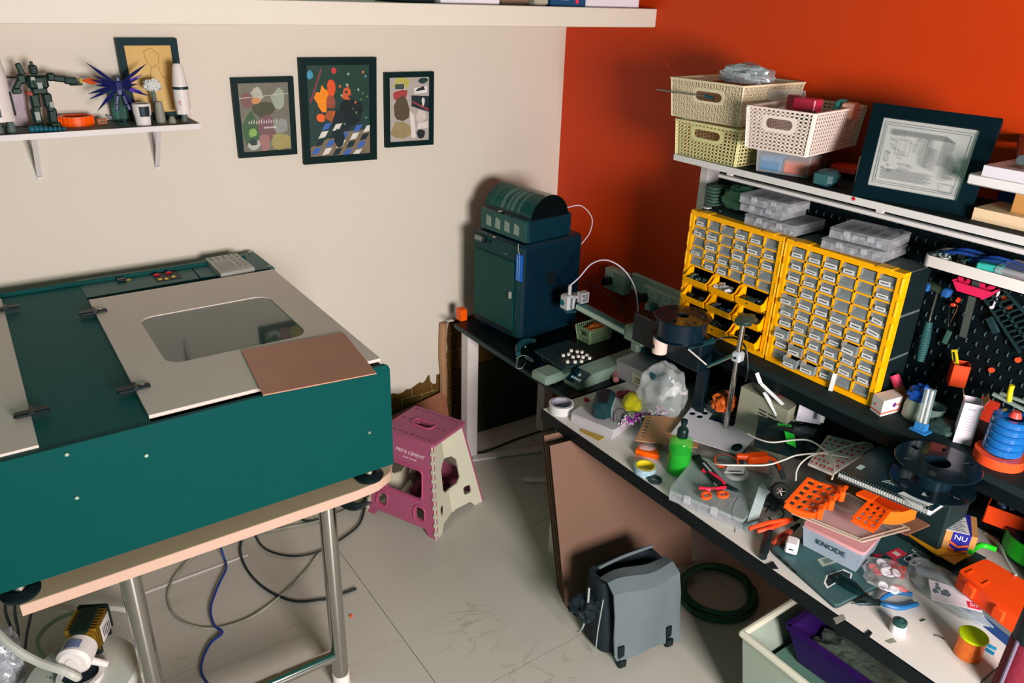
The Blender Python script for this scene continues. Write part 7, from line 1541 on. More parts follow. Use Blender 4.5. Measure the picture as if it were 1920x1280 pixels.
part('jar_body', G().lathe([(.001, 0), (.030, 0), (.034, .006), (.033, .04), (.028, .062), (.026, .062), (.030, .04), (.031, .008), (.001, .004)], c, 28), mat('jar_glass', (170, 180, 160), .15, alpha=.6), T)
g = G(); lump(g, up(c, .078), .030, .030, .024, 22, .2, 0, 0, 16, 3.2, False); part('blue_crumple', g, mat('blue_cloth', (20, 74, 170), .35, bump=.5), T, 'blue crumpled cloth')
c = (-0.1857, -2.0252, 1.0185); g = G(); g.lathe([(.001, .0), (.018, 0), (.036, .05), (.034, .052), (.016, .004), (.001, .004)], c, 28); solo('grey_funnel', g, mat('funnel_grey', (96, 116, 110), .4, alpha=.9), 'grey funnel bowl behind the clear tube of white sticks', 'bowl')
a, b = Vector((-0.2624, -2.0410, 1.0220)), Vector((-0.2350, -2.0258, 1.1367)); T = thing('stick_tube', 'clear tube with two white sticks in a blue foot on the ledge', 'tube', a)
for d in (-.006, .006): part('white_stick', G().cyl(a + Vector((0, d, .01)), b + Vector((0, d, 0)), .0042, seg=12), m_wh, T)
g = G(); g.bar(a + Vector((0, 0, .0)), b + Vector((0, 0, .004)), .026, .016, (1, 0, 0)); part('tube_shell', g, mat('tube_clear', (150, 180, 180), .1, alpha=.3), T)
g = G(); g.bar(a + Vector((0, 0, -.002)), a.lerp(b, .18), .030, .022, (1, 0, 0)); g.box((a.x, a.y, ZL + .003), (.04, .05, .006), b=.002); part('blue_foot', g, mat('foot_blue', (50, 130, 200), .35, alpha=.85), T)
g = G(); lump(g, (-0.2008, -2.0743, 1.0300), .04, .045, .02, 19, .12); solo('dark_bowl', g, mat('dark_bowl_m', (40, 62, 60), .5), 'dark rounded lump on the ledge left of the tall white box', 'bowl')
A, B = Vector((-0.2406, -2.1224, 1.0185)), Vector((-0.2194, -2.1619, 1.0185)); Tz = .12
u_ = (B - A); n_ = Vector((-u_.y, u_.x, 0)).normalized() * .05
if n_.x < 0: n_ = -n_
ln_ = Vector((.012, .004, 0))
T = thing('tall_white_box', 'tall white carton with open top flaps standing on the ledge', 'box', A)
g = G(); b4 = [A, B, B + n_, A + n_]; t4 = [p + ln_ + Vector((0, 0, Tz)) for p in b4]
for i in range(4):
    j = (i + 1) % 4; g.add([b4[i], b4[j], t4[j], t4[i]], [(0, 1, 2, 3)]);
    cc = Vector(cen(*b4)); q = [b4[i].lerp(cc, .04), b4[j].lerp(cc, .04), t4[j].lerp(Vector(cen(*t4)), .04), t4[i].lerp(Vector(cen(*t4)), .04)]; g.add(q, [(3, 2, 1, 0)])
g.add(b4, [(3, 2, 1, 0)]); part('carton', g, mat('carton_lilac', (216, 208, 220), .5), T)
for i, h_ in ((1, .02), (3, .024)):
    j = (i + 1) % 4; g = G(); o_ = (t4[i] + t4[j]) / 2 - Vector(cen(*t4)); g.slab([t4[i], t4[j], t4[j] + o_ * .4 + Vector((0, 0, h_)), t4[i] + o_ * .4 + Vector((0, 0, h_))], .001); part('flap', g, mat('flap_kraft', (170, 130, 104), .7), T)
f = bil(A, B, t4[1], t4[0]); nn = f(.5, .5, 1) - f(.5, .5, 0); sg = 1 if nn.dot(ROOM_SIDE - f(.5, .5)) > 0 else -1
g = G()
for k in range(6): g.bar(f(.25, .35 + k * .07, sg * .0006), f(.75, .35 + k * .07, sg * .0006), .0012, .0004, nn)
g.bar(f(.3, .86, sg * .0006), f(.7, .86, sg * .0006), .004, .0004, nn); part('print_lines', g, mat('faint_grey', (170, 166, 180), .6), T)
g = G(); g.b2(((-0.0396, -2.1163, 1.0185)[0], (-0.0396, -2.1163, 1.0185)[1] - .02, ZL), ((-0.0396, -2.1163, 1.0185)[0] + .03, (-0.0396, -2.1163, 1.0185)[1] + .03, ZL + .07)); solo('red_box', g, mat('brick_red', (190, 50, 30), .5), 'small dark red box behind the tall white carton on the ledge', 'box')
c = Vector((-0.2307, -2.2399, 1.0320)); c.z = ZL; T = thing('orange_filament_coil', 'open coil of translucent orange filament under the blue ring stack', 'coil', c)
part('coil_body', G().ring(c, .062, .040, .028, 44, None, .93), mat('orange_translucent', (250, 84, 40), .2, coat=.4), T)
T = thing('blue_ring_stack', 'stack of five glossy blue rings on the orange coil', 'ring stack', c)
for k in range(5):
    z = ZL + .0285 + k * .0205; cc = (c.x + .006 + k * .0015, c.y + .002, z); part('blue_ring', G().lathe([(.030, 0), (.044, 0), (.048, .004), (.048, .016), (.044, .0200), (.030, .0200)], cc, 40, None, 1, True), mat('glossy_blue', (30, 106, 180), .15, coat=.4), T)
q = Vector((-0.2000, -2.2061, 1.1457)); g = G(); g.cyl((c.x + .014, c.y, ZL + .131), (c.x + .014, c.y, ZL + .146), .016, .010, 18); solo('coral_cone', g, mat('cap_coral', (230, 80, 70), .4), 'coral red cap on top of the blue ring stack', 'cap')
T = thing('grey_rail', 'pale grey double rail with a yellow peg above the blue ring stack', 'rail', (-0.1000, -2.1463, 1.1299))
for a, b in (((-0.1300, -2.1435, 1.1489), (-0.1300, -2.2479, 1.1367)), ((-0.0800, -2.1438, 1.1367), (-0.0800, -2.2257, 1.1393))): part('rail_bar', G().bar(a, b, .010, .008, (0, 0, 1)), mat('rail_grey', (140, 158, 150), .4), T)
g = G(); g.tube([(-0.1300, -2.1868, 1.1456), (-0.1300, -2.1822, 1.1716), (-0.1300, -2.1817, 1.1928)], .007, 12); part('yellow_peg', g, mat('lemon_yellow', (226, 206, 30), .4), T)

# ------------------------------------------------------------ floor: stool
F0, L0, R0 = Vector((-1.0393, -0.6141, 0.0000)), Vector((-1.2045, -0.2634, 0.0000)), Vector((-0.7197, -0.4833, 0.0000)); B0 = L0 + R0 - F0
cB = (F0 + B0) / 2; uL = (L0 - F0); uR = (R0 - F0)
zt = .41; cT = Vector((cB.x, cB.y, zt))
def tp(i, j): return cT + uL.normalized() * i + uR.normalized() * j
hw, hd = .125, .105
Ft, Lt, Rt_, Bt = tp(-hw, -hd), tp(hw, -hd), tp(-hw, hd), tp(hw, hd)
m_pk = mat('stool_pink', (162, 82, 112), .5, vary=.05); m_iv = mat('stool_cream', (196, 194, 172), .5, vary=.04)
T = thing('step_stool', 'pink and cream plastic folding step stool on the floor beside the laser cutter table', 'stool', (cB.x, cB.y, 0))
arch = [(0, 0), (.12, 0), (.16, .07), (.84, .07), (.88, 0), (1, 0), (1, 1), (0, 1)]
def leg_panel(A, B, C_, D, m, nm, split=False):
    f = bil(A, B, C_, D); nn = f(.5, .5, 1) - f(.5, .5, 0); c_ = f(.5, .5); s_ = 1 if nn.dot(c_ - (cB + Vector((0, 0, .2)))) > 0 else -1
    holes = [rrect(.22, .38, .78, .68, .06, 4), rrect(.14, .16, .26, .28, .03, 3), rrect(.70, .16, .82, .28, .03, 3)]
    g = G()
    if split: holed(g, arch, holes, .008, lambda u, v, w_: f(u, v, s_ * (w_) - s_ * .05 * (1 - abs(2 * u - 1)) * (1.0)))
    else: holed(g, arch, holes, .008, lambda u, v, w_: f(u, v, s_ * w_))
    p = part(nm, g, m, T, None)
    return f, s_, p
f1, s1, p1 = leg_panel(L0, F0, Ft, Lt, m_pk, 'front_panel')
leg_panel(B0, R0, Rt_, Bt, m_pk, 'rear_panel')
def fold_panel(A, B, C_, D, nm):
    A, B, C_, D = map(Vector, (A, B, C_, D)); mb = (A + B) / 2; mt_ = (C_ + D) / 2; inn = (cB - mb); inn.z = 0; mb = mb + inn * .22; mt_ = mt_ + inn * .18
    for (a, b, c_, d, fl) in ((A, mb, mt_, D, 0), (mb, B, C_, mt_, 1)):
        f = bil(a, b, c_, d); nn = f(.5, .5, 1) - f(.5, .5, 0); s_ = 1 if nn.dot(f(.5, .5) - (cB + Vector((0, 0, .2)))) > 0 else -1
        o = [(0, 0), (.3, 0), (.42, .07), (1, .07), (1, .34), (.70, .36), (.58, .42), (.58, .64), (.75, .70), (1, .71), (1, 1), (0, 1)]
        h = [rrect(.30, .18, .55, .28, .05, 3, .03)]
        if fl: o = [(1 - u, v) for u, v in o]; h = [[(1 - u, v) for u, v in h[0]]]
        g = G(); holed(g, o, h, .008, lambda u, v, w_: f(u, v, s_ * w_)); part(nm, g, m_iv, T, 'cream folding side panel')
    g = G(); g.tube([mb + Vector((0, 0, .03)), mb.lerp(mt_, .33)], .006, 8, 1); g.tube([mb.lerp(mt_, .72), mt_], .006, 8, 1); part('fold_hinge', g, m_iv, T)
fold_panel(F0, R0, Rt_, Ft, 'side_panel'); fold_panel(B0, L0, Lt, Bt, 'side_panel')
# zip like cream teeth on the pink edges
g = G()
for k in range(10):
    v = .06 + k * .095
    for u in (.015, .985): g.box(f1(u, v, s1 * .001), (.014, .010, .016), (0, 0, math.degrees(math.atan2(uL.y, uL.x))))
part('hinge_teeth', g, m_iv, T, 'cream hinge teeth')
g = G()
for hx0, hy0, hx1, hy1 in ((.20, .36, .80, .70), (.12, .14, .28, .30), (.68, .14, .84, .30)):
    r_ = rrect(hx0, hy0, hx1, hy1, .05, 3); P_ = [f1(u, v, s1 * .003) for u, v in r_]; g.tube(P_ + [P_[0]], .0035, 6, 1)
part('window_rib', g, mat('stool_pink_rib', (184, 76, 116), .45), T)
fr_t = bil(Ft, Rt_, Bt, Lt)
sgn = 1 if (fr_t(.5, .5, 1) - fr_t(.5, .5, 0)).z > 0 else -1
g = G(); holed(g, rrect(-.05, -.04, 1.05, 1.04, .04, 4), [rrect(.42, .36, .58, .66, .05, 4)], .014, lambda u, v, w_: fr_t(u, v, sgn * (w_ + .014))); part('top', g, m_pk, T)
g = G()
for k in range(8):
    for u in (.05, .52, .95): a = .08 + k * .12; g.bar(fr_t(u, a, sgn * .0145), fr_t(u, a + .05, sgn * .0145), .003, .001); g.bar(fr_t(u, a, sgn * .0145), fr_t(u + .035, a, sgn * .0145), .003, .001)
part('seam_marks', g, mat('stool_seam', (96, 40, 70), .6), T, stuff=True)
r_ = rrect(.38, .30, .62, .72, .07, 4); P_ = [fr_t(u, v, sgn * .016) for u, v in r_]; g = G(); g.tube(P_ + [P_[0]], .004, 6, 1); part('handle_rim', g, mat('stool_pink_rib', (184, 76, 116), .45), T)
uu, vv = f1(1, .8) - f1(0, .8), f1(.5, 1) - f1(.5, 0)
text('PRIYA CEMENT', .022, basis(f1(.56, .84, s1 * .0015), uu, vv), mat('letter_pink_white', (240, 214, 226), .5), T)
text('Great Cement', .012, basis(f1(.56, .785, s1 * .0015), uu, vv), mat('letter_pink_white', (240, 214, 226), .5), T)
g = G(); holed(g, [(.155, .82), (.18, .845), (.155, .87), (.14, .87), (.165, .845), (.14, .82)], [], .0006, lambda u, v, w_: f1(u, v, s1 * (.0015) + w_)); holed(g, [(.20, .82), (.175, .845), (.20, .87), (.215, .87), (.19, .845), (.215, .82)], [], .0006, lambda u, v, w_: f1(u, v, s1 * (.0015) + w_)); part('logo_mark', g, mat('letter_pink_white', (240, 214, 226), .5), T)
# crumpled things beneath the stool
g = G(); lump(g, (cB.x + .04, cB.y + .03, .05), .08, .07, .06, 23, .2); solo('maroon_cloth', g, mat('maroon_cloth_m', (120, 24, 50), .7, scale=14, rgb2=(60, 20, 40), bump=.5), 'dark red cloth bundled on the floor under the step stool', 'cloth')

# ------------------------------------------------------------ floor: boards, bag, bin
m_kb = mat('board_kraft', (116, 87, 72), .7, vary=.05, scale=5)
fb0 = [Vector((-0.8220, -1.2127, 0.0000)), Vector((-0.2223, -1.3097, 0.0000))]
for k in range(5):
    o_ = Vector((.014 * k - .0, .022 * k, 0)); w_ = fb0[1] - fb0[0]; w_.z = 0; w_ = w_.normalized() * .60
    base = fb0[0] + o_ + Vector((-.006 * k, 0, 0)); h_ = .655 - .012 * (k % 3)
    a, b = base, base + w_; lean = Vector((.03 - .018, .14, 0)) * 1.0
    g = G(); g.slab([a, b, b + lean + Vector((0, 0, h_)), a + lean * .9 + Vector((-.03, 0, h_))], .004)
    solo('brown_board', g, m_kb if k != 1 else mat('board_kraft_dark', (110, 80, 64), .7), ['front most tall brown board leaning under the workbench behind the grey satchel', 'second brown board from the front of the leaning stack', 'middle board of the brown stack leaning under the workbench', 'fourth brown board in the leaning stack', 'rearmost brown board in the leaning stack'][k], 'board', 'brown boards leaning under the workbench')
# satchel
A, B = Vector((-0.8289, -1.5164, 0.0000)), Vector((-0.6347, -1.5262, 0.0000)); A, B = Vector((-0.8589, -1.5080, 0.0000)), Vector((-0.6232, -1.5337, 0.0000))
u_ = (B - A).normalized(); v_ = Vector((-u_.y, u_.x, 0)); 
if v_.y < 0: v_ = -v_
W3 = (B - A).length
O = A - u_ * .02
def sp(i, j, k): return O + u_ * i + v_ * j + Vector((0, 0, k))
T = thing('messenger_bag', 'grey flapped black messenger bag slumped on the floor before the brown boards', 'bag', O)
WB = W3 + .06; g = G(); n = 10; K = 24; vs = []
prof = [(0, .80, .055), (.02, 1.0, .08), (.10, 1.06, .085), (.18, 1.0, .075), (.25, .96, .062), (.29, .94, .055)]
for (z, wx, dy) in prof:
    for i in range(K):
        a = 2 * PI * i / K; cx_, cy_ = math.cos(a), math.sin(a); x = math.copysign(abs(cx_) ** .35, cx_) * WB / 2 * wx; y = math.copysign(abs(cy_) ** .55, cy_) * dy
        vs.append(sp(WB / 2 + x, .09 + y + z * .10, z))
fs = [(j * K + i, j * K + (i + 1) % K, (j + 1) * K + (i + 1) % K, (j + 1) * K + i) for j in range(len(prof) - 1) for i in range(K)] + [tuple(range(K - 1, -1, -1))]
m2 = len(vs)
for i in range(K):
    q = Vector(vs[(len(prof) - 1) * K + i]); c_ = sp(WB / 2, .09 + .029, .29); vs.append(q.lerp(c_, .12) - Vector((0, 0, .0)))
for i in range(K):
    q = Vector(vs[(len(prof) - 1) * K + i]); c_ = sp(WB / 2, .09 + .02, .12); vs.append(q.lerp(c_, .3) - Vector((0, 0, .13)))
fs += [((len(prof) - 1) * K + i, (len(prof) - 1) * K + (i + 1) % K, m2 + (i + 1) % K, m2 + i) for i in range(K)] + [(m2 + i, m2 + (i + 1) % K, m2 + K + (i + 1) % K, m2 + K + i) for i in range(K)] + [tuple(m2 + K + i for i in range(K))]
g.add(vs, fs); part('bag_body', g, mat('bag_black', (16, 30, 36), .75, scale=40, bump=.3), T)
g = G(); n = 12; vs = []; fl = [(.10, .295), (.05, .305), (.008, .28), (-.012, .20), (-.018, .12), (-.030, .05), (-.038, .018)]
for j, (y, z) in enumerate(fl):
    for i in range(n + 1):
        u = i / n; vs.append(sp(.02 + u * (WB - .02), y + .008 * math.sin(u * PI * 2.2 + j * .5) - .01 * u, z + .006 * math.sin(u * 5 + j) + (.02 * (1 - u) if j == len(fl) - 1 else 0)))
nv = len(vs); vs += [Vector(p) + v_ * .005 + Vector((0, 0, -.003)) for p in vs]; q4 = [(j * (n + 1) + i, j * (n + 1) + i + 1, (j + 1) * (n + 1) + i + 1, (j + 1) * (n + 1) + i) for j in range(len(fl) - 1) for i in range(n)]
rim = [i for i in range(n + 1)] + [j * (n + 1) + n for j in range(1, len(fl))] + [(len(fl) - 1) * (n + 1) + i for i in range(n - 1, -1, -1)] + [j * (n + 1) for j in range(len(fl) - 2, 0, -1)]
g.add(vs, q4 + [tuple(nv + k for k in q[::-1]) for q in q4] + [(rim[i], rim[(i + 1) % len(rim)], nv + rim[(i + 1) % len(rim)], nv + rim[i]) for i in range(len(rim))])
part('flap', g, mat('bag_grey', (96, 108, 112), .7, scale=30, bump=.1), T, 'grey front flap')
for u in (.14, .84):
    g = G(); g.bar(sp(u * WB, -.028, .085), sp(u * WB, -.036, .0), .024, .006, tuple(-v_)); g.box(sp(u * WB, -.043, .022), (.028, .014, .03), (0, 0, math.degrees(math.atan2(u_.y, u_.x))), b=.003); part('buckle_strap', g, m_black, T)
g = G(); g.tube([sp(-.03, .09, .28), sp(-.045, .07, .20), sp(-.05, .08, .12), sp(-.04, .12, .06)], .004, 6, 4); g.tube([sp(-.012, .03, .27), sp(-.03, .02, .14), sp(-.018, .035, .02)], .0022, 6, 4); part('piping', g, mat('piping_pale', (150, 160, 156), .6), T)
g = G(); lump(g, sp(-.035, .10, .19), .045, .05, .035, 27, .3); part('strap_bundle', g, mat('bag_black', (16, 30, 36), .75, scale=40, bump=.3), T)
part('inner_lining', G().tube([sp(.04, .135, .305), sp(WB * .5, .15, .30), sp(WB - .02, .14, .31)], .006, 8, 6), mat('bag_grey', (96, 108, 112), .7, scale=30, bump=.1), T)
# storage bin with purple basket
fx0, fy0 = -.69, -1.885
T = thing('storage_bin', 'large pale grey plastic bin under the workbench with a purple tray in it', 'bin', (-.4, -2.2, 0))
m_bin = mat('bin_pale', (150, 164, 150), .5, vary=.03)
Pb = [(-.655, -1.925, .005), (-.655, -2.46, .005), (-.16, -2.46, .005), (-.16, -1.925, .005)]; Tb = [(-.69, -1.885, .355), (-.69, -2.50, .355), (-.13, -2.50, .355), (-.13, -1.885, .355)]
g = G()
for s in range(4):
    f = bil(Pb[s], Pb[(s + 1) % 4], Tb[(s + 1) % 4], Tb[s]); holed(g, [(0, 0), (1, 0), (1, 1), (0, 1)], [], .004, lambda u, v, w_: f(u, v, w_))
g.slab(Pb, .004); part('bin_body', g, m_bin, T)
g = G()
for s in range(4): a, b = Tb[s], Tb[(s + 1) % 4]; g.tube([a, b], .012, 10, 1); g.sph(a, .012, (1, 1, 1), 10, 7)
part('bin_rim', g, mat('bin_rim_m', (196, 196, 178), .5), T)
part('inner_floor', G().b2((-.655, -2.46, .22), (-.16, -1.925, .225)), mat('bin_inside', (90, 128, 112), .6), T, 'sheet lying inside')
m_pu = mat('deep_purple', (34, 14, 84), .4, scale=10, rgb2=(54, 22, 90))
P = [(-.52, -1.99, .23), (-.50, -2.35, .23), (-.34, -2.35, .23), (-.36, -1.99, .23)]; Tt = [(-.56, -1.95, .37), (-.54, -2.40, .37), (-.30, -2.40, .37), (-.33, -1.95, .37)]
T = tub('purple_tray', 'deep purple open plastic tray leaning in the pale bin', P, Tt, m_pu, None, 'tray', .004)
g = G()
for s in range(4): g.bar(Tt[s], Tt[(s + 1) % 4], .018, .008)
part('tray_rim', g, m_pu, T)
g = G(); lump(g, (-.43, -2.17, .30), .08, .17, .03, 29, .15); part('grey_contents', g, mat('pebbly_grey', (120, 134, 120), .8, scale=40, rgb2=(70, 96, 88), bump=.8), T)
g = G(fr((-.625, -2.12, .226), 12)); g.box((0, 0, .012), (.03, .15, .02), b=.002); 
for k in range(3): g.box((-.022, -.05 + k * .05, .012), (.02, .022, .018))
solo('blue_comb', g, mat('dark_blue_part', (14, 40, 74), .5), 'dark blue comb shaped part in the near side of the pale bin', 'part')
# hose coil
random.seed(90); g = G(); c = Vector((-0.2865, -1.4541, 0.0000)); pts = []
for k in range(60):
    a = k * .31; r_ = .15 + .015 * math.sin(a * .37) ; pts.append((c.x - .0 + r_ * math.cos(a) * .95, c.y - .035 + r_ * math.sin(a) * .9, .012 + .010 * (k // 20) + .003 * math.sin(a * 2)))
g.tube(pts, .010, 8, 3); solo('hose_coil', g, mat('hose_green', (38, 84, 62), .5), 'coil of dark green hose on the floor under the workbench', 'hose')
g = G(); g.tube([(-0.4599, -1.4069, 0.0100), (-0.3136, -1.3910, 0.0200)], .006, 8, 1); solo('floor_rod', g, mat('rod_brown', (110, 106, 90), .5), 'thin rod on the floor between the satchel and the hose coil', 'rod')
# floor strip and boards beneath the corner desk
g = G(); g.slab([(-0.5937, -0.1869, 0.0120), (-0.1987, -0.3199, 0.0120), (-0.1737, -0.2876, 0.0120), (-0.5679, -0.1460, 0.0120)], .010); solo('white_strip_floor', g, m_leg, 'long white metal strip on the floor behind the step stool', 'strip')
g = G(); g.slab([(-0.4672, -0.4418, 0.0120), (-0.3608, -0.5092, 0.0120), (-0.3825, -0.5375, 0.0120), (-0.4879, -0.4705, 0.0120)], .010); solo('white_strip_floor', g, m_leg, 'short white strip on the floor left of the leaning brown boards', 'strip')
cable([(-0.5607, -0.1396, 0.0060), (-0.4584, -0.1454, 0.0060), (-0.2835, -0.1336, 0.0060), (-0.0485, -0.1397, 0.0060)], .004, m_black, 'black cord on the shaded floor under the corner desk', 'power_lead', 'cord')
g = G(); g.slab([(-.47, .035, .001), (.04, .02, .001), (.04, .085, .36), (-.47, .105, .36)], .01); solo('dark_board', g, mat('dark_board_m', (40, 44, 24), .8), 'dark board leaning on the brick wall under the corner desk', 'board')
g = G(); g.slab([(-.93, .03, .001), (-.58, .03, .001), (-.58, .10, .27), (-.93, .10, .20)], .008); solo('rust_board', g, mat('rust_board', (150, 96, 70), .8), 'small brown board leaning on the bricks behind the step stool', 'board')
# cables under the steel table
mb = mat('black_cable', (20, 34, 36), .5)
cable([(-1.5145, -0.7091, 0.0060), (-1.5887, -0.6811, 0.0060), (-1.6746, -0.6319, 0.0060), (-1.7383, -0.5191, 0.0060), (-1.7650, -0.3769, 0.0060), (-1.7521, -0.2326, 0.0060), (-1.6966, -0.1251, 0.0060), (-1.6531, -0.1039, 0.0300)], .005, mb, 'thick black cable ending near the right steel leg', 'floor_cable')
cable([(-1.4489, -0.7000, 0.0060), (-1.4882, -0.6988, 0.0060), (-1.5292, -0.6927, 0.0060)], .005, mb, 'short visible end of black cable right of the steel leg', 'floor_cable')
mbw = mat('scuffed_cable', (26, 44, 42), .5, scale=14, rgb2=(190, 190, 170), detail=6)
cable([(-1.1535, -0.1778, 0.0060), (-1.2480, -0.2127, 0.0060), (-1.4041, -0.2263, 0.0060), (-1.5368, -0.1978, 0.0060), (-1.6646, -0.1667, 0.0060), (-1.8133, -0.1452, 0.0060), (-1.9279, -0.1777, 0.0060), (-2.0201, -0.2660, 0.0060), (-2.0644, -0.3749, 0.0060), (-2.0547, -0.4942, 0.0060), (-1.9943, -0.5863, 0.0060), (-1.9111, -0.6253, 0.0060), (-1.7919, -0.6179, 0.0060), (-1.6147, -0.5288, 0.0060), (-1.4847, -0.4248, 0.0060)], .0045, mbw, 'scuffed black and white cable in a wide loop under the steel table', 'floor_cable')
cable([(-1.6494, -0.0853, 0.0080), (-1.6709, -0.1866, 0.0080), (-1.6618, -0.2938, 0.0080), (-1.5937, -0.3847, 0.0080), (-1.4946, -0.4213, 0.0080), (-1.3782, -0.3955, 0.0080), (-1.2672, -0.3391, 0.0080), (-1.1841, -0.2096, 0.0080), (-1.1580, -0.1077, 0.0100)], .0042, mb, 'black cable looping around the foot of the step stool', 'floor_cable')
cable([(-1.8808, -0.5359, 0.3500), (-1.8346, -0.2767, 0.1000), (-1.8223, -0.2544, 0.0120), (-1.8336, -0.3223, 0.0120), (-1.8914, -0.4102, 0.0120), (-1.9445, -0.5098, 0.0120), (-1.9568, -0.6026, 0.0120), (-1.9425, -0.6515, 0.0120), (-1.9908, -0.6790, 0.0120), (-2.0332, -0.7364, 0.0120), (-2.0527, -0.7969, 0.0120), (-2.0459, -0.8615, 0.0120)], .0045, mat('cobalt_cable', (24, 52, 130), .4), 'blue cable hanging down and winding across the floor', 'blue_cable')
for k in range(4):
    cable([(-1.2959, -0.1266, 0.0300), (-1.2849, -0.2115, 0.0200), (-1.2474, -0.2585, 0.0200), (-1.1926, -0.2633, 0.0300)][:] if k == 0 else [(p[0] + .01 * k, p[1] - .008 * k, p[2] + .008 * k) for p in ((-1.3404, -0.0741, 0.0300), (-1.2916, -0.1980, 0.0200), (-1.2425, -0.2478, 0.0200), (-1.1641, -0.2581, 0.0300))], .006, mb, ['lowest', 'second', 'third', 'top'][k] + ' black cable of the bundle on the floor behind the right steel leg', 'floor_cable')
cable([(-1.4931, -0.1111, 0.0060), (-1.4621, -0.1891, 0.0060), (-1.3998, -0.2157, 0.0060), (-1.3156, -0.1927, 0.0060)], .004, mb, 'short black cable arc on the floor behind the right steel leg', 'floor_cable')
g = G(); g.slab([(-2.1463, -0.2876, 0.0030), (-1.7325, -0.2802, 0.0030), (-1.7341, -0.2714, 0.0030), (-2.1439, -0.2756, 0.0030)], .002); solo('floor_line', g, m_wh, 'thin white line on the floor behind the blue cable', 'strip')  # thin white line laid flat on the tiles
g = G(); g.box((-1.5240, -0.8178, 0.0030), (.012, .008, .004), (0, 0, 20)); solo('orange_crumb', g, m_or, 'tiny orange crumb on the floor right of the steel leg', 'crumb')

# ------------------------------------------------------------ pump, bucket and hoses at lower left
c = Vector((-2.3737, -0.9326, 0.3600)); T = thing('water_bucket', 'white lidded plastic bucket with a hose in its mouth under the laser cutter table', 'bucket', (c.x, c.y, 0))
m_bu = mat('bucket_white', (196, 200, 190), .4, vary=.03)
part('bucket_body', G().lathe([(.001, 0), (.115, 0), (.135, .30), (.148, .30), (.150, .318), (.143, .330), (.10, .334), (.062, .336), (.058, .345), (.052, .345), (.05, .30)], (c.x, c.y, 0), 44), m_bu, T)
part('mouth_rim', G().lathe([(.048, .335), (.060, .335), (.060, .350), (.048, .350)], (c.x - .005, c.y - .02, 0), 32, None, 1, True), m_wh, T)
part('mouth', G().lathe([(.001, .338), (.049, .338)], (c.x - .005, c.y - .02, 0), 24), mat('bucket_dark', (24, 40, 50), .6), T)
g = G(); random.seed(95)
for k in range(26):
    a = random.uniform(2.6, 4.3); r_ = random.uniform(.07, .14); g.cyl((c.x + r_ * math.cos(a), c.y + r_ * math.sin(a), .333), (c.x + r_ * math.cos(a), c.y + r_ * math.sin(a), .3362), random.uniform(.001, .003), seg=6)
part('dirt_spots', g, mat('dirt_green', (50, 90, 76), .8), T, stuff=True)
# pump
p0 = Vector((-2.3599, -0.9111, 0.4200)); T = thing('air_pump', 'gold finned pump with a round white head standing on the bucket lid', 'pump', (p0.x, p0.y, .35)); M = fr((p0.x + .01, p0.y + .03, .352), 62)
mg = mat('gold_metal', (176, 140, 50), .28, .85); 
g = G(M); g.box((.035, 0, .048), (.11, .075, .07), b=.012); part('motor_body', g, mg, T)
g = G(M)
for k in range(8): g.box((-.005 + k * .011, 0, .053), (.004, .086, .082), b=.001)
part('cooling_fins', g, mg, T)
g = G(M); g.box((.03, 0, .094), (.10, .05, .01), b=.003); g.box((.09, 0, .05), (.016, .088, .09), b=.006); part('black_frame', g, mat('pump_black', (14, 34, 28), .35), T)
g = G(M); g.cyl((-.02, 0, .045), (-.075, 0, .045), .044, .046, 32); g.cyl((-.075, 0, .045), (-.083, 0, .045), .046, .036, 32); g.cyl((-.083, 0, .045), (-.086, 0, .045), .018, seg=24); hd_ = part('pump_head', g, m_wh, T)
part('nozzle', G(M).cyl((-.05, -.03, .02), (-.05, -.075, .0), .011, .009), m_wh, T)
g = G(M); g.lathe([(.0462, 0), (.0468, 0), (.0468, .028), (.0462, .028)], (0, 0, 0), 6, M.inverted() @ M @ Matrix.Translation((-.068, 0, .045)) @ Euler((0, R(90), 0)).to_matrix().to_4x4() @ Euler((0, 0, R(150))).to_matrix().to_4x4(), .15, True); part('head_label', g, mat('label_blue_grey', (110, 124, 160), .5), T)
g = G(M); g.box((.045, -.0445, .05), (.06, .002, .06)); l = part('spec_label', g, mat('label_paper', (214, 214, 214), .6), T)
g = G(M)
for k in range(5): g.box((.025 + .01 * k, -.0458, .05 - .003 * k), (.004, .0008, .036), (0, 0, 0))
part('print_lines', g, m_ink, l)
for x in (-.0, .07):
    for y in (-.035, .035): part('rubber_foot', G(M).cyl((x, y, 0), (x, y, .016), .010), m_black, T)
mh = mat('clear_hose', (206, 208, 200), .25, alpha=.82)
cable([(-2.5633, -0.7676, 0.5000), (-2.5157, -0.8668, 0.4600), (-2.4655, -0.9211, 0.4200), (-2.4113, -0.9740, 0.4000), (-2.3857, -0.9843, 0.3700), (-2.3909, -0.9200, 0.3300)], .0115, mh, 'thick white hose from the left edge into the bucket mouth', 'white_hose', 'hose')
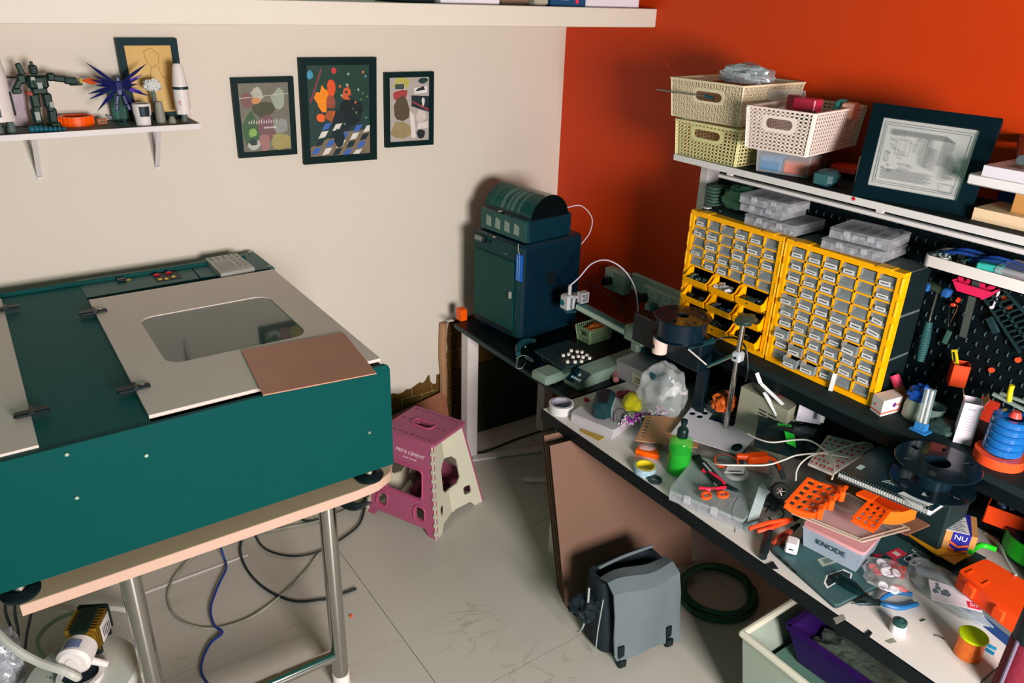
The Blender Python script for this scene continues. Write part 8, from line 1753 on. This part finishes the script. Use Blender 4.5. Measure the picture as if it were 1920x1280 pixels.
cable([(-2.4948, -0.4508, 0.3000), (-2.4263, -0.4084, 0.2000), (-2.3412, -0.4121, 0.1400), (-2.2409, -0.4272, 0.1000), (-2.1749, -0.4760, 0.0800)], .010, mh, 'white hose passing behind the gold pump', 'white_hose', 'hose')
cable([(-2.2477, -0.4166, 0.1000), (-2.3435, -0.3507, 0.0800), (-2.4288, -0.3192, 0.0500), (-2.4862, -0.3611, 0.0300), (-2.4740, -0.4560, 0.0200)], .008, mat('clear_hose_dim', (130, 160, 140), .3, alpha=.6), 'clear green tinted hose curling behind the pump', 'clear_hose', 'hose')
for pts, lb in (([(-2.4925, -0.8076, 0.6000), (-2.5182, -0.6985, 0.4500), (-2.5254, -0.5999, 0.3000), (-2.5290, -0.5317, 0.2000)], 'left black wire hanging from the laser cutter at lower left'), ([(-2.4744, -0.8316, 0.6000), (-2.4965, -0.7252, 0.4500), (-2.5104, -0.6226, 0.3000), (-2.5279, -0.5716, 0.2000)], 'middle black wire hanging from the laser cutter at lower left'), ([(-2.4519, -0.7544, 0.5000), (-2.4626, -0.6853, 0.4000), (-2.4946, -0.5866, 0.2500), (-2.5253, -0.5120, 0.1000)], 'right black wire hanging from the laser cutter at lower left')):
    cable(pts, .0045, m_black, lb, 'hanging_wire', 'wire')
g = G(); lump(g, (-2.5540, -0.7292, 0.3000), .05, .07, .08, 33, .25, 0, 0, 18, 4); solo('foil_sheet', g, m_foil, 'crumpled silver foil at the lower left frame edge', 'foil')
# chair handle at the right edge
c = Vector((-0.6434, -2.5367, 0.8200)); T = thing('chair_post', 'upright black and crimson padded post at the lower right frame edge', 'post', c)
part('crimson_pad', G().cyl((c.x - .0, c.y, .40), (c.x, c.y, .86), .034, .030, 24), mat('crimson_fabric', (104, 12, 36), .7, scale=60, bump=.3), T)
part('black_sleeve', G().cyl((c.x, c.y, .86), (c.x + .0, c.y, 1.00), .029, .026, 24), m_black, T)
part('grey_edge', G().tube([(c.x - .036, c.y + .006, .40), (c.x - .036, c.y + .006, .87)], .004, 8, 1), mat('grey_piping', (110, 100, 120), .5), T)
part('post_foot', G().cyl((c.x, c.y, 0), (c.x, c.y, .40), .012), m_steel, T)
